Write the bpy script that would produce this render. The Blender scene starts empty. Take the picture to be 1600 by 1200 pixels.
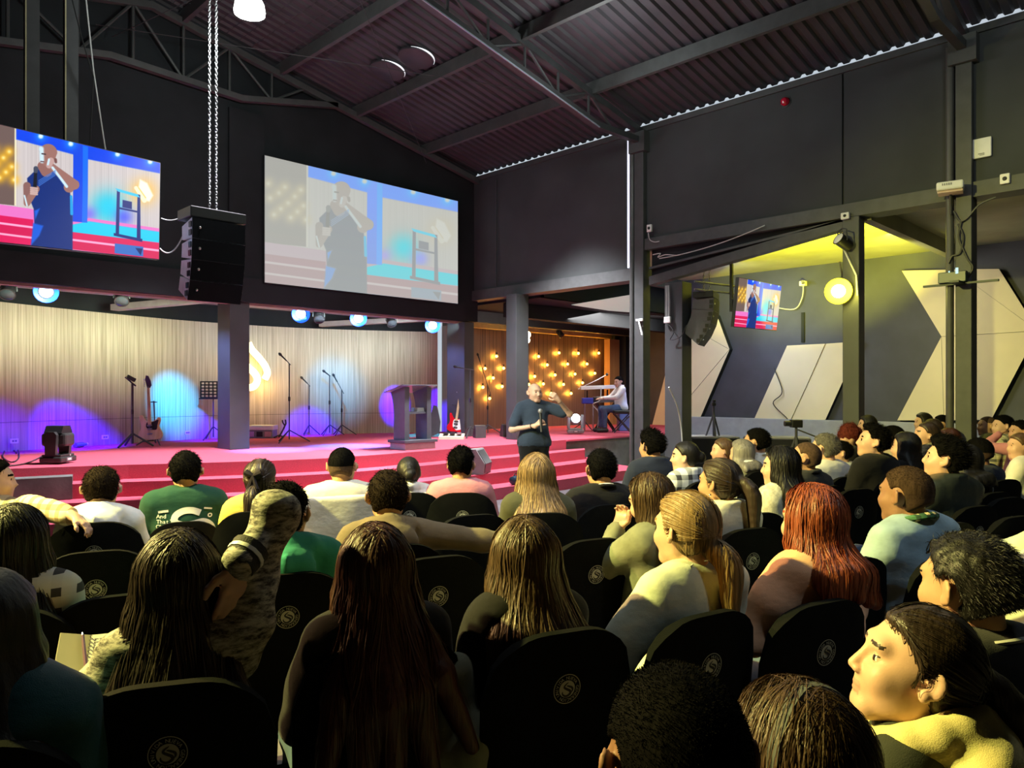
import bpy, bmesh, math, random
import numpy as np
from mathutils import Vector, Matrix, Euler
random.seed(7); np.random.seed(7)
S = bpy.context.scene
COL = S.collection
R2 = math.sqrt(0.5); FPX = 1170.0; CX = 800.0; HY = 613.0; CAMZ = 1.6

# ------------------------------------------------------------------ camera, world, exposure
cam_d = bpy.data.cameras.new('camera'); cam = bpy.data.objects.new('camera', cam_d); COL.objects.link(cam)
cam.location = (0, 0, CAMZ); cam.rotation_euler = (math.pi/2, 0, -math.pi/4)
cam_d.sensor_width = 36.0; cam_d.lens = 36.0*FPX/1600.0; cam_d.shift_y = (HY-600.0)/1600.0
cam_d.clip_start = 0.05; cam_d.clip_end = 200
S.camera = cam
S.view_settings.view_transform = 'Standard'; S.view_settings.look = 'None'
S.view_settings.gamma = 1.0; S.view_settings.use_curve_mapping = False
S.view_settings.exposure = 0.0
S.cycles.max_bounces = 6; S.cycles.diffuse_bounces = 3; S.cycles.glossy_bounces = 2
S.cycles.transmission_bounces = 4; S.cycles.transparent_max_bounces = 6
S.cycles.sample_clamp_indirect = 4.0; S.cycles.caustics_reflective = False; S.cycles.caustics_refractive = False
S.cycles.use_denoising = True
W = bpy.data.worlds.new('world'); S.world = W; W.use_nodes = True
bg = W.node_tree.nodes['Background']; bg.inputs[0].default_value = (0.75, 0.85, 0.95, 1); bg.inputs[1].default_value = 0.7
W.cycles.sampling_method = 'NONE'

# ------------------------------------------------------------------ pixel helpers (photo pixels -> room coordinates)
def ray(px, py):
    a = (px-CX)/FPX; b = (HY-py)/FPX
    return Vector((R2+R2*a, R2-R2*a, b))
CAMP = Vector((0, 0, CAMZ))
def at(px, py, Y): return CAMP+ray(px, py)*Y
def on_z(px, py, z): r = ray(px, py); return CAMP+r*((z-CAMZ)/r.z)
def on_x(px, py, x): r = ray(px, py); return CAMP+r*(x/r.x)
def on_y(px, py, y): r = ray(px, py); return CAMP+r*(y/r.y)

# ------------------------------------------------------------------ lights
def aim(o, target):
    d = Vector(target)-o.location
    o.rotation_euler = d.to_track_quat('-Z', 'Y').to_euler()
def spot(name, loc, target, e, col, ang=40, blend=0.5, rad=0.06):
    l = bpy.data.lights.new(name, 'SPOT'); l.energy = e; l.color = col; l.spot_size = math.radians(ang); l.spot_blend = blend
    l.shadow_soft_size = rad
    o = bpy.data.objects.new(name, l); COL.objects.link(o); o.location = loc; aim(o, target); return o
def point(name, loc, e, col, rad=0.08):
    l = bpy.data.lights.new(name, 'POINT'); l.energy = e; l.color = col; l.shadow_soft_size = rad
    o = bpy.data.objects.new(name, l); COL.objects.link(o); o.location = loc; return o
def area(name, loc, target, e, col, sx, sy, spread=None):
    l = bpy.data.lights.new(name, 'AREA'); l.shape = 'RECTANGLE'; l.size = sx; l.size_y = sy; l.energy = e; l.color = col
    if spread: l.spread = math.radians(spread)
    o = bpy.data.objects.new(name, l); COL.objects.link(o); o.location = loc; aim(o, target); return o

# key: the yellow wash from the left of the hall onto the audience
spot('key_wash', (-1.9, 5.4, 5.1), (4.4, 2.0, 1.0), 5600, (1.0, 0.92, 0.24), 76, 0.8, 0.10)
spot('key_warm', (-1.5, 6.2, 4.0), (3.4, 0.6, 1.0), 1800, (1.0, 0.60, 0.25), 62, 0.5, 0.12)
spot('row_light', (1.2, 2.6, 5.7), (3.4, 4.6, 0.9), 900, (0.97, 0.99, 1.0), 62, 0.7, 0.15)
spot('row_light_right', (2.6, -1.2, 5.8), (4.2, 1.3, 0.9), 240, (0.78, 0.93, 1.0), 56, 0.7, 0.15)
# cool light of the stage front and the steps
spot('step_wash_left', (4.9, 8.9, 6.2), (3.5, 9.2, 0.5), 4300, (0.95, 0.93, 1.0), 70, 0.5, 0.2)
spot('side_fill', (1.0, 7.2, 3.3), (3.45, 8.95, 3.25), 20, (0.85, 0.95, 1.0), 15, 0.5, 0.05)  # added unseen spot, brightens the side of the hanging speakers
spot('post_blue', (3.6, 12.6, 2.9), (5.16, 11.62, 1.7), 420, (0.22, 0.35, 1.0), 50, 0.8, 0.05)  # added unseen spot, turns the left column's side face blue
spot('post_blue', (8.6, 12.9, 2.9), (10.04, 11.7, 1.7), 220, (0.22, 0.30, 1.0), 50, 0.8, 0.05)  # added likewise for the column at the stage corner
spot('step_wash_right', (8.6, 8.4, 5.8), (9.0, 8.5, 0.3), 3500, (0.96, 0.95, 1.0), 82, 0.6, 0.2)
spot('stage_wash', (6.0, 4.2, 5.7), (6.4, 10.0, 0.4), 260, (0.95, 0.97, 1.0), 60, 0.6, 0.15)
spot('speaker_spot', (1.2, 6.2, 4.4), (6.2, 5.8, 1.3), 1500, (0.97, 1.0, 1.0), 26, 0.5, 0.05)
# wood wall wash from the back of the facade beam
area('wall_wash_left', (3.6, 11.75, 2.96), (3.2, 14.0, 2.5), 31, (0.84, 1.0, 0.70), 4.2, 0.15, 62)
area('wall_wash_right', (8.0, 11.75, 2.96), (8.2, 14.2, 2.5), 33, (0.80, 1.0, 1.0), 4.4, 0.15, 62)
# added point lights without fixtures: dim general fill
for k, (lx, ly, e) in enumerate([(3.0, 2.0, 60), (7.5, 1.0, 60), (7.6, 6.0, 60)]):
    point('house_fill', (lx, ly, 5.7), e, (0.92, 1.0, 0.97), 0.25)

# ------------------------------------------------------------------ materials
def lin(c): return tuple((x/255/12.92) if x/255 <= 0.04045 else ((x/255+0.055)/1.055)**2.4 for x in c)
def nodes(m):
    m.use_nodes = True; nt = m.node_tree
    return nt, nt.nodes, nt.links, nt.nodes['Principled BSDF']
def coords(nt, scale=(1, 1, 1), kind='Object'):
    tc = nt.nodes.new('ShaderNodeTexCoord'); mp = nt.nodes.new('ShaderNodeMapping')
    mp.inputs['Scale'].default_value = scale; nt.links.new(tc.outputs[kind], mp.inputs[0]); return mp.outputs[0]
def noise(nt, vec, scale, detail=3, rough=0.55):
    n = nt.nodes.new('ShaderNodeTexNoise'); n.inputs['Scale'].default_value = scale
    n.inputs['Detail'].default_value = detail; n.inputs['Roughness'].default_value = rough
    nt.links.new(vec, n.inputs['Vector']); return n.outputs[0]
def ramp(nt, fac, stops):
    r = nt.nodes.new('ShaderNodeValToRGB'); cr = r.color_ramp
    while len(cr.elements) < len(stops): cr.elements.new(0.5)
    for e, (p, c) in zip(cr.elements, stops): e.position = p; e.color = (*c, 1)
    nt.links.new(fac, r.inputs[0]); return r.outputs[0]
def bump(nt, b, h, strength=0.3, dist=0.01):
    n = nt.nodes.new('ShaderNodeBump'); n.inputs['Strength'].default_value = strength; n.inputs['Distance'].default_value = dist
    nt.links.new(h, n.inputs['Height']); nt.links.new(n.outputs[0], b.inputs['Normal'])
MC = {}
def mat(name, col, rough=0.6, metal=0.0, var=0.12, nscale=6.0, bmp=0.15, bscale=60.0, spec=0.5, stretch=(1, 1, 1), sheen=0.0):
    """plain procedural material: colour with a little noise, fine bump"""
    if name in MC: return MC[name]
    m = bpy.data.materials.new(name); nt, N, L, b = nodes(m)
    v = coords(nt, stretch)
    f = noise(nt, v, nscale)
    lo = tuple(max(0, c*(1-var)) for c in col); hi = tuple(min(1, c*(1+var)) for c in col)
    L.new(ramp(nt, f, [(0.3, lo), (0.7, hi)]), b.inputs['Base Color'])
    b.inputs['Roughness'].default_value = rough; b.inputs['Metallic'].default_value = metal
    b.inputs['Specular IOR Level'].default_value = spec
    if sheen: b.inputs['Sheen Weight'].default_value = sheen
    if bmp: bump(nt, b, noise(nt, v, bscale, 2), bmp, 0.004)
    MC[name] = m; return m
def emat(name, col, strength):
    if name in MC: return MC[name]
    m = bpy.data.materials.new(name); nt, N, L, b = nodes(m)
    b.inputs['Base Color'].default_value = (*[min(1, c) for c in col], 1)
    b.inputs['Emission Color'].default_value = (*col, 1); b.inputs['Emission Strength'].default_value = strength
    MC[name] = m; return m
def wood_mat(name, lo, hi, sc=34):
    m = bpy.data.materials.new(name); nt, N, L, b = nodes(m)
    v = coords(nt, (sc, sc, 0.7)); f = noise(nt, v, 1.0, 4, 0.6)
    L.new(ramp(nt, f, [(0.25, lo), (0.5, tuple((a+c)/2 for a, c in zip(lo, hi))), (0.75, hi)]), b.inputs['Base Color'])
    b.inputs['Roughness'].default_value = 0.55; bump(nt, b, f, 0.08, 0.003); return m
M_black = mat('dark_wall_paint', (0.016, 0.019, 0.022), 0.8, var=0.25, nscale=1.3, bmp=0.2, bscale=25, spec=0.25)
M_wall = mat('side_wall_paint', (0.044, 0.049, 0.050), 0.8, var=0.2, nscale=1.1, bmp=0.25, bscale=18)
M_steel = mat('black_steel', (0.045, 0.047, 0.05), 0.5, var=0.15, bmp=0.08)
M_beam = mat('grey_beam', (0.062, 0.066, 0.066), 0.55, var=0.15, bmp=0.1)
M_column = mat('column_paint', (0.055, 0.06, 0.065), 0.5, var=0.12, nscale=2, bmp=0.1)
M_roof = mat('roof_sheet', (0.040, 0.037, 0.045), 0.6, var=0.2, nscale=2, bmp=0.05)
M_floor = mat('floor_concrete', (0.16, 0.15, 0.16), 0.35, var=0.25, nscale=2.2, bmp=0.1, bscale=12)
M_carpet = mat('red_carpet', (0.58, 0.10, 0.15), 0.95, var=0.25, nscale=160, bmp=0.6, bscale=260, spec=0.1)
M_conc = mat('grey_concrete', (0.14, 0.14, 0.135), 0.85, var=0.25, nscale=4, bmp=0.3, bscale=30)
M_oak = wood_mat('oak_laminate', (0.30, 0.235, 0.155), (0.72, 0.62, 0.47), 44)
M_pine = wood_mat('orange_timber', (0.42, 0.20, 0.06), (0.62, 0.34, 0.12), 25)
M_darkwood = wood_mat('brown_laminate', (0.12, 0.075, 0.055), (0.25, 0.165, 0.12))
M_cream = mat('cream_panel', (0.72, 0.64, 0.42), 0.6, var=0.06, nscale=1.2, bmp=0.05)
M_navy = mat('slate_wall_paint', (0.045, 0.05, 0.066), 0.55, var=0.25, nscale=1.4, bmp=0.1, bscale=10)
M_plinth = mat('pale_plinth', (0.32, 0.34, 0.38), 0.7, var=0.15, nscale=3)
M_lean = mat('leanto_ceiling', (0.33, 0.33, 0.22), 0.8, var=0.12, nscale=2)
M_plastic = mat('black_plastic', (0.012, 0.012, 0.013), 0.42, var=0.1, bmp=0.05)
M_rubber = mat('black_rubber', (0.010, 0.010, 0.010), 0.8, bmp=0)
M_metal = mat('bright_steel', (0.62, 0.63, 0.64), 0.3, 1.0, bmp=0)
M_white = mat('white_plastic', (0.82, 0.82, 0.80), 0.4, var=0.04, bmp=0)
M_grey = mat('grey_plastic', (0.22, 0.22, 0.23), 0.45, bmp=0.05)
M_cable_w = mat('pale_cable', (0.55, 0.56, 0.55), 0.5, bmp=0)
M_cable_k = mat('black_cable', (0.015, 0.015, 0.016), 0.5, bmp=0)

# ------------------------------------------------------------------ mesh builder
class MB:
    def __init__(s): s.v = []; s.f = []; s.m = []
    def add(s, vs, fs, mi=0):
        o = len(s.v); s.v += [tuple(p) for p in vs]; s.f += [tuple(i+o for i in f) for f in fs]; s.m += [mi]*len(fs); return s
    def box(s, lo, hi, mi=0, bev=0.0, rot=None, about=None):
        lo = Vector(lo); hi = Vector(hi); c = (lo+hi)/2; h = (hi-lo)/2
        if bev > 0:
            b = min(bev, h.x*0.49, h.y*0.49, h.z*0.49); vs = []; idx = {}
            bm = bmesh.new(); bmesh.ops.create_cube(bm, size=1.0)
            for v in bm.verts: v.co = Vector((v.co.x*2*h.x, v.co.y*2*h.y, v.co.z*2*h.z))
            bmesh.ops.bevel(bm, geom=list(bm.edges), offset=b, segments=2, profile=0.5, affect='EDGES')
            bm.verts.ensure_lookup_table(); vs = [v.co.copy() for v in bm.verts]; fs = [[v.index for v in f.verts] for f in bm.faces]; bm.free()
        else:
            vs = [Vector((sx*h.x, sy*h.y, sz*h.z)) for sx in (-1, 1) for sy in (-1, 1) for sz in (-1, 1)]
            fs = [(0, 1, 3, 2), (4, 6, 7, 5), (0, 4, 5, 1), (2, 3, 7, 6), (0, 2, 6, 4), (1, 5, 7, 3)]
        if rot is not None:
            ab = Vector(about) if about is not None else c
            vs = [rot @ (v+c-ab)+ab for v in vs]
        else: vs = [v+c for v in vs]
        return s.add(vs, fs, mi)
    def tube(s, pts, r, n=8, mi=0, caps=True):
        pts = [Vector(p) for p in pts]; rs = r if isinstance(r, (list, tuple)) else [r]*len(pts)
        vs = []; fs = []; up = None
        for i, p in enumerate(pts):
            d = (pts[min(i+1, len(pts)-1)]-pts[max(i-1, 0)]); d = d.normalized() if d.length > 1e-9 else Vector((0, 0, 1))
            if up is None: up = d.orthogonal().normalized()
            up = (up-d*up.dot(d)); up = up.normalized() if up.length > 1e-6 else d.orthogonal().normalized()
            sd = d.cross(up)
            for k in range(n):
                a = 2*math.pi*k/n; vs.append(p+(up*math.cos(a)+sd*math.sin(a))*rs[i])
        for i in range(len(pts)-1):
            for k in range(n):
                fs.append((i*n+k, i*n+(k+1) % n, (i+1)*n+(k+1) % n, (i+1)*n+k))
        if caps: fs.append(tuple(range(n-1, -1, -1))); fs.append(tuple((len(pts)-1)*n+k for k in range(n)))
        return s.add(vs, fs, mi)
    def cyl(s, a, b, r0, r1=None, n=16, mi=0): return s.tube([a, b], [r0, r0 if r1 is None else r1], n, mi)
    def lathe(s, prof, n=20, c=(0, 0, 0), M=None, mi=0, caps=True):
        c = Vector(c); vs = []; fs = []
        for r, z in prof:
            for k in range(n):
                a = 2*math.pi*k/n; p = Vector((r*math.cos(a), r*math.sin(a), z)); vs.append((M @ p if M else p)+c)
        for i in range(len(prof)-1):
            for k in range(n): fs.append((i*n+k, i*n+(k+1) % n, (i+1)*n+(k+1) % n, (i+1)*n+k))
        if caps: fs.append(tuple(range(n-1, -1, -1))); fs.append(tuple((len(prof)-1)*n+k for k in range(n)))
        return s.add(vs, fs, mi)
    def ball(s, c, r, n=12, mi=0, sc=(1, 1, 1)):
        prof = [(max(1e-4, r*math.sin(math.pi*i/(n//2+2))), -r*math.cos(math.pi*i/(n//2+2))) for i in range(n//2+3)]
        M = Matrix.Diagonal(sc); return s.lathe(prof, n, c, M, mi)
    def prism(s, poly, O, U, V, Nn, d0, d1, mi=0, mside=None):
        """polygon (a,b) in the plane O+aU+bV, extruded along Nn from d0 to d1"""
        O, U, V, Nn = Vector(O), Vector(U), Vector(V), Vector(Nn); n = len(poly)
        vs = [O+U*a+V*b+Nn*d0 for a, b in poly]+[O+U*a+V*b+Nn*d1 for a, b in poly]
        s.add(vs, [tuple(range(n-1, -1, -1)), tuple(range(n, 2*n))], mi)
        o = len(s.v)-2*n
        for i in range(n): s.f.append((o+i, o+(i+1) % n, o+n+(i+1) % n, o+n+i)); s.m.append(mi if mside is None else mside)
        return s
    def build(s, name, mats, parent=None, smooth=False, loc=None):
        me = bpy.data.meshes.new(name); me.from_pydata(s.v, [], s.f)
        mats = mats if isinstance(mats, (list, tuple)) else [mats]
        for m in mats: me.materials.append(m)
        if len(mats) > 1: me.polygons.foreach_set('material_index', s.m)
        bm = bmesh.new(); bm.from_mesh(me); bmesh.ops.recalc_face_normals(bm, faces=bm.faces); bm.to_mesh(me); bm.free()
        if smooth: smooth_by_angle(me)
        o = bpy.data.objects.new(name, me); COL.objects.link(o)
        if parent: o.parent = parent
        if loc is not None: o.location = loc
        return o
def smooth_by_angle(me, ang=40):
    me.polygons.foreach_set('use_smooth', [True]*len(me.polygons))
    bm = bmesh.new(); bm.from_mesh(me); lim = math.radians(ang)
    for e in bm.edges:
        if len(e.link_faces) == 2: e.smooth = e.calc_face_angle(0) < lim
        else: e.smooth = False
    bm.to_mesh(me); bm.free()
def tag(o, label=None, cat=None, group=None, kind=None):
    if label: o['label'] = label
    if cat: o['category'] = cat
    if group: o['group'] = group
    if kind: o['kind'] = kind
    return o
def thing(name, label, cat, loc=(0, 0, 0), rz=0.0, group=None):
    o = bpy.data.objects.new(name, None); COL.objects.link(o); o.empty_display_size = 0.1
    o.location = loc; o.rotation_euler = (0, 0, rz); return tag(o, label, cat, group)
def struct(o): o['kind'] = 'structure'; return o
def copy_tree(o, parent=None):
    c = o.copy(); COL.objects.link(c)
    if parent: c.parent = parent
    for ch in list(o.children): copy_tree(ch, c)
    return c
def catenary(a, b, sag, n=10):
    a, b = Vector(a), Vector(b)
    return [a.lerp(b, i/n)-Vector((0, 0, sag*4*(i/n)*(1-i/n))) for i in range(n+1)]
# ================================================================== SETTING
VF, UW, ZS, U2 = 11.4, 10.3, 0.70, 14.75
UL, VB = -2.4, -4.0                       # left wall, back wall
def roof_z(u): return 6.08+0.2*(UW-u) if u > 3.95 else 6.08+0.2*(u+2.4)
struct(MB().box((UL-0.3, VB-0.3, -0.2), (18, 14.5, 0)).build('floor', M_floor))

# facade (wall_front): gable above the stage opening
fz0 = 3.05
ap = roof_z(3.95)-0.05
struct(MB().prism([(UL, fz0), (UW+0.1, fz0), (UW+0.1, roof_z(UW)-0.05), (3.95, ap), (UL, roof_z(UL)-0.05)], (0, VF, 0), (1, 0, 0), (0, 0, 1), (0, 1, 0), 0, 0.2).build('wall_front', M_black))
struct(MB().box((UL, VF-0.07, fz0-0.02), (10.0, VF-0.002, 3.42)).build('trim_1', M_black))
struct(MB().box((5.13, VF-0.05, 3.42), (5.72, VF-0.002, 6.05)).build('trim_2', M_black))
# timber edge under the facade beam
struct(MB().box((UL, VF+0.02, fz0-0.06), (9.9, VF+0.14, fz0-0.021)).build('trim_3', mat('dusty_pink_edge', (0.35, 0.27, 0.23), 0.7)))
# side wall, upper parts with the bay between posts
zl, zr = 3.47, 3.94
def eave(v): return 5.98
w = MB(); w.box((UW, 7.57, zl+0.2), (UW+0.2, VF+0.3, 5.98)); struct(w.build('wall_right', M_wall))
w = MB(); w.box((UW, 4.0, zr+0.18), (UW+0.2, 7.16, 5.98)); w.box((UW, VB, zr+0.18), (UW+0.2, 3.975, 5.98)); w.box((UW+0.03, 3.975, zr+0.18), (UW+0.2, 4.0, 5.98)); struct(w.build('wall_right', M_wall))
struct(MB().box((UW-0.06, 7.16, zl), (UW+0.26, VF+0.2, zl+0.2)).build('trim_4', M_beam))
struct(MB().box((UW-0.06, VB, zr), (UW+0.26, 7.16, zr+0.18)).build('trim_5', M_beam))
struct(MB().box((UW-0.04, VB, 5.90), (UW+0.1, VF, 5.99)).build('trim_6', M_beam))
struct(MB().box((UL-0.2, VB, 0), (UL, 14.5, roof_z(UL))).build('wall_left', M_black))
b = MB().prism([(UL, 0), (18, 0), (18, 4), (UW, 4), (UW, 6.1), (3.95, ap), (UL, roof_z(UL))], (0, VB, 0), (1, 0, 0), (0, 0, 1), (0, 1, 0), -0.2, 0)
struct(b.build('wall_back', M_black))
# daylight slit beside the tall post
slit = MB(); slit.box((UW+0.02, 7.445, 3.70), (UW+0.06, 7.565, 5.9)); struct(slit.build('window_1', emat('daylight_slit', (0.80, 0.82, 1.0), 1.1)))

# roof sheets (corrugated, light leaks in at the eave)
def corrugated(u0, u1, name):
    prof = [(0.0, 0), (0.05, 0), (0.075, 0.035), (0.12, 0.035), (0.145, 0), (0.17, 0)]
    vs = []; fs = []; vlist = []
    v = VB-0.2
    while v < VF+0.05:
        for a, h in prof[:-1]: vlist.append((v+a, h))
        v += 0.17
    for uu in (u0, u1):
        for vv, h in vlist: vs.append((uu, vv, roof_z(uu)+h))
    n = len(vlist)
    for i in range(n-1): fs.append((i, i+1, n+i+1, n+i))
    o = MB().add(vs, fs).build(name, M_roof); struct(o)
    sm = o.modifiers.new('thick', 'SOLIDIFY'); sm.thickness = 0.004
    return o
corrugated(3.95, UW+0.09, 'ceiling'); corrugated(UL-0.1, 3.95, 'ceiling')
# closing board outside the eave (keeps the daylight gap narrow)
# purlins
pur = tag(thing('roof_frame', 'black steel roof trusses with grey purlins under the corrugated roof', 'roof frame'))
for u in (8.96, 7.41, 5.95, 4.4, 2.8, 1.2, -0.6):
    zt = roof_z(u)-0.012
    MB().box((u-0.035, VB, zt-0.19), (u+0.035, VF-0.02, zt)).build('purlin', M_beam, pur)
def chord(pts, w, h, v, name, m, par):
    b = MB()
    for (u0, z0), (u1, z1) in zip(pts[:-1], pts[1:]):
        b.add([(u0, v-w, z0), (u1, v-w, z1), (u1, v+w, z1), (u0, v+w, z0), (u0, v-w, z0+h), (u1, v-w, z1+h), (u1, v+w, z1+h), (u0, v+w, z0+h)],
              [(0, 1, 2, 3), (4, 5, 6, 7), (0, 1, 5, 4), (1, 2, 6, 5), (2, 3, 7, 6), (3, 0, 4, 7)])
    return b.build(name, m, par)
def truss(v, facade=False):
    t = lambda u: roof_z(u)-0.24
    chord([(UL, t(UL)), (3.95, t(3.95)), (UW, t(UW))], 0.05, 0.1, v, 'top_chord', M_beam if facade else M_steel, pur)
    if facade:
        low = [(UL, 5.2), (3.4, 6.22), (5.3, 6.15), (7.0, t(7.0))]
        lz = lambda u: np.interp(u, [a for a, c in low], [c for a, c in low])
        us = [-1.6, -0.6, 0.4, 1.3, 2.2, 3.0, 3.7, 4.4, 5.1, 5.8, 6.4]
    else:
        lz = lambda u: t(u)-0.10-0.3*min(1, max(0.1, (UW-u)/1.2)) if u > 3.95 else t(u)-0.40
        low = [(UL, lz(UL)), (3.95, lz(3.95)), (9.1, lz(9.1)), (UW, lz(UW))]
        us = [-1.8, -0.6, 0.6, 1.8, 3.0, 3.95, 4.7, 5.4, 6.1, 6.8, 7.5, 8.2, 8.9, 9.5]
    chord(low, 0.05, 0.09, v, 'bottom_chord', M_steel if not facade else M_beam, pur)
    for i in range(len(us)-1):
        a, c = us[i], us[i+1]
        for p, q in (((a, lz(a)+0.05), (a, t(a)+0.05)), ((a, lz(a)+0.05), (c, t(c)+0.05)) if i % 2 else ((a, t(a)+0.05), (c, lz(c)+0.05))):
            MB().tube([(p[0], v, p[1]), (q[0], v, q[1])], 0.022, 6).build('web_bar', M_steel if not facade else M_beam, pur)
truss(VF-0.12, True); truss(7.25); truss(2.53); truss(-2.2)
# bright lower edge of the middle truss, put in as a pale metallic strip
MB().box((3.95, 7.19, 0), (3.96, 7.2, 0.01)).v
tz = lambda u: roof_z(u)-0.24-0.41
b = MB(); b.add([(3.95, 7.185, tz(3.95)), (9.1, 7.185, tz(9.1)), (9.1, 7.2, tz(9.1)), (3.95, 7.2, tz(3.95)), (3.95, 7.185, tz(3.95)+.02), (9.1, 7.185, tz(9.1)+.02), (9.1, 7.2, tz(9.1)+.02), (3.95, 7.2, tz(3.95)+.02)],
              [(0, 1, 2, 3), (4, 5, 6, 7), (0, 1, 5, 4), (1, 2, 6, 5), (2, 3, 7, 6), (3, 0, 4, 7)])
b.build('edge_strip', mat('bright_edge_metal', (0.55, 0.66, 0.75), 0.25, 0.6, bmp=0), pur)
# bracing wires and netting
for p, q in (((3.2, 11.2, 6.6), (8.96, 7.3, 6.1)), ((4.4, 7.3, 6.85), (8.9, 11.2, 5.95)), ((3.4, 11.2, 6.5), (4.6, 7.3, 6.8))):
    MB().tube([p, q], 0.006, 5).build('brace_wire', M_steel, pur)
net = MB()
for i in range(22):
    v = 4.2+i*0.32; net.tube([(4.0, v, roof_z(4.0)-0.06), (5.9, v, roof_z(5.9)-0.06)], 0.004, 3, caps=False)
for i in range(10):
    u = 4.0+i*0.2; net.tube([(u, 4.0, roof_z(u)-0.06), (u, 11.2, roof_z(u)-0.06)], 0.004, 3, caps=False)
tag(net.build('wire_netting', M_steel, pur), kind='stuff')

# columns of the facade and the side wall
def post(u0, v0, u1, v1, z0, z1, n, m=M_column):
    return struct(MB().box((u0, v0, z0), (u1, v1, z1), bev=0.008).build('trim_%d' % n, m))
post(5.16, VF, 5.484, VF+0.45, ZS, fz0-0.022, 10)
post(10.04, VF, UW-0.002, VF+0.55, ZS, fz0-0.022, 11)
post(10.06, 9.95, UW+0.1, 10.22, ZS, zl-0.001, 12)
post(UW-0.09, 7.165, UW-0.06+0.17, 7.345, 0, 5.88, 13, M_beam)
post(UW-0.06, 6.447, UW+0.22, 6.77, 0, 3.35, 14)
post(UW-0.06, 3.754, UW+0.14, 3.97, 0, zr, 15)
post(UW-0.1, 2.44, UW+0.14, 2.615, 0, 5.9, 16, M_beam)
# corbels at the post heads
for v0, v1 in ((7.10, 7.41), (2.38, 2.68)):
    c = MB().prism([(v0, 5.55), (v1, 5.55), (v1, 5.88), (v0, 5.88)], (UW-0.16, 0, 0), (0, 1, 0), (0, 0, 1), (1, 0, 0), 0, 0.2)
    struct(c.build('trim_17', M_beam))
# rain pipes beside the posts
for v, n in ((7.40, 18), (2.68, 19)):
    struct(MB().cyl((UW-0.07, v, 0.02), (UW-0.07, v, 5.8), 0.045).build('trim_%d' % n, mat('pipe_paint', (0.07, 0.07, 0.068), 0.4)))
struct(MB().cyl((UW-0.05, 10.7, 3.7), (UW-0.05, 10.7, 5.8), 0.012).build('trim_20', M_steel))

# raking lean-to edge beams between the posts on the right
for (za, zb, h, n) in ((3.36, 3.80, 0.14, 21), (3.62, 3.90, 0.035, 22)):
    c = MB().prism([(7.1, za), (3.97, zb), (3.97, zb+h), (7.1, za+h)], (UW-0.02, 0, 0), (0, 1, 0), (0, 0, 1), (1, 0, 0), 0, 0.16)
    struct(c.build('trim_%d' % n, M_beam))
c = MB().prism([(7.1, 3.5), (3.97, 3.9), (3.97, zr-0.001), (7.1, zr-0.001)], (UW+0.06, 0, 0), (0, 1, 0), (0, 0, 1), (1, 0, 0), 0, 0.05)
struct(c.build('trim_23', M_black))

# lean-to bay: ceiling, cross beams, back wall with plinth
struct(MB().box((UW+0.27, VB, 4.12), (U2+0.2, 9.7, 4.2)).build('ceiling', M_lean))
for v, n in ((3.754, 24), (-0.9, 25), (9.3, 27)):
    struct(MB().box((UW+0.15, v-0.08, 3.90), (U2, v+0.05, 4.119)).build('trim_%d' % n, M_lean if n == 24 else M_beam))
struct(MB().box((U2, VB, 0), (U2+0.2, 9.7, 4.12)).build('wall_right', M_navy))
struct(MB().box((U2-0.22, VB, 0), (U2-0.001, 9.6, 1.06), bev=0.01).build('baseboard_right', M_plinth))
struct(MB().box((U2-0.55, 5.2, 0), (U2-0.221, 9.4, 0.62), bev=0.01).build('baseboard_right', M_plinth))
struct(MB().box((U2-0.12, VB, 3.78), (U2-0.001, 2.4, 3.9)).build('trim_28', M_beam))
# stage bay behind the posts
struct(MB().box((U2+0.2, 9.5, 0), (17.8, 9.7, 3.5)).build('wall_return', M_navy))
struct(MB().box((17.6, 9.7, 0), (17.8, 13.6, 3.5)).build('wall_stage_right', M_navy))
struct(MB().box((UW+0.27, 9.701, 3.42), (18.0, 9.8, 4.25)).build('wall_return', M_black))
struct(MB().box((11.2, 13.3, ZS), (17.6, 13.5, 3.5)).build('wall_stage_bulbs', M_darkwood))
struct(MB().box((UW+0.27, 9.7, 3.42), (17.8, 14.5, 3.5)).build('ceiling', M_black))
struct(MB().box((UL, VF+0.2, 3.3), (UW+0.27, 15.2, 3.4)).build('ceiling', mat('stage_ceiling', (0.12, 0.13, 0.14), 0.6)))
# pine post and yellow timber beam of the bulb wall
struct(MB().box((11.15, 13.1, 3.13), (17.2, 13.25, 3.24)).build('trim_29', mat('yellow_timber', (0.75, 0.60, 0.22), 0.6)))
p = on_y(956, 600, 12.9)
struct(MB().box((p.x-0.22, 12.8, ZS), (p.x+0.22, 13.0, 3.08)).build('trim_30', M_pine))
struct(MB().box((p.x+0.25, 12.6, ZS), (p.x+1.0, 13.29, 3.4)).build('trim_31', M_black))
# deep beams and the roof light panel over the bay
struct(MB().box((10.6, 10.6, 3.12), (17.5, 10.85, 3.41)).build('trim_32', M_black))
struct(MB().box((10.6, 12.3, 3.16), (17.5, 12.5, 3.41)).build('trim_33', M_steel))
q = [on_z(px, py, 3.40) for px, py in ((893, 477), (990, 461), (992, 489), (952, 486))]
g = MB().add([Vector((a.x, a.y, 3.405)) for a in q]+[Vector((a.x, a.y, 3.415)) for a in q], [(0, 1, 2, 3), (4, 5, 6, 7), (0, 1, 5, 4), (1, 2, 6, 5), (2, 3, 7, 6), (3, 0, 4, 7)])
struct(g.build('window_2', emat('roof_light', (0.50, 0.62, 0.55), 0.45)))

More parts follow.
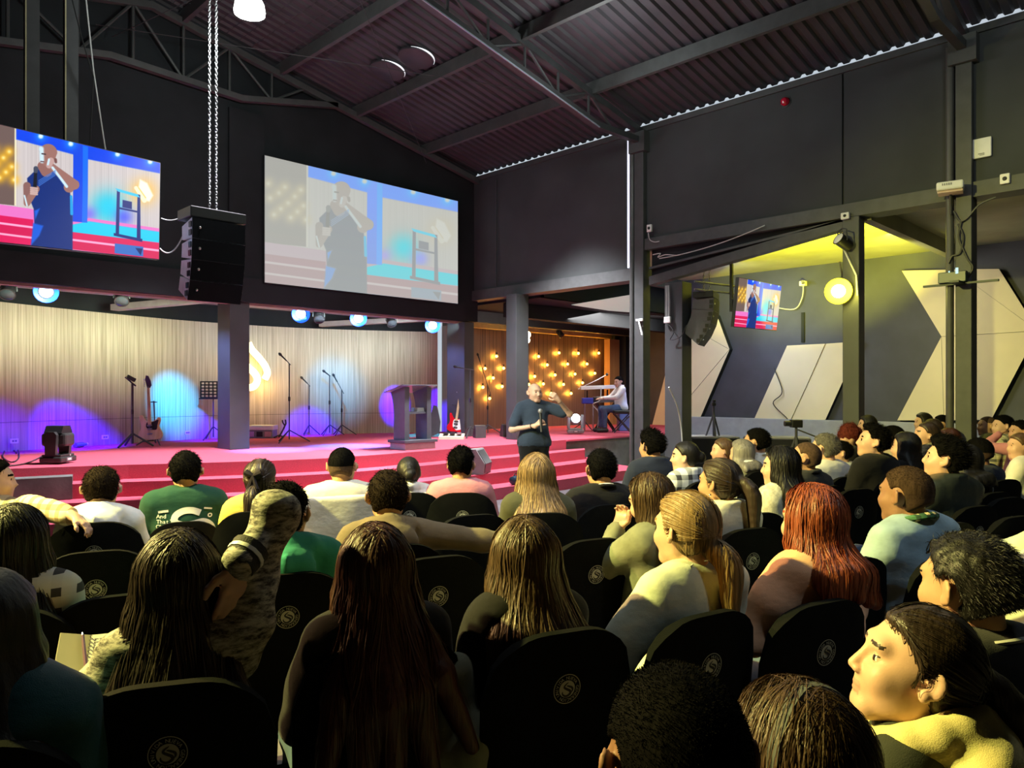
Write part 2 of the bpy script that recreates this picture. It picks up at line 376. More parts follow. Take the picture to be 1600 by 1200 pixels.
# curved oak wall behind the stage, in panels with a joint line
arc = [(-2.2, 10.9), (-0.8, 11.75), (0.9, 12.75), (2.5, 13.38), (3.7, 13.85), (4.95, 14.25), (6.1, 14.45), (7.8, 14.40), (9.4, 13.85), (10.9, 13.05)]
def resample(pts, step):
    pts = [Vector((*p, 0)) for p in pts]
    # smooth (Catmull-Rom) then equal steps
    fine = []
    for i in range(len(pts)-1):
        p0, p1, p2, p3 = pts[max(i-1, 0)], pts[i], pts[i+1], pts[min(i+2, len(pts)-1)]
        for k in range(12):
            t = k/12; fine.append(0.5*((2*p1)+(p2-p0)*t+(2*p0-5*p1+4*p2-p3)*t*t+(3*p1-p0-3*p2+p3)*t**3))
    fine.append(pts[-1]); out = [fine[0]]; acc = 0
    for a, c in zip(fine[:-1], fine[1:]):
        L = (c-a).length
        while acc+L >= step:
            f = (step-acc)/L; a = a.lerp(c, f); out.append(a); L = (c-a).length; acc = 0
        acc += L
    return out
rp = resample(arc, 0.2035)
wall_oak = MB()
for a, c in zip(rp[:-1], rp[1:]):
    n = Vector((c.y-a.y, -(c.x-a.x), 0)).normalized()
    if n.y > 0: n = -n
    wall_oak.add([a-n*0.03, c-n*0.03, c-n*0.12, a-n*0.12, a-n*0.03+Vector((0, 0, 3.3)), c-n*0.03+Vector((0, 0, 3.3)), c-n*0.12+Vector((0, 0, 3.3)), a-n*0.12+Vector((0, 0, 3.3))],
                 [(0, 1, 5, 4), (1, 2, 6, 5), (2, 3, 7, 6), (3, 0, 4, 7), (4, 5, 6, 7)])
oak = struct(wall_oak.build('wall_stage_back', M_black))
def arc_n(i):
    a = rp[max(i-1, 0)]; c = rp[min(i+1, len(rp)-1)]; n = Vector((c.y-a.y, -(c.x-a.x), 0)).normalized(); return -n if n.y > 0 else n
k = 0
while k+1 < len(rp)-1:
    m_ = min(6, len(rp)-1-k)
    for z0, z1 in ((ZS+0.0, 1.14), (1.146, 2.96)):
        b = MB()
        idx = list(range(k, k+m_+1)); vs = []
        for j in idx:
            p = rp[j]; n = arc_n(j); t = Vector((-n.y, n.x, 0))
            sh = t*0.0
            if j == k: sh = (rp[k+1]-rp[k]).normalized()*0.002
            if j == k+m_: sh = (rp[j-1]-rp[j]).normalized()*0.002
            for d in (0.0, -0.028):
                for z in (z0, z1): q = p+sh+n*d; vs.append((q.x, q.y, z))
        fs = []
        for i in range(m_):
            o, e = i*4, i*4+4
            fs += [(o, e, e+1, o+1), (o+2, o+3, e+3, e+2), (o+1, e+1, e+3, o+3), (o, o+2, e+2, e)]
        fs += [(0, 1, 3, 2), (4*m_, 4*m_+2, 4*m_+3, 4*m_+1)]
        b.add(vs, fs); b.build('panel', M_oak, oak)
    k += 6
# pale end strip of the oak wall by the bulbs
struct(MB().box((11.02, 12.65, ZS), (11.2, 13.3, 3.12)).build('trim_34', M_oak))

# stage ceiling beams, visible in the opening
for (px0, px1, py, n) in ((0, 0, 0, 35),):
    struct(MB().box((UL, 12.3, 3.10), (UW, 12.5, 3.299)).build('trim_35', M_beam))
    struct(MB().box((UL, 13.0, 3.16), (UW, 13.12, 3.299)).build('trim_36', mat('pale_batten', (0.3, 0.31, 0.34), 0.6)))
# slanted ducts crossing the opening
for a, c, n in (((4.2, 13.7), (5.3, 11.75), 37), ((8.3, 14.0), (9.9, 11.9), 38)):
    a = Vector((*a, 2.98)); c = Vector((*c, 3.08)); d = (c-a).normalized(); sd = Vector((d.y, -d.x, 0))*0.09
    b = MB().add([a-sd, a+sd, c+sd, c-sd]+[p+Vector((0, 0, 0.1)) for p in (a-sd, a+sd, c+sd, c-sd)], [(0, 1, 2, 3), (4, 5, 6, 7), (0, 1, 5, 4), (1, 2, 6, 5), (2, 3, 7, 6), (3, 0, 4, 7)])
    struct(b.build('trim_%d' % n, mat('pale_duct', (0.36, 0.33, 0.31), 0.6)))

# ================================================================== STAGE
front = [(-2.35, 11.0), (0.6, 10.8), (1.7, 10.55), (2.62, 10.2), (3.21, 9.95), (3.98, 9.55), (4.76, 9.2), (5.4, 9.02), (6.28, 9.0), (7.06, 9.05), (7.91, 9.12), (9.19, 9.15), (10.75, 9.3)]
def offset(pl, d):
    out = []
    for i, p in enumerate(pl):
        a = Vector(pl[max(i-1, 0)]); c = Vector(pl[min(i+1, len(pl)-1)]); t = (c-a).normalized(); n = Vector((t.y, -t.x))
        if n.y > 0: n = -n
        out.append((p[0]+n.x*d, p[1]+n.y*d))
    return out
stage = thing('stage', 'red carpeted curved stage with three steps down to the audience', 'stage')
MB().prism(front+[(10.75, 14.6), (-2.35, 14.6)], (0, 0, 0), (1, 0, 0), (0, 1, 0), (0, 0, 1), 0.0, ZS).build('platform', M_carpet, stage)
for k in (1, 2, 3):
    o = offset(front, 0.36*k)
    o = [(max(-2.35, x), y) for x, y in o if x > -2.6]; o[-1] = (10.75+0.42*k, o[-1][1])
    o = o[:-1]+[(o[-1][0]-0.3, o[-1][1]), (o[-1][0], 9.2)]
    in_ = offset(front, 0.36*(k-1)-0.02)
    in_[-1] = (10.75+0.0*k, 9.26)
    poly = o+[(10.74, 9.24)]+in_[::-1][1:]
    MB().prism(poly, (0, 0, 0), (1, 0, 0), (0, 1, 0), (0, 0, 1), 0.0, ZS-0.175*k).build('step', M_carpet, stage)
b = MB(); b.box((10.752, 9.32, 0), (17.59, 13.29, ZS-0.03), 1); b.box((10.752, 9.28, ZS-0.03), (17.59, 13.29, ZS), 0)
b.build('side_platform', [M_carpet, M_conc], stage)
# bare concrete patch where the carpet is cut back on the left
a0 = on_z(40, 745, 0.60); a1 = on_z(103, 737, 0.62)
b = MB().add([(0.6, 10.40, 0.36), (2.55, 9.80, 0.36), (2.62, 10.05, 0.36), (0.6, 10.7, 0.36), (0.6, 10.40, 0.60), (2.55, 9.80, 0.62), (2.62, 10.05, 0.62), (0.6, 10.7, 0.6)], [(0, 1, 2, 3), (4, 5, 6, 7), (0, 1, 5, 4), (1, 2, 6, 5), (2, 3, 7, 6), (3, 0, 4, 7)])
b.build('bare_kerb', M_conc, stage)

# ================================================================== WALL ART on the right
NX = Vector((-1, 0, 0))
def wall_art(label, pts, facets, depth=0.14):
    P = [on_x(px, py, U2-depth) for px, py in pts]
    t = thing('wall_panel', label, 'wall panel', (U2, sum(p.y for p in P)/len(P), min(p.z for p in P)), 0, 'cream geometric panels on the slate wall')
    for f, dd in facets:
        poly = [(P[i].y, P[i].z) for i in f]
        c = (sum(a for a, _ in poly)/len(poly), sum(b_ for _, b_ in poly)/len(poly))
        poly = [(c[0]+(a-c[0])*0.996, c[1]+(b_-c[1])*0.996) for a, b_ in poly]
        o = MB().prism(poly, (U2, 0, 0), (0, 1, 0), (0, 0, 1), (-1, 0, 0), 0.001, depth+dd, 0, 1).build('facet', [M_cream, M_black], t)  # side faces dark: shade on the panel edges put into the colour
        o.location = -t.location
    return t
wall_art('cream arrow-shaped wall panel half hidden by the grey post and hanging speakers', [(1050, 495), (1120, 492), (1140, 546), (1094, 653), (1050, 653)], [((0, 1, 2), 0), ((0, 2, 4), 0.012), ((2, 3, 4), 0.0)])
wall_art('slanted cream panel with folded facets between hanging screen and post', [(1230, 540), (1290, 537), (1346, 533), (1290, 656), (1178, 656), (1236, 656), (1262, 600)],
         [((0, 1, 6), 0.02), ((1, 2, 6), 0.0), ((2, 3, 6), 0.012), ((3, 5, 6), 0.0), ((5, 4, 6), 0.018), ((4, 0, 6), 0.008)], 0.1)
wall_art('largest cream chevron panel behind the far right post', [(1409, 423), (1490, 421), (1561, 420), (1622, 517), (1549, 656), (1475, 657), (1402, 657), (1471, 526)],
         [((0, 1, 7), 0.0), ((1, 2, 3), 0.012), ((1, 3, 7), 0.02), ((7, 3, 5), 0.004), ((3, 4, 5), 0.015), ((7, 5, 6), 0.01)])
t = thing('wall_panel', 'narrow slanted pale panel glimpsed between the two grey posts', 'wall panel', (17.6, 12.0, 1.0), 0, 'cream geometric panels on the slate wall')
P = [on_x(px, py, 17.5) for px, py in ((1046, 560), (1046, 668), (1018, 668))]
o = MB().prism([(p.y, p.z) for p in P], (17.6, 0, 0), (0, 1, 0), (0, 0, 1), (-1, 0, 0), 0.001, 0.1).build('facet', M_cream, t); o.location = -t.location
# ================================================================== SCREENS (the live feed is drawn here, pixel by pixel, and shown on the displays)
def homog(dst):
    """3x3 taking the unit square (0,0)(1,0)(1,1)(0,1) to dst"""
    A = []; B = []
    for (s, t), (x, y) in zip(((0, 0), (1, 0), (1, 1), (0, 1)), dst):
        A += [[s, t, 1, 0, 0, 0, -s*x, -t*x], [0, 0, 0, s, t, 1, -s*y, -t*y]]; B += [x, y]
    h = np.linalg.solve(np.array(A, float), np.array(B, float)); return np.append(h, 1).reshape(3, 3)
def feed(washed):
    w, h = 768, 400
    s, t = np.meshgrid((np.arange(w)+.5)/w, (np.arange(h)+.5)/h)
    H = homog(((58, 32), (1520, 355), (1527, 1140), (62, 995)))
    d = H[2, 0]*s+H[2, 1]*t+H[2, 2]; X = (H[0, 0]*s+H[0, 1]*t+H[0, 2])/d; Y = (H[1, 0]*s+H[1, 1]*t+H[1, 2])/d
    img = np.zeros((h, w, 3)); img[:] = (205, 196, 196)
    rs = np.random.RandomState(3)
    img += (rs.rand(1, w, 1)-0.5)*26
    def put(mask, col): 
        m = np.clip(mask, 0, 1)[..., None]; img[:] = img*(1-m)+np.array(col, float)*m
    def poly(pts, soft=4):
        n = len(pts); best = np.full(X.shape, 1e9); ins = np.zeros(X.shape, bool)
        for i in range(n):
            (x0, y0), (x1, y1) = pts[i], pts[(i+1) % n]
            ex, ey = x1-x0, y1-y0; q = np.clip(((X-x0)*ex+(Y-y0)*ey)/(ex*ex+ey*ey+1e-9), 0, 1)
            best = np.minimum(best, np.hypot(X-x0-q*ex, Y-y0-q*ey))
            c = ((y0 > Y) != (y1 > Y)) & (X < (x1-x0)*(Y-y0)/(y1-y0+1e-9)+x0); ins ^= c
        return np.clip(0.5+np.where(ins, best, -best)/soft, 0, 1)
    def seg(a, b, ra, rb, soft=5):
        ex, ey = b[0]-a[0], b[1]-a[1]; q = np.clip(((X-a[0])*ex+(Y-a[1])*ey)/(ex*ex+ey*ey+1e-9), 0, 1)
        return np.clip(0.5+(ra+(rb-ra)*q-np.hypot(X-a[0]-q*ex, Y-a[1]-q*ey))/soft, 0, 1)
    def glow(c, r, p=2.0): return np.exp(-(np.hypot(X-c[0], Y-c[1])/r)**p)
    put(poly([(0, 0), (372, 60), (372, 720), (0, 690)]), (112, 92, 88))
    for b in ((85, 245), (210, 270), (330, 290), (165, 315), (285, 340), (100, 355), (235, 390), (350, 410), (180, 435), (305, 455), (130, 480), (255, 500), (370, 515)):
        put(glow(b, 44)*0.85, (255, 190, 40)); put(glow(b, 14), (255, 240, 160))
    put(poly([(372, 60), (384, 60), (384, 720), (372, 720)]), (240, 230, 190))
    put(poly([(384, 40), (1540, 300), (1540, 442), (945, 336), (830, 300), (384, 190)], 10), (12, 70, 235))
    put(glow((1110, 720), 130)*0.95, (0, 205, 238)); put(glow((1240, 800), 70)*0.7, (60, 60, 250)); put(glow((960, 780), 60)*0.6, (110, 70, 250))
    put(poly([(0, 680), (500, 745), (840, 845), (960, 812), (1540, 890), (1540, 1200), (0, 1200)]), (235, 120, 200))
    put(poly([(812, 872), (960, 838), (1540, 918), (1540, 1005), (812, 930)], 8), (20, 205, 238))
    for y0, y1, c in ((0, 55, (222, 28, 92)), (55, 72, (255, 170, 210)), (72, 140, (214, 30, 88)), (140, 156, (250, 170, 205)), (156, 260, (225, 34, 96))):
        put(poly([(812, 925+y0), (1540, 1008+y0), (1540, 1008+y1), (812, 925+y1)]), c)
        put(poly([(0, 770+y0), (520, 832+y0), (520, 832+y1), (0, 770+y1)]), c)
    put(poly([(830, 215), (946, 235), (946, 850), (830, 842)]), (18, 72, 228)); put(poly([(905, 225), (946, 235), (946, 850), (905, 848)]), (20, 110, 250))
    put(glow((1395, 590), 105)*0.9, (255, 190, 60)); put(poly([(1360, 490), (1420, 520), (1470, 620), (1440, 670), (1395, 660), (1350, 560)], 14), (255, 250, 225))
    put(seg((1330, 560), (1400, 660), 14, 20), (255, 244, 200)); put(seg((1352, 560), (1410, 640), 4, 4), (250, 200, 90))
    nv = (24, 40, 120)
    for p in ([(1178, 583), (1202, 588), (1202, 940), (1175, 936)], [(1343, 612), (1366, 616), (1376, 975), (1345, 968)], [(1200, 735), (1345, 762), (1345, 748), (1200, 720)], [(1160, 930), (1390, 976), (1390, 1000), (1160, 952)], [(1225, 660), (1300, 675), (1300, 735), (1225, 720)]): put(poly(p), nv)
    put(poly([(1165, 566), (1345, 612), (1365, 640), (1185, 592)]), (60, 200, 245))
    put(poly([(1170, 1015), (1400, 1040), (1400, 1120), (1170, 1095)]), (58, 112, 195)); put(poly([(1335, 1050), (1395, 1055), (1380, 1110)]), (25, 45, 110))
    sk = (158, 112, 104); lt = (205, 232, 245)
    put(poly([(470, 500), (545, 425), (600, 410), (690, 405), (765, 545), (805, 600), (830, 800), (835, 1120), (500, 1120), (528, 860), (522, 745), (480, 640)], 8), (22, 48, 122))
    put(seg((590, 400), (620, 440), 40, 46), (150, 104, 98))
    put(seg((634, 290), (630, 350), 70, 52), sk); put(seg((580, 260), (586, 360), 18, 16, 14), lt); put(seg((690, 345), (694, 365), 12, 10), (120, 80, 78))
    put(seg((585, 300), (612, 304), 5, 5), (60, 44, 50)); put(seg((576, 362), (600, 364), 4, 4), (90, 50, 56))
    put(seg((800, 565), (850, 535), 44, 26), sk); put(seg((840, 545), (660, 400), 40, 26), sk); put(seg((780, 560), (668, 410), 11, 10, 8), lt)
    put(seg((655, 355), (640, 395), 26, 22), (196, 160, 156)); put(seg((640, 345), (632, 385), 8, 8), lt)
    put(seg((470, 560), (468, 690), 30, 24), (140, 100, 96)); put(seg((470, 700), (540, 585), 26, 28), sk); put(seg((450, 640), (470, 720), 6, 6), lt)
    put(seg((537, 425), (530, 590), 12, 15), (24, 26, 40)); put(seg((538, 420), (537, 440), 19, 17), (70, 76, 96))
    for k in range(4): put(seg((500, 575+k*16), (548, 580+k*16), 8, 8), (205, 172, 166))
    for k in range(4): put(seg((560, 560-k*14), (690, 470-k*12), 3, 3), (70, 120, 210))
    put(poly([(520, 860), (600, 880), (570, 960), (505, 1040)], 14), (30, 96, 220)); put(poly([(528, 760), (570, 740), (535, 830)], 12), (36, 100, 220))
    put(seg((815, 640), (822, 780), 10, 12), (30, 160, 230))
    for l in ((575, 160), (810, 215), (1180, 290), (1440, 345)): put(glow(l, 46)*0.8, (30, 150, 255)); put(glow(l, 20, 4), (225, 250, 255))
    img[:] = np.clip(img, 0, 255)
    if washed:
        # a beamer picture under stage light: contrast and colour both thinned out
        c = img/255.0
        lum = (c*np.array([.3, .6, .1])).sum(2, keepdims=True)
        base = 0.60+0.23*lum+0.03*t[..., None]; bl = np.clip((c[..., 2:3]-0.72)/0.2, 0, 1)*np.clip((c[..., 2:3]-c[..., 0:1])/0.4, 0, 1); chroma = (c-lum)*(0.13+0.5*bl)
        o = np.clip(base+chroma*(1.0-0.35*t[..., None]), 0, 1); o[..., 2] -= 0.015; o[..., 1] += 0.01
        img = np.clip(o, 0, 1)*255
    px = np.ones((h, w, 4), np.float32); px[..., :3] = img/255.0
    im = bpy.data.images.new('live_feed_washed' if washed else 'live_feed', w, h); im.pixels.foreach_set(px[::-1].ravel()); im.pack(); return im
def screen_mat(name, im, strength):
    m = bpy.data.materials.new(name); nt, N, L, b = nodes(m)
    tx = N.new('ShaderNodeTexImage'); tx.image = im; uv = N.new('ShaderNodeTexCoord'); L.new(uv.outputs['UV'], tx.inputs[0])
    b.inputs['Base Color'].default_value = (0.01, 0.01, 0.01, 1); b.inputs['Roughness'].default_value = 0.5; b.inputs['Specular IOR Level'].default_value = 0.08
    L.new(tx.outputs[0], b.inputs['Emission Color']); b.inputs['Emission Strength'].default_value = strength; return m
FEED = feed(False)
M_feed = screen_mat('screen_picture', FEED, 1.12); M_wash = screen_mat('projected_picture', feed(True), 0.93)
def display(name, label, cat, TL, TR, BR, BL, m, frame=0.02, thick=0.05, gap=0.002):
    TL, TR, BR, BL = map(Vector, (TL, TR, BR, BL)); t = thing(name, label, cat, (BL+BR)/2)
    L0 = Vector(t.location); n = (TR-TL).cross(BL-TL).normalized()
    if n.dot(CAMP-TL) < 0: n = -n
    u = (TR-TL).normalized(); v = (TL-BL).normalized()
    me = bpy.data.meshes.new('screen'); me.from_pydata([p-L0+n*gap for p in (BL, BR, TR, TL)], [], [(0, 1, 2, 3)])
    uv = me.uv_layers.new(); 
    for i, c in enumerate(((0, 0), (1, 0), (1, 1), (0, 1))): uv.data[i].uv = c
    me.materials.append(m); o = bpy.data.objects.new('screen', me); COL.objects.link(o); o.parent = t
    C = [TL-u*frame+v*frame, TR+u*frame+v*frame, BR+u*frame-v*frame, BL-u*frame-v*frame]
    b = MB().add([p-L0 for p in C]+[p-L0-n*thick for p in C], [(0, 1, 2, 3), (4, 5, 6, 7), (0, 1, 5, 4), (1, 2, 6, 5), (2, 3, 7, 6), (3, 0, 4, 7)])
    b.build('frame', M_plastic, t); return t, n, u, v
# beamer screen on the facade
c = [on_y(px, py, VF-0.075) for px, py in ((412, 247), (713, 312), (714, 472), (412, 445))]
x0 = (c[0].x+c[3].x)/2; x1 = (c[1].x+c[2].x)/2; z1 = (c[0].z+c[1].z)/2; z0 = (c[2].z+c[3].z)/2
display('projection_screen', 'wide pale projection screen on the black gable above the stage', 'screen', (x0, VF-0.11, z1), (x1, VF-0.11, z1), (x1, VF-0.11, z0), (x0, VF-0.11, z0), M_wash, 0.012, 0.03)
# left TV on two poles
TR, BR = at(250, 255, 9.0), at(248, 405, 9.0); Tl, Bl = at(0, 195, 7.38), at(0, 378, 7.38)
TL = TR+(Tl-TR)*1.13; BL = BR+(Bl-BR)*1.13
tv, n, u, v = display('television', 'large flat television hanging on two black poles at upper left', 'television', TL, TR, BR, BL, M_feed, 0.008, 0.06)
for px in (64, 125):
    f = (250-px)/250.0
    p = at(px, 220, 7.38*9.0/(7.38+(9.0-7.38)*(1-f)*1.0) if False else 1/((f/7.38)+((1-f)/9.0)))-n*0.16
    zt = roof_z(p.x)-0.2
    b = MB().box((p.x-0.06, p.y-0.06, p.z-0.9), (p.x+0.06, p.y+0.06, zt)); o = b.build('pole', M_steel, tv); o.location = -tv.location
    b = MB().box((p.x-0.07, p.y-0.062, p.z-0.9), (p.x-0.058, p.y-0.05, zt)); o = b.build('pole_edge', mat('pale_edge', (0.4, 0.36, 0.2), 0.6), tv, ); o.location = -tv.location  # narrow paler strip down one corner of the pole
    b = MB().add([], []); q = p+n*0.11
    b = MB().tube([p-Vector((0, 0, 0.5)), q-Vector((0, 0, 0.5))], 0.03, 6); o = b.build('bracket', M_steel, tv); o.location = -tv.location
for a, z in (((132, 0), (150, 115)), ((138, 0), (152, 120))):
    pass
cw = tag(MB().tube([at(134, -4, 8.3), at(146, 110, 8.3), at(152, 150, 8.35), at(165, 236, 8.45)], 0.009, 5).build('cable', M_cable_w), 'pale cable running down from the roof to the left television', 'cable')
cw = tag(MB().tube([at(112, -4, 8.0), at(128, 60, 8.1), at(146, 120, 8.2), at(140, 238, 8.3)], 0.007, 5).build('cable', M_cable_k), 'thin black cable hanging beside the left television pole', 'cable')
# right TV
tv2, n2, u2, v2 = display('television', 'small television hanging tilted in front of the slate wall on the right', 'television', at(1155, 434, 11.0), at(1221, 447, 12.1), at(1213, 516, 12.1), at(1147, 510, 11.0), M_feed, 0.008, 0.05)
c = (at(1155, 434, 11.0)+at(1213, 516, 12.1))/2-n2*0.05
b = MB().tube([c-n2*0.02, c-n2*0.4+Vector((0, 0, 0.1))], 0.03, 6).tube([c-n2*0.4+Vector((0, 0, -0.1)), c-n2*0.4+Vector((0, 0, 0.1)), Vector((c.x-n2.x*0.4, c.y-n2.y*0.4, 4.1))], 0.03, 6)
o = b.build('wall_arm', M_steel, tv2); o.location = -tv2.location

# ================================================================== HANGING SPEAKERS, CHAINS, LAMPS
def line_array(label, loc, rz, sc, m_front, m_side, tilts=(0, 5, 11, 18)):
    t = thing('line_array', label, 'loudspeaker', loc, rz)
    MB().box((-0.36*sc, -0.20*sc, -0.14*sc), (0.36*sc, 0.22*sc, -0.01*sc), bev=0.008).build('flying_frame', M_plastic, t)
    z = -0.16*sc; y = -0.21*sc
    for k, ti in enumerate(tilts):
        R = Matrix.Rotation(math.radians(ti), 4, 'X')
        h, w, d = 0.255*sc, 0.345*sc, 0.44*sc
        Mx = Matrix.Translation((0, y, z)) @ R
        P = [(-w, 0, 0), (w, 0, 0), (w, 0, -h), (-w, 0, -h), (-w*0.86, d, -h*0.16), (w*0.86, d, -h*0.16), (w*0.86, d, -h*0.84), (-w*0.86, d, -h*0.84)]
        g = 0.004
        b = MB().add([Mx @ Vector(p) for p in P], [(0, 1, 2, 3)], 0)
        b.add([Mx @ Vector(p) for p in P], [(4, 5, 6, 7), (0, 1, 5, 4), (2, 3, 7, 6), (0, 3, 7, 4), (1, 2, 6, 5)], 1)
        cab = b.build('cabinet', [m_front, m_side], t)
        b = MB()
        for sx in (-1, 1):
            for zz in (0.3, 0.7):
                c = Mx @ Vector((sx*(w+0.004), 0.05*sc, -h*zz)); b.box(c-Vector((0.006, 0.035*sc, 0.035*sc)), c+Vector((0.006, 0.035*sc, 0.035*sc)))
        b.build('rigging_plate', M_plastic, cab)
        c = Mx @ Vector((-w*0.72, -0.004, -h*0.45)); MB().ball(c, 0.018*sc, 8).build('badge', M_metal, cab)
        q = Mx @ Vector((0, 0, -h-g)); y, z = q.y, q.z
    return t
la = at(332, 331, 8.9)
t = line_array('black hanging line array speaker stack on steel chains beside the projection screen', la, math.radians(0), 0.92, mat('speaker_grille', (0.004, 0.005, 0.008), 0.7, bmp=0.4, bscale=300, spec=0.12), mat('lit_side_tint', (0.70, 0.76, 0.80), 0.5))  # cabinet sides pale: the light falling on them is put into the colour
def chain(p, q, r, name, par, off):
    p, q = Vector(p), Vector(q); L = (q-p).length; n = int(L/(r*2.6)); b = MB(); d = (q-p).normalized(); s1 = d.orthogonal().normalized(); s2 = d.cross(s1)
    for i in range(n):
        c = p+d*(L*(i+.5)/n); a = s1 if i % 2 else s2; ring = []
        for k in range(9):
            an = 2*math.pi*k/8; ring.append(c+d*math.cos(an)*r*1.75+a*math.sin(an)*r)
        b.tube(ring, r*0.33, 4, caps=False)
    o = b.build(name, mat('chain_steel', (0.30, 0.31, 0.32), 0.45, 0.8, bmp=0), par); o.location = off; return o
for dx in (-0.035, 0.045):
    chain(la+Vector((dx*0.7, -dx*0.7, 0)), (la.x+dx*0.7, la.y-dx*0.7, roof_z(la.x)-0.02), 0.013, 'chain', t, -la)
tag(MB().tube(catenary(at(250, 388, 8.9), at(286, 368, 8.9), 0.12), 0.008, 5).build('cable', M_cable_w), 'white cable looping from left television to the hanging speaker stack', 'cable')
tag(MB().tube(catenary(at(252, 341, 8.9), at(292, 333, 8.9), 0.05), 0.006, 5).build('cable', M_cable_w), 'thin pale cable entering the top of the hanging speaker stack', 'cable')
la2 = at(1104, 457, 11.95)
t2 = line_array('smaller grey line array speaker stack hanging by the post on the right', la2, math.radians(20), 0.76, mat('grey_grille', (0.03, 0.03, 0.03), 0.6, bmp=0.4, bscale=300), mat('speaker_side_grey', (0.11, 0.11, 0.105), 0.5), (2, 12, 24, 37))
for dx in (-0.1, 0.1): chain(la2+Vector((dx*0.5, dx*0.8, 0)), (la2.x+dx*0.5, la2.y+dx*0.8, 4.12), 0.012, 'chain', t2, Matrix.Rotation(math.radians(-20), 4, 'Z') @ -la2).rotation_euler = (0, 0, math.radians(-20))
# pendant lamp
pl = at(390, 22, 8.6); t = thing('pendant_lamp', 'bright white pendant lamp under the roof above the speaker chains', 'lamp', pl)
MB().lathe([(0.17, 0.0), (0.175, 0.03), (0.16, 0.12), (0.12, 0.19)], 24).build('globe', emat('lamp_glass', (0.95, 1.0, 0.97), 6.0), t, True)
MB().lathe([(0.12, 0.19), (0.10, 0.28), (0.05, 0.34)], 20).build('housing', M_plastic, t, True)
MB().cyl((0, 0, 0.34), (0, 0, roof_z(pl.x)-pl.z-0.05), 0.012).build('stem', M_steel, t)
point('pendant_light', pl-Vector((0, 0, 0.12)), 120, (0.93, 1.0, 0.96), 0.15)
# round roof vents
for px, py, lb in ((605, 106, 'dark round roof vent with bright crescent edge, left of the pair'), (650, 86, 'dark round roof vent with bright crescent edge, right of the pair')):
    r = ray(px, py); k = 5.0
    for _ in range(30):
        p = CAMP+r*k; k += (roof_z(p.x)-p.z)*0.6
    t = thing('roof_vent', lb, 'vent', p-Vector((0, 0, 0.03)), 0, 'round vents in the roof')
    t.rotation_euler = (0, math.atan(0.2), 0)
    MB().lathe([(0.24, -0.05), (0.27, -0.03), (0.27, 0.0), (0.2, 0.01)], 32).build('cover', M_roof, t, True)
    b = MB(); pts = [Vector((0.285*math.cos(a), 0.285*math.sin(a), -0.012)) for a in np.linspace(-2.5, -0.35, 18)]
    rr = [0.002+0.011*math.sin(math.pi*i/17)**2 for i in range(18)]
    b.tube(pts, rr, 5).build('light_gap', emat('daylight_gap', (0.9, 0.95, 1.0), 1.2), t)

# ================================================================== STAGE LIGHT FIXTURES
def spotcan(label, p, target, lens_mat, name='stage_spotlight', sc=1.0, group=None, halo=None):
    t = thing(name, label, 'stage light', p, 0, group); d = (Vector(target)-Vector(p)).normalized(); q = d.to_track_quat('Z', 'Y').to_matrix()
    MB().lathe([(0.06*sc, -0.16*sc), (0.085*sc, -0.12*sc), (0.09*sc, 0.06*sc), (0.10*sc, 0.08*sc)], 18, M=q).build('housing', M_plastic, t, True)
    if halo: MB().lathe([(0.06*sc, 0.06*sc), (0.15*sc, 0.10*sc), (0.155*sc, 0.095*sc)], 20, M=q, caps=False).build('halo_ring', halo, t, True)  # glowing ring stands in for the halo around the lens
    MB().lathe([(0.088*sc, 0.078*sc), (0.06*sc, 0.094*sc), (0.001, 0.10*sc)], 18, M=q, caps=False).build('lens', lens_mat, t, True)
    b = MB()
    for s in (-1, 1):
        a = q @ Vector((s*0.105*sc, 0, 0)); b.tube([a, Vector((a.x*0.9, a.y*0.9, 0.16*sc)), Vector((0, 0, 0.19*sc))], 0.010*sc, 5)
    b.build('yoke', M_steel, t); return t
M_bluel = emat('blue_lens', (0.35, 0.75, 1.0), 9.0); M_blueh = emat('blue_halo', (0.01, 0.10, 1.0), 2.2); M_darkl = mat('dark_lens', (0.02, 0.025, 0.03), 0.1)
VB2 = 11.95
BLUE, CYAN = (0.03, 0.0, 1.0), (0.0, 0.38, 1.0)
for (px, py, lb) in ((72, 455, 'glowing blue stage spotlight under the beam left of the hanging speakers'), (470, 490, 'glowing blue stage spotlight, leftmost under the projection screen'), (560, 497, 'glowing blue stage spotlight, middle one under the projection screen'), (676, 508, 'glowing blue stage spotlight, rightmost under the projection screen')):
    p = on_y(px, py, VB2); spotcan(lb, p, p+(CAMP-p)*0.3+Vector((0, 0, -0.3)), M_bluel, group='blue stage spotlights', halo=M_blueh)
for (px, py, lb) in ((12, 455, 'unlit black stage spotlight at the far left under the beam'), (190, 466, 'unlit stage spotlight hanging left of the hanging speaker stack'), (498, 495, 'unlit stage spotlight between the two left blue ones under the screen'), (611, 502, 'unlit stage spotlight between the two right blue ones under the screen')):
    p = on_y(px, py, VB2); spotcan(lb, p, p+Vector((-0.3, -1.0, -1.0)), M_darkl, group='unlit stage spotlights')
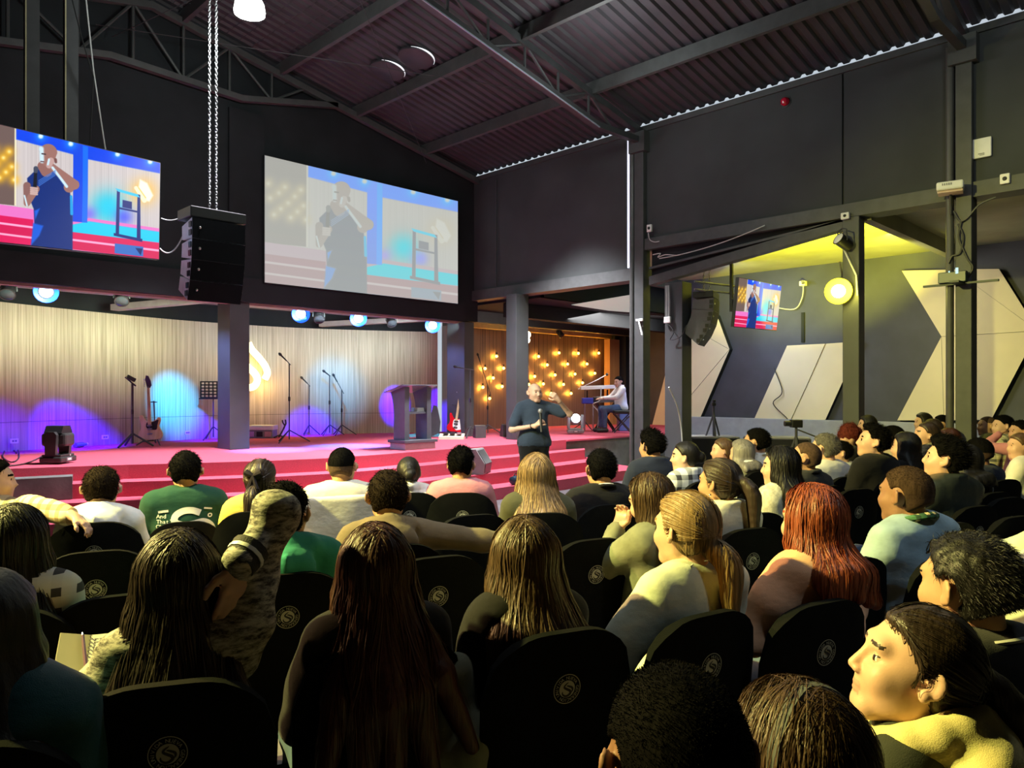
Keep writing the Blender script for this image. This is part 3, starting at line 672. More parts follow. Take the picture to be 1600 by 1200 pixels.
# pools of blue light on the oak wall and the floor (aimed from the lighting bar)
def wallpt(px, py): 
    y = 14.2
    return on_y(px, py, y)
def pool(src, px, py, e, col, ang, blend=0.55, yy=14.0):
    spot('blue_pool', src, on_y(px, py, yy), e, col, ang, blend, 0.03)
pool((2.6, 11.9, 2.9), 128, 712, 5200, BLUE, 30, 0.8, 13.7)
pool((2.0, 11.9, 2.9), 45, 716, 1200, BLUE, 30, 0.9, 13.4)
pool((5.2, 12.1, 2.9), 272, 625, 1900, CYAN, 26, 1.0, 14.3)
pool((5.6, 12.1, 2.9), 315, 700, 2400, BLUE, 28, 0.9, 14.3)
pool((7.0, 12.1, 2.9), 486, 698, 3600, BLUE, 24, 0.9, 14.4)
pool((7.4, 12.1, 2.9), 524, 612, 520, CYAN, 34, 1.0, 14.3)
pool((9.1, 12.0, 2.9), 612, 657, 5200, BLUE, 17.5, 0.7, 14.0)
pool((9.9, 12.1, 2.9), 684, 662, 1800, BLUE, 17, 0.9, 13.4)
t_ = on_z(545, 697, ZS); spot('blue_pool', (7.4, 11.0, 2.95), t_, 3600, (0.0, 0.24, 1.0), 40, 0.9, 0.03)
t_ = on_z(430, 703, ZS); spot('blue_pool', (6.2, 11.0, 2.95), t_, 2600, (0.0, 0.26, 1.0), 36, 0.9, 0.03)

# yellow lamp and the white PAR can on the right-hand post
p = on_x(1310, 455, UW-0.16)
t = thing('floodlight', 'glaring yellow floodlight on the middle right post', 'stage light', p)
q = (CAMP-p).normalized().to_track_quat('Z', 'Y').to_matrix()
MB().lathe([(0.05, -0.14), (0.085, -0.10), (0.09, 0.0)], 18, M=q).build('housing', M_plastic, t, True)
MB().lathe([(0.08, -0.005), (0.17, 0.03), (0.175, 0.02)], 24, M=q, caps=False).build('halo_ring', emat('yellow_halo', (1.0, 0.90, 0.03), 1.6), t, True)  # yellow glare around the lamp, built as an emissive ring
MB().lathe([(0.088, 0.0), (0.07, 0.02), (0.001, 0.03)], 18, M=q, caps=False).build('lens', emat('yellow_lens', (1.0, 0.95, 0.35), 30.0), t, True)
MB().tube([(0, 0, 0), (0.1, 0.0, 0.05), (0.12, 0, 0.25), (0.05, 0, 0.4)], 0.012, 6).build('bracket', M_steel, t)
point('flood_glow', p+Vector((-0.12, -0.12, 0.0)), 16, (1.0, 0.92, 0.12), 0.06)
spot('flood_up', p+Vector((0.45, 0.55, -0.6)), (12.3, 5.5, 4.12), 2500, (1.0, 0.95, 0.05), 84, 0.5, 0.06)
p2 = on_x(1316, 377, UW-0.2); spotcan('silver PAR can clamped to the middle right post above the floodlight', p2, p2+Vector((-0.7, 0.4, 0.45)), M_white, 'stage_spotlight', 0.9)
p2 = on_x(1330, 415, UW-0.09); tag(MB().tube([on_x(1318, 388, UW-0.1), on_x(1326, 405, UW-0.12), on_x(1338, 430, UW-0.09), on_x(1340, 462, UW-0.09)], 0.012, 6).build('cable', M_cable_w), 'pale cable tied down the middle right post below the PAR can', 'cable')

# light of the lean-to bay
area('bay_light', (12.4, 4.2, 3.8), (14.7, 3.2, 2.0), 62, (1.0, 0.93, 0.72), 0.3, 3.0)
area('bay_light_cool', (12.6, 7.4, 3.6), (14.7, 7.6, 0.8), 70, (0.70, 0.80, 1.0), 0.4, 2.0)
spot('screen_glow', (12.2, 7.6, 2.9), (14.7, 6.6, 2.2), 90, (0.6, 0.75, 1.0), 50, 1.0, 0.1)
area('stage_bay_light', (13.5, 10.4, 3.3), (14.0, 12.0, 0.7), 110, (1.0, 0.92, 0.86), 3.5, 0.4)

# ================================================================== BULB WALL
M_bulb = emat('filament_bulb', (1.0, 0.70, 0.18), 5.0)
bulbs = [(262, 438), (160, 548), (232, 632), (312, 708), (200, 815), (325, 545), (638, 440), (820, 408), (993, 412), (1175, 410), (530, 530), (715, 515), (897, 508), (1070, 507), (603, 618), (785, 605), (963, 597), (1140, 590), (680, 685), (860, 690), (1030, 675), (750, 770), (928, 770), (550, 690), (640, 770), (140, 715)]
for i, (bx, by) in enumerate(bulbs):
    px, py = 730+bx/5.716, 480+by/5.714; p = on_y(px, py, 13.19)
    ri = 0 if by < 460 else 1 if by < 560 else 2 if by < 650 else 3 if by < 730 else 4
    mates = sorted(q[0] for q in bulbs if (0 if q[1] < 460 else 1 if q[1] < 560 else 2 if q[1] < 650 else 3 if q[1] < 730 else 4) == ri)
    lab = 'glowing amber bulb, %s from the left in the %s row on the brown stage wall' % (('first', 'second', 'third', 'fourth', 'fifth', 'sixth', 'seventh')[mates.index(bx)], ('top', 'second', 'third', 'fourth', 'lowest')[ri])
    t = thing('hanging_bulb', lab, 'bulb', p, 0, 'amber bulbs on the stage wall')
    MB().ball((0, 0, 0), 0.036, 10).build('globe', M_bulb, t, True)
    MB().lathe([(0.02, 0.04), (0.022, 0.09), (0.01, 0.10)], 8).build('socket', M_plastic, t)
    MB().tube([(0, 0, 0.1), (0, 0, 3.12-p.z)], 0.004, 4).build('cord', M_cable_k, t)
    point('bulb_light', p+Vector((0, 0.055, 0)), 4.5, (1.0, 0.45, 0.05), 0.012)
p = on_y(824, 527, 12.2); t = thing('twin_lamp', 'pair of bright cream lamps under the yellow beam beside the grey post', 'lamp', p)
MB().ball((0, 0, 0.06), 0.085, 12).ball((-0.02, 0, -0.07), 0.08, 12).build('globe', emat('cream_lamp', (1.0, 0.92, 0.55), 8.0), t, True)
MB().cyl((0, 0, 0.1), (0, 0, 3.42-p.z), 0.012).build('stem', M_steel, t)
p = on_y(876, 522, 12.4); spotcan('small black stage lamp with blue cap hung before the bulb wall', p, p+Vector((0.2, -0.5, -0.6)), M_darkl, 'stage_spotlight', 0.8)
p = on_y(873, 512, 12.4); tag(MB().box(p-Vector((0.05, 0.05, 0.035)), p+Vector((0.05, 0.05, 0.035)), bev=0.01).build('clamp', mat('blue_clamp', (0.03, 0.06, 0.6), 0.4)), 'small blue clamp on the beam above the bulb wall', 'clamp')
tag(MB().tube(catenary(on_y(855, 493, 12.1), on_y(938, 499, 12.1), 0.12), 0.012, 6).build('cable', M_cable_w), 'white cable sagging under the stage bay ceiling', 'cable')

# ================================================================== NEON LOGO on the oak wall
lg = on_y(405, 592, 14.28); kx = (lg-CAMP).length/FPX*1.15
t = thing('neon_logo', 'glowing cream flame-shaped neon emblem on the oak wall, half behind the column', 'sign', lg)
M_neon = emat('neon_tube', (1.0, 0.88, 0.56), 1.7)
def ns(pts): return [Vector(((x-405)*kx*0.86, 0, (592-y)*kx*0.87)) for x, y in pts]
def smoothp(P, n=6):
    out = []
    for i in range(len(P)-1):
        p0, p1, p2, p3 = P[max(i-1, 0)], P[i], P[i+1], P[min(i+2, len(P)-1)]
        for k in range(n):
            s = k/n; out.append(0.5*((2*p1)+(p2-p0)*s+(2*p0-5*p1+4*p2-p3)*s*s+(3*p1-p0-3*p2+p3)*s**3))
    return out+[P[-1]]
MB().tube(smoothp(ns([(388, 540), (394, 550), (404, 560), (414, 572), (418, 583), (414, 592)])), 0.072, 8).build('tube', M_neon, t, True)
MB().tube(smoothp(ns([(374, 562), (386, 574), (397, 583), (402, 592), (399, 601), (391, 605), (378, 603), (370, 595)])), 0.072, 8).build('tube', M_neon, t, True)
MB().tube(smoothp(ns([(388, 540), (380, 548), (374, 560), (376, 572)])), 0.07, 8).build('tube', M_neon, t, True)
point('neon_glow', lg+Vector((0.02, -0.16, 0)), 26, (1.0, 0.60, 0.14), 0.12)

# ================================================================== THINGS ON THE STAGE
def stand_legs(b, r, z, n=3, rad=0.011, a0=0.3):
    for k in range(n):
        a = a0+2*math.pi*k/n; b.tube([(0, 0, z), (r*math.cos(a), r*math.sin(a), 0.008)], rad, 6)
def mic_stand(label, px, py, h, boom=None, base_z=ZS, legr=0.3, mic=True, a0=0.3, sc=1.0):
    p = on_z(px, py, base_z); t = thing('microphone_stand', label, 'microphone stand', p, -math.pi/4)
    MB().cyl((0, 0, 0.05), (0, 0, h), 0.012*sc, n=8).build('pole', M_steel, t)
    b = MB(); stand_legs(b, legr, 0.22, a0=a0, rad=0.011*sc); b.build('tripod_base', M_steel, t)
    end = Vector((0, 0, h)); d = Vector((-0.6, -0.2, 0.5)).normalized()
    if boom:
        e = Vector((boom[0], boom[2] if len(boom) > 2 else 0, h+boom[1])); f = Vector((0, 0, h))-(e-Vector((0, 0, h)))*0.45
        MB().tube([f, e], 0.008*sc, 6).build('boom', M_steel, t); end = e; d = (e-Vector((0, 0, h))).normalized()
    if mic:
        q = d.to_track_quat('Z', 'Y').to_matrix()
        MB().lathe([(0.011, -0.02), (0.016, 0.12), (0.026, 0.13), (0.028, 0.16), (0.012, 0.185)], 10, end, q).build('microphone', M_plastic, t, True)
    MB().lathe([(0.02, h*0.55-0.04), (0.022, h*0.55), (0.02, h*0.55+0.04)], 8).build('collar', M_plastic, t)
    return t
mic_stand('black tripod stand with clip at the top, left of the bass guitar', 207, 698, 1.05, (-0.12, 0.10), mic=False, sc=1.6, legr=0.32)
p = on_z(207, 698, ZS); 
tag(MB().box((p.x-0.09, p.y-0.02, p.z+1.10), (p.x+0.05, p.y+0.03, p.z+1.16), rot=Matrix.Rotation(0.5, 4, 'Y').to_3x3()).build('clip_holder', M_plastic), 'black holder clipped on the tripod stand left of the bass guitar', 'holder')
mic_stand('tall thin microphone stand in front of the oak wall right of the neon emblem', 452, 691, 1.42, (-0.06, 0.06), legr=0.36)
mic_stand('short microphone stand with trailing cable in the blue light', 483, 680, 1.05, (-0.05, 0.05), legr=0.22)
mic_stand('tripod microphone stand with upright microphone, middle of the stage back', 515, 680, 1.25, None, legr=0.3)
mic_stand('microphone stand with slanting boom arm left of the lectern', 534, 680, 0.95, (-0.10, 0.18), legr=0.3)
mic_stand('pale microphone stand in front of the column right of the red guitar', 735, 684, 1.35, (-0.16, 0.03), legr=0.3)
mic_stand('boom microphone stand in front of the amber bulbs behind the red guitar', 762, 680, 1.05, (-0.16, 0.50), legr=0.34)
def guitar(label, px, py, H, body_m, guard_m, neck_m, tilt, bass=False, head_m=None):
    p = on_z(px, py, ZS); t = thing('bass_guitar' if bass else 'electric_guitar', label, 'guitar', p, -math.pi/4)
    k = H/1.05; O = Vector((0, 0, 0.10))
    U = Vector((math.cos(tilt), 0, math.sin(tilt))); V = Vector((-math.sin(tilt), -0.0, math.cos(tilt))); Nn = Vector((0, -1, 0))
    lean = Matrix.Rotation(-0.12, 3, 'X'); U = lean @ U; V = lean @ V; Nn = lean @ Nn
    out = [(0.0, 0.0), (0.12, -0.005), (0.18, 0.03), (0.185, 0.10), (0.15, 0.17), (0.135, 0.22), (0.155, 0.27), (0.165, 0.33), (0.135, 0.345), (0.10, 0.315), (0.045, 0.29), (-0.045, 0.29), (-0.085, 0.33), (-0.125, 0.40), (-0.16, 0.40), (-0.165, 0.34), (-0.145, 0.25), (-0.15, 0.18), (-0.19, 0.11), (-0.185, 0.04), (-0.12, -0.005)]
    def cr(poly):
        P = [Vector((a, b_, 0)) for a, b_ in poly]; P = P+[P[0]]; Q = smoothp(P, 3)[:-1]; return [(q.x*k, q.y*k) for q in Q]
    MB().prism(cr(out), O, U, V, Nn, -0.02, 0.022).build('body', body_m, t)
    gd = [(0.02, 0.03), (0.12, 0.06), (0.125, 0.12), (0.10, 0.18), (0.10, 0.24), (0.13, 0.31), (0.05, 0.27), (-0.045, 0.27), (-0.07, 0.20), (-0.06, 0.10)] if not bass else [(0.0, 0.16), (0.10, 0.15), (0.12, 0.22), (0.14, 0.31), (0.05, 0.28), (-0.045, 0.28), (-0.06, 0.20)]
    MB().prism(cr(gd), O, U, V, Nn, 0.0225, 0.026).build('pickguard', guard_m, t)
    MB().prism([(-0.026*k, 0.24*k), (0.026*k, 0.24*k), (0.021*k, 0.84*k), (-0.021*k, 0.84*k)], O, U, V, Nn, 0.023, 0.043).build('neck', neck_m, t)
    hd = [(-0.021, 0.84), (0.021, 0.84), (0.05, 0.88), (0.04, 0.95), (0.0, 1.04), (-0.035, 1.05), (-0.05, 0.98)]
    MB().prism([(a*k, b_*k) for a, b_ in hd], O, U, V, Nn, 0.018, 0.034).build('headstock', head_m or neck_m, t)
    for i in range(4): c = O+U*(-0.065*k)+V*((0.88+i*0.035)*k)+Nn*0.026; MB().ball(c, 0.012, 6).build('tuning_peg', M_metal, t)
    for zz in (0.09, 0.17, 0.225): 
        c = O+V*(zz*k)+Nn*0.03; MB().prism([(-0.04, -0.012), (0.04, -0.012), (0.04, 0.012), (-0.04, 0.012)], c, U, V, Nn, 0.0, 0.008).build('pickup', M_plastic if not bass else M_metal, t)
    for i in range(4): 
        x = -0.014+i*0.0093; MB().tube([O+U*x+V*(0.09*k)+Nn*0.044, O+U*x+V*(0.86*k)+Nn*0.046], 0.0012, 3).build('string', M_metal, t)
    s = thing('guitar_stand', 'black folding stand under the '+('natural wood bass guitar' if bass else 'red electric guitar'), 'stand', p, -math.pi/4)
    b = MB(); b.tube([(0, 0.16, 0.03), (0, 0.10, 0.72*k)], 0.011, 6); b.tube([(-0.2, -0.1, 0.01), (0, 0.12, 0.18), (0.2, -0.1, 0.01)], 0.011, 6); b.tube([(0, 0.12, 0.2), (0, 0.30, 0.01)], 0.011, 6)
    b.tube([(-0.07, 0.06, 0.70*k), (0, 0.10, 0.70*k), (0.07, 0.06, 0.70*k)], 0.009, 6); b.tube([(-0.1, -0.06, 0.07), (0, 0.1, 0.08), (0.1, -0.06, 0.07)], 0.011, 6); b.build('frame', M_steel, s)
    return t
M_natural = wood_mat('natural_ash', (0.55, 0.36, 0.16), (0.76, 0.56, 0.30), 18)
M_maple = mat('maple', (0.72, 0.53, 0.28), 0.35); M_redlac = mat('red_lacquer', (0.62, 0.01, 0.02), 0.15, var=0.05, bmp=0)
M_roswd = mat('dark_headstock', (0.04, 0.02, 0.06), 0.4)
guitar('natural wood bass guitar with black pickguard on a stand by the oak wall', 236, 696, 1.10, M_natural, M_plastic, M_maple, -0.10 if False else 0.09, True, M_roswd)
guitar('red electric guitar with white pickguard and maple neck by the column', 711, 682, 0.96, M_redlac, M_white, M_maple, -0.12)
# music stand half behind the column
p = on_z(333, 687, ZS); t = thing('music_stand', 'black perforated music stand peeking out left of the column', 'music stand', p, -math.pi/4)
b = MB()
for i in range(7):
    x = -0.23+i*0.0767; b.box((x-0.012, -0.012, 0.80), (x+0.012, 0.0, 1.1))
for i in range(6):
    z = 0.80+i*0.06; b.box((-0.242, -0.012, z-0.012), (0.242, 0.0, z+0.012))
b.box((-0.25, -0.05, 0.77), (0.25, 0.0, 0.79)); b.build('desk', M_plastic, t)
b = MB(); b.cyl((0, 0.01, 0.05), (0, 0.01, 0.95), 0.012, n=8); stand_legs(b, 0.3, 0.25); b.build('pole', M_steel, t)
# rack unit / amp right of the column and a small leaning stand
p = on_z(410, 684, ZS); t = thing('rack_unit', 'small equipment rack with white lid on the stage right of the column', 'rack', p, -math.pi/4)
MB().box((-0.25, -0.16, 0.0), (0.25, 0.16, 0.16), bev=0.01).build('case', M_grey, t); MB().box((-0.26, -0.17, 0.161), (0.26, 0.17, 0.25), bev=0.012).build('lid', M_white, t)
for x in (-0.17, 0.0, 0.16): MB().box((x-0.06, -0.172, 0.03), (x+0.06, -0.161, 0.13), bev=0.006).build('panel', M_metal if x else M_plastic, t)
p = on_z(442, 684, ZS); t = thing('instrument_hanger', 'small black leaning instrument cradle beside the rack', 'stand', p, -math.pi/4)
MB().tube([(-0.08, 0, 0.01), (0.0, 0, 0.15), (0.06, 0, 0.28), (0.05, 0, 0.36)], 0.018, 6).tube([(0.04, 0, 0.24), (0.0, 0, 0.30), (-0.01, 0, 0.35)], 0.016, 6).tube([(-0.14, -0.1, 0.01), (-0.08, 0, 0.05), (-0.02, 0.12, 0.01)], 0.016, 6).build('frame', M_steel, t)
# lectern
p = on_z(656, 702, ZS); t = thing('lectern', 'grey two-legged lectern with glass top on the stage front', 'lectern', (p.x, p.y+0.18, ZS))
M_lect = mat('lectern_slate', (0.10, 0.11, 0.13), 0.45); M_lectb = mat('lectern_plinth', (0.42, 0.40, 0.40), 0.6)
MB().box((-0.30, -0.20, 0), (0.30, 0.20, 0.105), bev=0.006).build('plinth', M_lectb, t); MB().box((-0.33, -0.225, 0.106), (0.33, 0.225, 0.15), bev=0.005).build('base_board', M_lect, t)
prof = [(-0.14, 0.151), (0.15, 0.151), (0.15, 0.55), (0.16, 0.68), (0.19, 0.80), (0.235, 0.90), (-0.14, 0.985)]
for x in (-0.22, 0.22): MB().prism(prof, (x, 0, 0), (0, 1, 0), (0, 0, 1), (1, 0, 0), -0.045, 0.045).build('side_panel', M_lect, t)
MB().box((-0.175, -0.12, 0.56), (0.175, 0.13, 0.59)).build('shelf', M_lect, t)
gl = bpy.data.materials.new('lectern_glass'); nt, N, L, b_ = nodes(gl); b_.inputs['Base Color'].default_value = (0.75, 0.9, 1, 1); b_.inputs['Transmission Weight'].default_value = 0.75; b_.inputs['Roughness'].default_value = 0.12
MB().prism([(-0.20, 1.01), (0.30, 0.892), (0.30, 0.904), (-0.20, 1.022)], (0, 0, 0), (0, 1, 0), (0, 0, 1), (1, 0, 0), -0.35, 0.35).build('glass_top', gl, t)
b = MB()
for i in range(4): b.box((0.02+i*0.004, -0.08, 0.592+i*0.016), (0.17-i*0.004, 0.08, 0.606+i*0.016))
tag(b.build('paper_stack', M_white), 'white papers lying on the lectern shelf', 'paper').location = t.location
# pedalboards and cables behind the lectern
p = on_z(706, 686, ZS); t = thing('pedalboard', 'cream guitar pedalboard on the floor below the red guitar', 'pedalboard', p, -math.pi/4)
MB().prism([(-0.15, 0.0), (0.15, 0.0), (0.15, 0.10), (-0.15, 0.05)], (0, 0, 0), (0, 1, 0), (0, 0, 1), (1, 0, 0), -0.24, 0.24).build('board', mat('cream_case', (0.70, 0.62, 0.45), 0.5), t)
for x in (-0.16, -0.03, 0.1): MB().box((x, -0.08, 0.085), (x+0.09, 0.05, 0.125), bev=0.008).build('pedal', M_plastic if x < 0 else M_metal, t)
for k, (px, py) in enumerate(((655, 682), (690, 683), (640, 684))):
    p = on_z(px, py, ZS); b = MB(); pts = [p+Vector((0.22*math.cos(a*1.3)*(1-a/22), 0.16*math.sin(a*1.3)*(1-a/22), 0.012+0.004*a)) for a in np.linspace(0, 14, 50)]
    tag(MB().tube(pts, 0.010, 5).build('cable_coil', mat('teal_cable', (0.1, 0.35, 0.5), 0.4)), ('coiled cable on the floor between the lectern legs', 'loose cable coil between lectern and red guitar', 'cable coil on the floor behind the left lectern leg')[k], 'cable')
p = on_z(702, 683, ZS); t = thing('gig_bag', 'grey gig bag leaning behind the red guitar', 'bag', p+Vector((-0.10, 0.35, 0)), -math.pi/4)
MB().prism([(-0.13, 0), (0.10, 0), (0.12, 0.3), (0.05, 0.62), (-0.02, 0.64), (-0.10, 0.3)], (0, 0, 0), (1, 0, 0), (0, 0.15, 1), (0, -1, 0), 0, 0.09).build('bag', mat('grey_nylon', (0.05, 0.05, 0.06), 0.8), t)
# small floor monitors by the bulb wall
for px, py, lb in ((749, 684, 'small round-backed floor monitor left of the pale post base'), (791, 682, 'small grey floor monitor at the foot of the stage post')):
    p = on_z(px, py, ZS); t = thing('floor_monitor', lb, 'loudspeaker', p, -0.5, 'small stage monitors')
    MB().prism([(-0.15, 0), (0.15, 0), (0.15, 0.10), (-0.02, 0.32), (-0.15, 0.30)], (0, 0, 0), (0, 1, 0), (0, 0, 1), (1, 0, 0), -0.13, 0.13).build('cabinet', mat('monitor_dark', (0.06, 0.06, 0.06), 0.5), t)
    t.scale = (0.8, 0.8, 0.8)
    MB().lathe([(0.10, 0), (0.085, 0.012), (0.03, -0.01)], 16, (0, -0.0, 0.0), None).build('cone', M_plastic, t).matrix_local = Matrix.Translation((0, 0.075, 0.21)) @ Matrix.Rotation(-0.65 if False else 0.9, 4, 'X')
# monitor wedge on the steps
p = on_z(745, 742, 0.36); t = thing('floor_monitor', 'pale grey wedge monitor on the red steps behind the man in pink', 'loudspeaker', p+Vector((0.2, 0.30, 0.0)), math.radians(212))
t.location.z = 0.352
MB().prism([(-0.2, 0), (0.22, 0), (0.24, 0.16), (0.10, 0.38), (-0.12, 0.36)], (0, 0, 0), (0, 1, 0), (0, 0, 1), (1, 0, 0), -0.22, 0.22).build('cabinet', mat('pale_cabinet', (0.24, 0.24, 0.24), 0.5), t)
MB().prism([(0.215, 0.02), (0.235, 0.155), (0.11, 0.35), (0.12, 0.36), (0.25, 0.16), (0.228, 0.02)], (0, 0, 0), (0, 1, 0), (0, 0, 1), (1, 0, 0), -0.18, 0.18).build('grille', M_plastic, t)
def moving_head(label, px, py, rz, lit, sc=1.0):
    p = on_z(px, py, ZS); t = thing('moving_head_light', label, 'stage light', p, rz)
    m = mat('moving_head_shell', (0.035, 0.034, 0.032), 0.35) if not lit else mat('moving_head_grey', (0.3, 0.32, 0.34), 0.4)
    b = MB().box((-0.19*sc, -0.15*sc, 0.02), (0.19*sc, 0.15*sc, 0.10*sc), bev=0.02); b.box((-0.16*sc, -0.13*sc, 0.1*sc), (0.16*sc, 0.13*sc, 0.13*sc), bev=0.012)
    b.build('base', m, t)
    MB().box((-0.06*sc, -0.155*sc, 0.04*sc), (0.06*sc, -0.151*sc, 0.085*sc)).build('display_panel', M_grey, t)
    MB().box((-0.035*sc, -0.157*sc, 0.05*sc), (0.035*sc, -0.155*sc, 0.075*sc)).build('button_plate', M_white, t)
    for s in (-1, 1): MB().prism([(-0.07*sc, 0.13*sc), (0.07*sc, 0.13*sc), (0.085*sc, 0.40*sc), (0.05*sc, 0.44*sc), (-0.05*sc, 0.44*sc), (-0.085*sc, 0.40*sc)], (s*0.155*sc, 0, 0), (0, 1, 0), (0, 0, 1), (1, 0, 0), -0.03*sc, 0.03*sc).build('yoke_arm', m, t)
    if lit:
        h = MB().ball((0, 0, 0.33*sc), 0.125*sc, 16, sc=(1, 1.1, 1)); h.build('head', m, t, True)
        MB().lathe([(0.10*sc, 0), (0.07*sc, 0.02), (0.001, 0.03)], 18, (0, -0.115*sc, 0.36*sc), Matrix.Rotation(math.pi/2-0.2, 3, 'X'), caps=False).build('lens', emat('white_lens', (0.85, 0.95, 1.0), 12.0), t, True)
    else:
        MB().box((-0.12*sc, -0.17*sc, 0.24*sc), (0.12*sc, 0.17*sc, 0.42*sc), bev=0.03).build('head', m, t)
        MB().prism([(-0.13*sc, 0.42*sc), (0.13*sc, 0.42*sc), (0.08*sc, 0.52*sc), (-0.08*sc, 0.52*sc)], (0, 0, 0), (1, 0, 0), (0, 0, 1), (0, 1, 0), -0.12*sc, 0.12*sc).build('lens_hood', M_plastic, t)
        MB().prism([(-0.012, 0.20), (0.012, 0.20), (0.012, 0.36), (-0.012, 0.36)], (0.187*sc, 0, 0), (0, 1, 0), (0, 0, 1), (1, 0, 0), 0, 0.003).build('arm_stripe', M_white, t)
        MB().tube([(0.0, -0.152, 0.1), (0.0, -0.154, 0.12)], 0.008, 5).build('indicator', M_white, t)
    return t
moving_head('black moving head stage light at the left stage edge', 91, 724, math.radians(45), False, 0.92)
moving_head('lit moving head stage light with white beam right of the standing speaker', 899, 678, math.radians(-45), True, 0.95)
sl = on_z(899, 678, ZS); spot('moving_head_beam', sl+Vector((-0.1, -0.1, 0.5)), sl+Vector((-1.5, -1.0, 0.6)), 60, (0.85, 0.95, 1.0), 40, 0.8, 0.05)
# cables at the left stage edge
for k, (pts, lb) in enumerate((([(10, 700), (22, 690), (30, 712), (18, 722), (4, 712), (14, 698), (26, 708)], 'tangled black cable on the far left of the stage'), ([(15, 728), (40, 724), (60, 716), (66, 712)], 'black cable running to the moving head light on the left'))):
    tag(MB().tube(smoothp([on_z(a, b_, ZS+0.012) for a, b_ in pts], 5), 0.009, 5).build('cable', M_cable_k), lb, 'cable')
# wall sockets on the oak wall
for px, py, lb in ((22, 689, 'white wall socket low on the oak wall at far left'), (164, 683, 'white wall socket low on the oak wall left of the bass'), (293, 676, 'white wall socket low on the oak wall right of the bass')):
    y = 13.42 if px < 100 else 13.78 if px < 200 else 14.30
    p = on_y(px, py, y-0.10)
    t = thing('wall_socket', lb, 'socket', p, math.radians(20))
    MB().box((-0.06, -0.01, -0.035), (0.06, 0.01, 0.035), bev=0.004).build('plate', M_white, t); MB().box((-0.035, -0.014, -0.015), (-0.005, -0.0101, 0.015)).box((0.005, -0.014, -0.015), (0.035, -0.0101, 0.015)).build('outlets', M_grey, t)
p = on_z(126, 699, ZS); t = thing('small_can', 'small blue and white bottle lying on the stage behind the moving head', 'bottle', p+Vector((0, 0, 0.045)), 0.7)
MB().lathe([(0.01, -0.15), (0.04, -0.14), (0.04, 0.05), (0.02, 0.10), (0.02, 0.14)], 12, M=Matrix.Rotation(math.pi/2, 3, 'Y')).build('body', mat('blue_plastic', (0.15, 0.2, 0.7), 0.3), t, True)
MB().lathe([(0.022, 0.14), (0.022, 0.17)], 10, M=Matrix.Rotation(math.pi/2, 3, 'Y')).build('cap', M_white, t)
# thing on the steps left of the speaker's legs
p = on_z(806, 757, 0.176); t = thing('bag', 'dark teal rolled bag on the steps beside the standing speaker', 'bag', p, 0.2)
MB().lathe([(0.02, -0.12), (0.06, -0.10), (0.07, 0.0), (0.06, 0.10), (0.02, 0.12)], 14, (0, 0, 0.07), Matrix.Rotation(math.pi/2, 3, 'Y')).build('roll', mat('teal_nylon', (0.008, 0.03, 0.055), 0.5), t, True)
MB().tube([(-0.06, 0, 0.135), (-0.03, 0, 0.17), (0.03, 0, 0.17), (0.06, 0, 0.135)], 0.008, 6).build('handle', M_plastic, t)

# ================================================================== KEYBOARD RIG (local axes: x to the photo's right, y away)
KY = 16.9; kp = on_z(945, 674, ZS); sc_ = (kp-CAMP).dot(Vector((R2, R2, 0)))/FPX
def kx_(px, py, y=0.0): return Vector(((px-945)*sc_, y, (674-py)*sc_))
t = thing('keyboard_stand', 'black X-frame keyboard stand on the side platform', 'stand', kp, -math.pi/4)
for y in (-0.12, 0.16):
    MB().tube([kx_(929, 673, y), kx_(962, 629, y)], 0.025, 6).build('brace', M_plastic, t); MB().tube([kx_(960, 673, y), kx_(932, 630, y)], 0.025, 6).build('brace', M_plastic, t)
for px in (913, 926): MB().tube([kx_(px, 673, -0.1), kx_(px, 628, -0.1)], 0.015, 6).build('leg', M_metal, t)
MB().tube([kx_(918, 628, 0.1), kx_(918, 610, 0.1)], 0.02, 6).tube([kx_(950, 628, 0.1), kx_(950, 609, 0.1)], 0.02, 6).build('upper_tier', M_plastic, t)
def keyb(label, a, c, h, m, y0, y1):
    tk = thing('synthesizer', label, 'keyboard', kp, -math.pi/4)
    A, B_ = kx_(*a, 0), kx_(*c, 0)
    MB().prism([(A.x, A.z), (B_.x, B_.z), (B_.x, B_.z+h), (A.x, A.z+h)], (0, 0, 0), (1, 0, 0), (0, 0, 1), (0, 1, 0), y0, y1).build('case', m, tk)
    b = MB(); n = 22
    for i in range(n):
        f = (i+0.5)/n; x = A.x+(B_.x-A.x)*f; z = A.z+(B_.z-A.z)*f+h; w = (B_.x-A.x)/n*0.42
        b.box((x-w, y1-0.16, z), (x+w, y1-0.01, z+0.012))
    b.build('keys', M_white, tk); return tk
keyb('white upper keyboard on the keyboard rig', (907, 609), (960, 607), 0.07, M_white, -0.14, 0.18)
keyb('grey lower keyboard on the keyboard rig', (934, 629), (968, 628), 0.13, M_grey, -0.14, 0.22)
tk = thing('drum_pad', 'blue-lit electronic pad at the left end of the keyboard rig', 'drum pad', kp, -math.pi/4)
A = kx_(909, 631, 0); MB().box((A.x, -0.12, A.z), (A.x+0.26, 0.18, A.z+0.14), bev=0.02).build('case', mat('blue_lit_case', (0.05, 0.06, 0.45), 0.4), tk)  # blue stage light put into the pad's base colour
b = MB(); b.tube([kx_(913, 631, 0), kx_(913, 673, 0)], 0.014, 6); b.build('pole', M_steel, tk)
tk = thing('mixer', 'small dark mixer box between pad and keyboard on the rig', 'mixer', kp, -math.pi/4)
A = kx_(926, 629, 0); MB().box((A.x, -0.12, A.z), (A.x+0.11, 0.15, A.z+0.12), bev=0.01).build('case', M_plastic, tk); MB().box((A.x+0.01, -0.10, A.z+0.121), (A.x+0.10, 0.13, A.z+0.135)).build('panel', M_metal, tk)
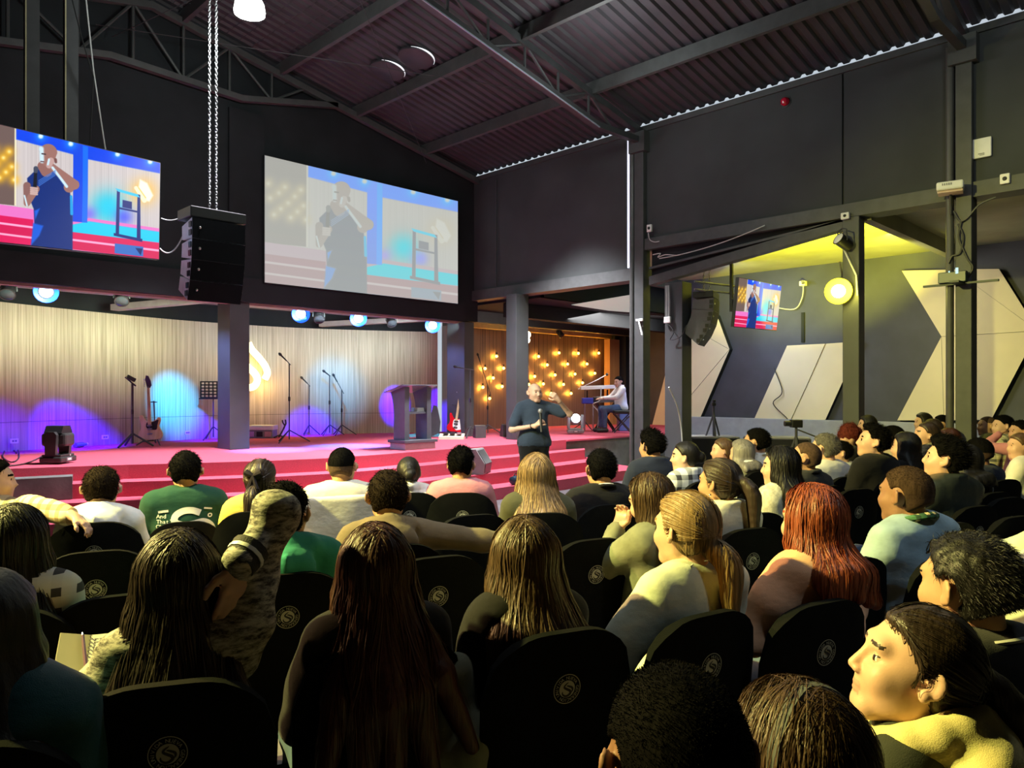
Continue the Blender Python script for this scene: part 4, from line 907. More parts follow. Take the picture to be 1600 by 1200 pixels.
t = thing('microphone_stand', 'boom microphone reaching over the white keyboard', 'microphone stand', kp, -math.pi/4)
MB().tube([kx_(905, 608, 0.3), kx_(938, 592, 0.3), kx_(950, 585, 0.3)], 0.010, 5).build('boom', M_metal, t); MB().ball(kx_(951, 584.5, 0.3), 0.035, 8).build('microphone', M_plastic, t, True); MB().tube([kx_(916, 603, 0.3), kx_(916, 673, 0.3)], 0.012, 5).build('pole', M_steel, t)
b = MB(); c0 = kx_(916, 673, 0.3)
for k in range(3): a = 1+2.1*k; b.tube([c0+Vector((0, 0, 0.2)), c0+Vector((0.3*math.cos(a), 0.3*math.sin(a), 0.012))], 0.012, 5)
b.build('tripod_base', M_steel, t)
t = thing('stool', 'black padded stool under the keyboard player', 'stool', on_z(972, 676, ZS), -math.pi/4)
MB().box((-0.2, -0.18, 0.42), (0.2, 0.18, 0.50), bev=0.03).build('seat', M_plastic, t)
for s in (-1, 1): MB().tube([(s*0.2, -0.15, 0.01), (-s*0.18, -0.15, 0.42)], 0.014, 6).tube([(s*0.2, 0.15, 0.01), (-s*0.18, 0.15, 0.42)], 0.014, 6).build('leg', M_steel, t)
p = on_z(986, 674, ZS); t = thing('equipment_case', 'blue-lit equipment case behind the keyboard player', 'case', p, -math.pi/4)
MB().box((-0.26, 0.1, 0), (0.22, 0.5, 0.42), bev=0.02).build('case', mat('blue_lit_grey_case', (0.12, 0.2, 0.42), 0.5), t); MB().tube([(-0.1, 0.08, 0.3), (0, 0.06, 0.34), (0.1, 0.08, 0.3)], 0.012, 6).build('handle', M_plastic, t)  # case coloured blue for the blue light on it
spot('rig_blue', kp+Vector((0.6, -1.6, 2.3)), kp+Vector((0.3, 0.2, 0.0)), 160, (0.15, 0.25, 1.0), 50, 0.9, 0.05)
tag(MB().tube(smoothp([kp+Matrix.Rotation(-math.pi/4, 3, 'Z') @ v for v in (kx_(938, 606, -0.15), kx_(936, 625, -0.18), kx_(925, 632, -0.18), kx_(934, 645, -0.18), kx_(932, 672, -0.18))]), 0.012, 5).build('cable', M_cable_w), 'white cables drooping from the keyboard rig', 'cable')

# ================================================================== RIGHT-HAND SIDE: cases, tripods, boxes, boards
def flight_case(label, px, py, Y, w, d, h, rz):
    p = at(px, py, Y); t = thing('flight_case', label, 'case', (p.x, p.y, 0), rz)
    MB().box((-w/2, -d/2, 0.0), (w/2, d/2, h), bev=0.01).build('body', M_plastic, t)
    b = MB()
    for sx in (-1, 1):
        for sy in (-1, 1): b.box((sx*w/2-0.018, sy*d/2-0.018, 0.0), (sx*w/2+0.018, sy*d/2+0.018, h+0.01))
    b.build('corner_edging', M_steel, t)
    MB().box((-w/2-0.01, -d/2-0.01, h+0.001), (w/2+0.01, d/2+0.01, h+0.03), bev=0.008).build('lid', M_grey, t)  # grey lid: lit top edge of the dark case put into the colour
flight_case('black equipment case with lit top edge as pale lid behind the hair-bun woman', 1110, 690, 12.9, 0.8, 0.6, 0.82, math.radians(-45))
flight_case('long black equipment case left of the small camera tripod', 1213, 690, 12.0, 0.95, 0.5, 0.86, math.radians(-60))
def cam_tripod(label, px, py, Y, foot_z, legr, camera):
    p = at(px, py, Y); H = p.z-foot_z; t = thing('camera_tripod', label, 'tripod', (p.x, p.y, foot_z), -math.pi/4)
    MB().cyl((0, 0, H*0.55), (0, 0, H), 0.018, n=8).build('centre_column', M_steel, t)
    for k in range(3):
        a = 0.5+2.094*k; e = Vector((legr*math.cos(a), legr*math.sin(a), 0.01)); MB().tube([(0, 0, H*0.9), e*0.5+Vector((0, 0, H*0.45)), e], [0.016, 0.014, 0.010], 6).build('leg', M_steel, t)
    if camera:
        MB().box((-0.07, -0.05, H), (0.07, 0.06, H+0.10), bev=0.012).build('camera_body', M_plastic, t); MB().cyl((-0.07, 0, H+0.05), (-0.15, 0, H+0.05), 0.035, n=12).build('camera_lens', M_plastic, t); MB().tube([(0.03, 0.02, H-0.03), (0.30, -0.04, H-0.14)], 0.010, 6).build('pan_handle', M_steel, t)
    else:
        MB().box((-0.035, -0.03, H), (0.035, 0.03, H+0.05), bev=0.008).build('head', M_plastic, t); MB().ball((0.01, 0, H+0.08), 0.03, 8).build('phone_clamp', M_plastic, t)
cam_tripod('tall thin tripod standing before the slate wall by the cream arrow panel', 1115, 634, 12.9, 0.0, 0.42, False)
cam_tripod('video camera on a black tripod behind the audience at right', 1244, 668, 9.6, 0.0, 0.35, True)
# cable on the slanted panel and the white cable down the post
tag(MB().tube(smoothp([on_x(a, b_, U2-0.16) for a, b_ in ((1209, 575), (1222, 612), (1208, 630), (1228, 652), (1234, 660))]), 0.010, 5).build('cable', M_cable_k), 'black cable wriggling down the slanted cream panel', 'cable')
tag(MB().tube(smoothp([on_y(a, b_, 6.437) for a, b_ in ((1045, 605), (1058, 635), (1064, 665), (1066, 690))]), 0.012, 5).build('cable', M_cable_w), 'white cable curving down the front of the grey post', 'cable')
# white boxes, fire bell, shelf
def wallbox(name, label, cat, px, py, x, w, h, d=0.04, dark=None):
    p = on_x(px, py, x); t = thing(name, label, cat, p)
    MB().box((-d, -w/2, -h/2), (0, w/2, h/2), bev=min(0.012, w*0.1)).build('housing', M_white, t)
    if dark: MB().lathe([(dark, 0), (dark*0.8, 0.012), (0.002, 0.016)], 14, (-d, 0, 0), Matrix.Rotation(-math.pi/2, 3, 'Y')).build('lens', M_plastic, t)
    return t
t = wallbox('wireless_router', 'large white square access point high on the side wall at right', 'router', 1535, 232, UW-0.001, 0.20, 0.235)
MB().box((-0.044, -0.03, -0.075), (-0.0401, 0.035, -0.065)).box((-0.044, -0.03, -0.09), (-0.0401, 0.02, -0.082)).build('label_print', M_grey, t)
wallbox('camera_box', 'small white security camera box on the dark beam at far right', 'camera', 1571, 280, UW-0.061, 0.10, 0.12, 0.04, 0.025)
t = wallbox('camera_box', 'small white camera box on the tall post beside the daylight slit', 'camera', 1016, 357, UW-0.10, 0.09, 0.12, 0.04, 0.025)
wallbox('camera_box', 'small white camera box at the head of the middle right post', 'camera', 1322, 338, UW-0.07, 0.11, 0.09, 0.05, 0.02)
tag(MB().tube(smoothp([on_x(a, b_, UW-0.11) for a, b_ in ((1013, 364), (1015, 374), (1022, 378), (1030, 377))]), 0.008, 5).build('cable', M_cable_w), 'short white cable below the camera box on the tall post', 'cable')
p = on_x(1227, 159, UW-0.01); t = thing('alarm_bell', 'small red round alarm bell high on the side wall', 'alarm', p)
MB().lathe([(0.06, 0), (0.06, 0.03), (0.04, 0.06), (0.005, 0.07)], 20, (0, 0, 0), Matrix.Rotation(-math.pi/2, 3, 'Y')).build('dome', mat('alarm_red', (0.5, 0.01, 0.04), 0.2), t, True)
MB().lathe([(0.085, -0.012), (0.085, 0.0)], 20, (0, 0, 0), Matrix.Rotation(-math.pi/2, 3, 'Y')).build('back_plate', M_plastic, t)
p = on_x(1485, 293, UW-0.25); t = thing('projector', 'white vented projector box fixed to the far right post', 'projector', p, math.radians(12))
MB().box((-0.14, -0.14, -0.05), (0.10, 0.14, 0.05), bev=0.02).build('housing', M_white, t)
b = MB()
for i in range(5): b.box((-0.145, -0.02+i*0.022, 0.0), (-0.139, -0.008+i*0.022, 0.025))
b.build('vents', M_grey, t); MB().box((-0.10, -0.13, -0.075), (0.09, 0.13, -0.051)).build('underside', mat('pinkish_tray', (0.6, 0.45, 0.38), 0.6), t); MB().cyl((0.05, 0, -0.07), (0.12, 0, -0.30), 0.015, n=8).build('arm', M_steel, t)
p = on_x(1500, 443, UW-0.16); t = thing('wall_shelf', 'dark shelf bracket board on the far right post', 'shelf', p)
MB().box((-0.02, -0.40, -0.012), (0.02, 0.40, 0.012), rot=Matrix.Rotation(math.radians(0), 3, 'X')).box((-0.25, -0.05, -0.012), (0.1, 0.05, 0.012)).build('board', mat('dark_green_board', (0.03, 0.045, 0.035), 0.5), t)
tt = thing('amplifier', 'small dark device with lights standing on the post shelf', 'device', p+Vector((-0.02, 0.06, 0.013)))
MB().box((-0.05, -0.14, 0), (0.05, 0.16, 0.13), bev=0.008).build('case', mat('dark_green_case', (0.03, 0.05, 0.045), 0.4), tt); MB().box((-0.054, -0.06, 0.10), (-0.0501, -0.03, 0.17)).box((-0.054, 0.03, 0.12), (-0.0501, 0.045, 0.14)).build('indicator', emat('blue_indicator', (0.35, 0.6, 0.8), 0.9), tt)
for k, pts in enumerate((((1490, 330), (1500, 345), (1512, 340), (1530, 320), (1556, 308)), ((1502, 345), (1498, 370), (1505, 390), (1512, 405), (1520, 418), (1512, 432)), ((1497, 350), (1505, 370), (1500, 395), (1488, 400), (1482, 412)))):
    tag(MB().tube(smoothp([on_x(a, b_, UW-0.13) for a, b_ in pts]), 0.011, 5).build('cable', M_cable_k if k else M_steel), ('black cable bundle looping from the far right post to the beam', 'black cable down the far right post to the shelf', 'thin cable left side of the far right post')[k], 'cable')
# cables and metal arms near the tall post
tag(MB().tube(smoothp([on_x(a, b_, UW-0.12) for a, b_ in ((1020, 398), (1032, 396), (1028, 402), (1040, 398), (1056, 399), (1066, 397))]), 0.008, 5).build('cable', M_cable_w), 'white cable knot at the lower beam right of the tall post', 'cable')
tag(MB().tube(catenary(on_x(1030, 404, UW-0.1), on_x(1195, 352, UW-0.1), 0.06, 14), 0.008, 5).build('cable', M_cable_w), 'thin white cable along the raking beam', 'cable')
t = thing('junction_box', 'white junction box with dangling cables on the grey post', 'box', on_x(1044, 500, UW-0.09))
MB().box((-0.04, -0.06, -0.05), (0.0, 0.06, 0.05), bev=0.008).build('housing', M_white, t)
for k in range(5): MB().tube(smoothp([Vector((-0.02, -0.04+0.02*k, 0.05)), Vector((-0.03, -0.05+0.02*k, 0.3)), Vector((-0.02, -0.03+0.018*k, 0.55))]), 0.008, 5).build('cable', M_cable_w if k % 2 else M_grey, t)
MB().tube(smoothp([Vector((-0.02, 0.0, -0.05)), Vector((-0.03, -0.12, -0.2)), Vector((-0.03, -0.06, -0.32)), Vector((-0.03, -0.25, -0.28)), Vector((-0.02, -0.35, -0.1))]), 0.007, 5).build('cable', M_cable_k, t)
t = thing('angle_arm', 'white angled metal arm on the tall post', 'bracket', on_x(1001, 500, UW-0.10))
MB().box((-0.03, -0.06, -0.02), (0.0, 0.08, 0.02), bev=0.004).build('plate', M_white, t); MB().tube([(-0.02, 0.03, 0), (-0.10, -0.10, -0.26)], 0.014, 6).build('arm', M_white, t)
for a, c, lb in (((1085, 440), (1208, 455), 'upper thin steel truss rail holding the small television'), ((1085, 452), (1208, 466), 'lower thin steel truss rail holding the small television')):
    tag(MB().tube([at(*a, 11.6), at(*c, 12.3)], 0.016, 6).build('rail', M_grey), lb, 'rail')
p = on_x(1255, 443, U2-0.05); t = thing('wall_camera', 'small grey wall camera with cable above the slanted panel', 'camera', p)
MB().box((-0.06, -0.06, -0.05), (0.05, 0.06, 0.05), bev=0.01).build('body', M_white, t); MB().cyl((-0.05, -0.02, 0.0), (-0.16, -0.06, 0.02), 0.03, n=10).build('lens', M_grey, t); MB().tube(smoothp([Vector((0, 0, -0.05)), Vector((0, 0.03, -0.3)), Vector((0, 0.2, -0.5)), Vector((0, 0.7, -0.4)), Vector((0, 0.9, -0.38))]), 0.012, 5).build('cable', M_cable_w, t)
tag(MB().box((U2-0.03, on_x(1255, 500, U2).y-0.03, 2.6), (U2-0.001, on_x(1255, 500, U2).y+0.03, 3.2)).build('conduit', M_black), 'dark vertical conduit on the slate wall above the slanted panel', 'conduit')
# ================================================================== FIGURES: implicit surfaces meshed by surface nets on a stretched grid
F32 = np.float32
def axis(lo, hi, coarse, fine):
    """grid lines from lo to hi: step `coarse`, but finer inside the intervals (a, b, step)"""
    xs = [lo]; x = lo
    while x < hi:
        st = coarse
        for a, b, f in fine:
            if a-coarse*0.5 <= x <= b: st = min(st, f)
            elif x < a and x+st > a: st = max(f, a-x) if a-x > 1e-6 else f
        x += st; xs.append(x)
    return np.array(xs, F32)
class Grid:
    def __init__(s, lo, hi, coarse, fine=()):
        s.ax = [axis(lo[k], hi[k], coarse, [(c[k]-r[k], c[k]+r[k], st) for c, r, st in fine]) for k in range(3)]
        s.D = np.full([len(a) for a in s.ax], 0.25, F32); s.coarse = coarse
    def view(s, lo, hi):
        sl = []
        for k in range(3):
            a = np.searchsorted(s.ax[k], lo[k]); b = np.searchsorted(s.ax[k], hi[k]); sl.append(slice(max(a-1, 0), b+1))
        X = s.ax[0][sl[0]][:, None, None]; Y = s.ax[1][sl[1]][None, :, None]; Z = s.ax[2][sl[2]][None, None, :]
        return tuple(sl), X, Y, Z
    def add(s, prim, grow=0.0, op='u'):
        kind = prim[0]; k = prim[-1]; m = 0.06+k+grow
        if kind == 'rc':
            _, a, b, ra, rb, _ = prim; a = np.array(a, F32); b = np.array(b, F32); r = max(ra, rb)+m
            lo = np.minimum(a, b)-r; hi = np.maximum(a, b)+r
        elif kind == 'el':
            _, c, rad, R, _ = prim; c = np.array(c, F32); r = max(rad)+m; lo = c-r; hi = c+r
        else:
            _, c, r, fn, _ = prim; lo = np.array(c, F32)-r-m; hi = np.array(c, F32)+r+m
        sl, X, Y, Z = s.view(lo, hi)
        if min(X.size, Y.size, Z.size) == 0: return
        if kind == 'rc':
            ba = b-a; bb = float(ba @ ba)+1e-9
            t = ((X-a[0])*ba[0]+(Y-a[1])*ba[1]+(Z-a[2])*ba[2])/bb; np.clip(t, 0, 1, out=t)
            d = np.sqrt((X-a[0]-t*ba[0])**2+(Y-a[1]-t*ba[1])**2+(Z-a[2]-t*ba[2])**2)-(ra+(rb-ra)*t)
        elif kind == 'el':
            px, py, pz = X-c[0], Y-c[1], Z-c[2]
            if R is not None:
                px, py, pz = (R[0][0]*px+R[1][0]*py+R[2][0]*pz, R[0][1]*px+R[1][1]*py+R[2][1]*pz, R[0][2]*px+R[1][2]*py+R[2][2]*pz)
            k0 = np.sqrt((px/rad[0])**2+(py/rad[1])**2+(pz/rad[2])**2); k1 = np.sqrt((px/rad[0]**2)**2+(py/rad[1]**2)**2+(pz/rad[2]**2)**2)+1e-9
            d = k0*(k0-1.0)/k1
        else: d = fn(X, Y, Z)
        d = d-grow; D = s.D[sl]
        if op == 'u':
            if k > 1e-5:
                h = np.clip(0.5+0.5*(D-d)/k, 0, 1); s.D[sl] = D+(d-D)*h-k*h*(1-h)
            else: s.D[sl] = np.minimum(D, d)
        else:      # subtract
            h = np.clip(0.5-0.5*(D+d)/max(k, 1e-5), 0, 1); s.D[sl] = D+(-d-D)*h+max(k, 1e-5)*h*(1-h)
    def full(s): return s.ax[0][:, None, None], s.ax[1][None, :, None], s.ax[2][None, None, :]
    def cut(s, fn, k=0.006):
        X, Y, Z = s.full(); e = fn(X, Y, Z); D = s.D
        h = np.clip(0.5-0.5*(D-e)/k, 0, 1); s.D = (D+(e-D)*h+k*h*(1-h)).astype(F32)
    def mesh(s):
        D = s.D; nx, ny, nz = D.shape; ins = D < 0
        acc = np.zeros((nx-1)*(ny-1)*(nz-1)*3, np.float64).reshape(-1, 3); cnt = np.zeros(len(acc), np.int32)
        cid = lambda i, j, k: (i*(ny-1)+j)*(nz-1)+k
        dims = (nx, ny, nz); quads = []
        for A in range(3):
            B, C = (A+1) % 3, (A+2) % 3
            s0 = [slice(None)]*3; s1 = [slice(None)]*3; s0[A] = slice(0, -1); s1[A] = slice(1, None)
            x = ins[tuple(s0)] != ins[tuple(s1)]; idx = np.argwhere(x)
            if not len(idx): continue
            nxt = idx.copy(); nxt[:, A] += 1
            d0 = D[idx[:, 0], idx[:, 1], idx[:, 2]].astype(float); d1 = D[nxt[:, 0], nxt[:, 1], nxt[:, 2]].astype(float); t = d0/(d0-d1)
            P = np.stack([s.ax[q][idx[:, q]] for q in range(3)], 1).astype(float); P[:, A] += t*(s.ax[A][nxt[:, A]]-s.ax[A][idx[:, A]])
            ids = []
            for db, dc in ((0, 0), (-1, 0), (-1, -1), (0, -1)):
                c = idx.copy(); c[:, B] += db; c[:, C] += dc
                ok = (c[:, B] >= 0) & (c[:, C] >= 0) & (c[:, B] < dims[B]-1) & (c[:, C] < dims[C]-1)
                ci = np.where(ok, cid(c[:, 0], c[:, 1], c[:, 2]), -1)
                for q in range(3): acc[:, q] += np.bincount(ci[ok], P[ok, q], len(acc))
                cnt += np.bincount(ci[ok], minlength=len(acc)).astype(np.int32); ids.append(ci)
            q = np.stack(ids, 1); ok = (q >= 0).all(1); q = q[ok]; fl = d0[ok] > 0
            q[fl] = q[fl][:, ::-1]; quads.append(q)
        if not quads: return np.zeros((0, 3)), np.zeros((0, 4), int)
        Q = np.concatenate(quads); use = cnt > 0; remap = np.full(len(cnt), -1); remap[use] = np.arange(use.sum())
        return acc[use]/cnt[use][:, None], remap[Q]
def np_mesh(name, V, Q, mats, mi=None, extra=None):
    """V Nx3, Q Mx4 -> mesh; extra = (verts, quads, material index) appended"""
    if extra is not None:
        V2, Q2, m2 = extra; mi = np.concatenate([np.zeros(len(Q), int) if mi is None else mi, np.full(len(Q2), m2)]); Q = np.concatenate([Q, Q2+len(V)]); V = np.concatenate([V, V2])
    me = bpy.data.meshes.new(name); me.vertices.add(len(V)); me.vertices.foreach_set('co', np.ascontiguousarray(V, F32).ravel())
    me.loops.add(Q.size); me.loops.foreach_set('vertex_index', Q.ravel().astype(np.int32))
    me.polygons.add(len(Q)); me.polygons.foreach_set('loop_start', np.arange(0, Q.size, 4, dtype=np.int32)); me.polygons.foreach_set('loop_total', np.full(len(Q), 4, np.int32))
    me.polygons.foreach_set('use_smooth', np.ones(len(Q), bool))
    for m in mats: me.materials.append(m)
    if mi is not None: me.polygons.foreach_set('material_index', mi.astype(np.int32))
    me.update(calc_edges=True); me.validate(); return me
def obj(name, me, parent=None, mats=None):
    o = bpy.data.objects.new(name, me); COL.objects.link(o)
    if parent: o.parent = parent
    if mats:
        for i, m in enumerate(mats):
            if i < len(o.material_slots): o.material_slots[i].link = 'OBJECT'; o.material_slots[i].material = m
    return o
# ---------------------------------------------------------------- skeleton
def Rz(a): c, s = math.cos(a), math.sin(a); return np.array([[c, -s, 0], [s, c, 0], [0, 0, 1]])
def Rx(a): c, s = math.cos(a), math.sin(a); return np.array([[1, 0, 0], [0, c, -s], [0, s, c]])
def Ry(a): c, s = math.cos(a), math.sin(a); return np.array([[c, 0, s], [0, 1, 0], [-s, 0, c]])
class Pose:
    """joints of a figure, hips over the origin, +y forward, +x the figure's right"""
    def __init__(s, stand=False, wf=1.0, hy=0.0, hp=0.0, hr=0.0, armR=None, armL=None, belly=1.0, neck=1.0, lean=0.0, fine_hands=False):
        s.key = (stand, wf, hy, hp, hr, str(armR), str(armL), belly, neck, lean, fine_hands)
        s.stand, s.wf, s.belly, s.lean, s.fh, s.neckf = stand, wf, belly, lean, fine_hands, neck
        dz = 0.475 if stand else 0.0; s.dz = dz; s.dy = lean
        s.sh = 0.165*wf
        def J(x, y, z): return np.array([x, y+lean*max(0, min(1, (z-dz-0.55)/0.45)), z])
        s.J = J
        s.R = Rz(math.radians(-hy)) @ Rx(math.radians(hp)) @ Ry(math.radians(hr))
        nb = J(0, -0.015, 1.045+dz); s.nb = nb
        s.hc = nb+s.R @ np.array([0, 0.035, 0.118])          # centre of the head
        dR = [(0.225*wf, 0.03, 0.75), (0.10, 0.30, 0.66)]; 
        if stand: dR = [(0.22*wf, -0.02, 0.72), (0.23*wf, 0.10, 0.48)]
        def arm(a, sg):
            sh = J(sg*s.sh, -0.02, 0.985+dz)
            if a is None: a = [(sg*dR[0][0], dR[0][1], dR[0][2]), (sg*dR[1][0], dR[1][1], dR[1][2])]; return [sh]+[np.array([p[0], p[1]+lean*0.7, p[2]+dz]) for p in a]
            return [sh]+[np.array([p[0], p[1], p[2]+dz]) for p in a]
        s.armR, s.armL = arm(armR, 1), arm(armL, -1)
        if stand:
            s.legs = [[np.array([sg*0.09, 0, 0.94]), np.array([sg*0.11, 0.03, 0.50]), np.array([sg*0.12, -0.01, 0.09]), np.array([sg*0.14, 0.16, 0.04])] for sg in (1, -1)]
        else:
            s.legs = [[np.array([sg*0.09, 0.02, 0.545]), np.array([sg*0.125, 0.45, 0.53]), np.array([sg*0.125, 0.43, 0.10]), np.array([sg*0.14, 0.60, 0.045])] for sg in (1, -1)]
    def torso(s, k=0.05):
        J, dz, w, b = s.J, s.dz, s.wf, s.belly
        return [('rc', (-0.075*w, 0, 0.56+dz), (0.075*w, 0, 0.56+dz), 0.118*b, 0.118*b, k), ('el', J(0, 0.008, 0.70+dz), (0.15*w*b, 0.118*b, 0.17), None, k),
                ('el', J(0, -0.01, 0.87+dz), (0.165*w, 0.108, 0.17), None, k), ('rc', J(-0.135*w, -0.02, 0.99+dz), J(0.135*w, -0.02, 0.99+dz), 0.058, 0.058, k),
                ('rc', J(-0.07, -0.03, 1.015+dz), J(0.07, -0.03, 1.015+dz), 0.05, 0.05, k)]
    def arm(s, j, wmul=1.0, k=0.03, to=1.0):
        a, b, c = j[:3]; c2 = b+(c-b)*to
        return [('rc', a, b, 0.052*wmul, 0.042*wmul, k), ('rc', b, c2, 0.042*wmul, (0.042+(0.028-0.042)*to)*wmul, k)]
    def leg(s, l, k=0.03):
        h, kn, an, to = l
        return [('rc', h, kn, 0.088, 0.058, k), ('rc', kn, an, 0.056, 0.038, k), ('rc', an+np.array([0, -0.03, -0.045]), to, 0.042, 0.034, 0.02)]
    def hand(s, j, side, curl=0.6, grip=None, pn=None):
        """five separate fingers; pn = direction the palm faces"""
        e, w = j[1], j[2]; d = (w-e)/np.linalg.norm(w-e)
        if len(j) > 3: d = np.array(j[3], float); d /= np.linalg.norm(d)
        pn = np.array(pn if pn is not None else (0, 0, -1.0), float); pn = pn-d*(pn @ d); pn /= np.linalg.norm(pn)+1e-9
        sx = np.cross(d, pn)*side                               # towards the thumb
        P = []; k = 0.008
        palm0, palm1 = w+d*0.015, w+d*0.075
        for f in (-0.027, -0.009, 0.009, 0.027): P.append(('rc', palm0+sx*f*0.7, palm1+sx*f, 0.015, 0.0125, 0.012))
        P.append(('rc', w-d*0.02, w+d*0.02, 0.027, 0.022, 0.015))
        for f, L, r in ((0.030, 0.070, 0.0088), (0.010, 0.078, 0.009), (-0.010, 0.072, 0.0086), (-0.029, 0.056, 0.0076)):
            q = palm1+sx*f; ang = 0.0; spread = sx*f*2.2
            for seg, fr in ((0, 0.45), (1, 0.30), (2, 0.25)):
                ang += curl*(0.9 if seg else 0.7); dd = d*math.cos(ang)+pn*math.sin(ang)+spread*0.35; dd /= np.linalg.norm(dd)
                q2 = q+dd*L*fr; P.append(('rc', q, q2, r*(1.05-0.1*seg), r*(0.98-0.1*seg), k)); q = q2
        q = w+d*0.025+sx*0.026
        for seg, fr in ((0, 0.036), (1, 0.030), (2, 0.024)):
            dd = d*0.75+sx*(0.75-0.45*seg)+pn*(0.25+0.35*seg*curl); dd /= np.linalg.norm(dd); q2 = q+dd*fr; P.append(('rc', q, q2, 0.0118-0.001*seg, 0.0108-0.001*seg, k)); q = q2
        return P
HEAD_FN_CACHE = {}
def head_prims(ps, fem=False):
    """face in head coordinates -> figure coordinates"""
    c, R = ps.hc, ps.R
    T = lambda p: c+R @ np.array(p, float)
    jw = 0.054 if fem else 0.060
    P = [('el', T((0, -0.014, 0.022)), (0.0765, 0.097, 0.091), R, 0.0), ('el', T((0, 0.026, -0.042)), (jw, 0.066, 0.072), R, 0.03), ('rc', T((-0.014, 0.062, -0.099)), T((0.014, 0.062, -0.099)), 0.019, 0.019, 0.025),
         ('rc', T((-jw*0.8, 0.0, -0.062)), T((-0.02, 0.055, -0.095)), 0.018, 0.015, 0.02), ('rc', T((jw*0.8, 0.0, -0.062)), T((0.02, 0.055, -0.095)), 0.018, 0.015, 0.02),
         ('el', T((-0.040, 0.018, -0.048)), (0.024, 0.048, 0.042), R, 0.02), ('el', T((0.040, 0.018, -0.048)), (0.024, 0.048, 0.042), R, 0.02),
         ('el', T((-0.046, 0.032, -0.022)), (0.021, 0.040, 0.032), R, 0.02), ('el', T((0.046, 0.032, -0.022)), (0.021, 0.040, 0.032), R, 0.02),
         ('el', T((-0.036, 0.060, -0.03)), (0.024, 0.022, 0.022), R, 0.02), ('el', T((0.036, 0.060, -0.03)), (0.024, 0.022, 0.022), R, 0.02),
         ('rc', T((-0.034, 0.072, 0.027)), T((0.034, 0.072, 0.027)), 0.013, 0.013, 0.020),
         ('rc', T((0, 0.082, 0.014)), T((0, 0.101, -0.028)), 0.008, 0.0105, 0.010), ('el', T((-0.011, 0.094, -0.034)), (0.0095, 0.010, 0.008), R, 0.006), ('el', T((0.011, 0.094, -0.034)), (0.0095, 0.010, 0.008), R, 0.006)]
    S_ = [('el', T((-0.031, 0.088, 0.003)), (0.017, 0.013, 0.011), R, 0.010), ('el', T((0.031, 0.088, 0.003)), (0.017, 0.013, 0.011), R, 0.010)]
    E = [('el', T((-0.031, 0.070, 0.003)), (0.0125, 0.0125, 0.0125), R, 0.002), ('el', T((0.031, 0.070, 0.003)), (0.0125, 0.0125, 0.0125), R, 0.002),
         ('el', T((0, 0.081, -0.062)), (0.021, 0.0105, 0.0055), R, 0.004), ('el', T((0, 0.079, -0.0725)), (0.018, 0.011, 0.0065), R, 0.004)]
    for sg in (-1, 1):
        Re = R @ Rz(sg*0.70)
        es = 0.84 if fem else 1.0
        E.append(('el', T((sg*(0.089 if fem else 0.093), -0.016, 0.002)), (0.0072*es, 0.020*es, 0.031*es), Re, 0.006)); E.append(('el', T((sg*0.083, -0.004, -0.022)), (0.010, 0.011, 0.014), Re, 0.006))
    S2 = [('el', T((sg*(0.0955 if fem else 0.101), -0.008, 0.004)), (0.006, 0.010, 0.017), R @ Rz(sg*0.70), 0.004) for sg in (-1, 1)]
    nr = 0.053*ps.neckf*(0.88 if fem else 1.0)
    Nk = [('rc', ps.nb+np.array([0, -0.012, -0.06]), T((0, -0.030, -0.055)), nr*1.1, nr, 0.025)]
    return P, S_, E, S2, Nk
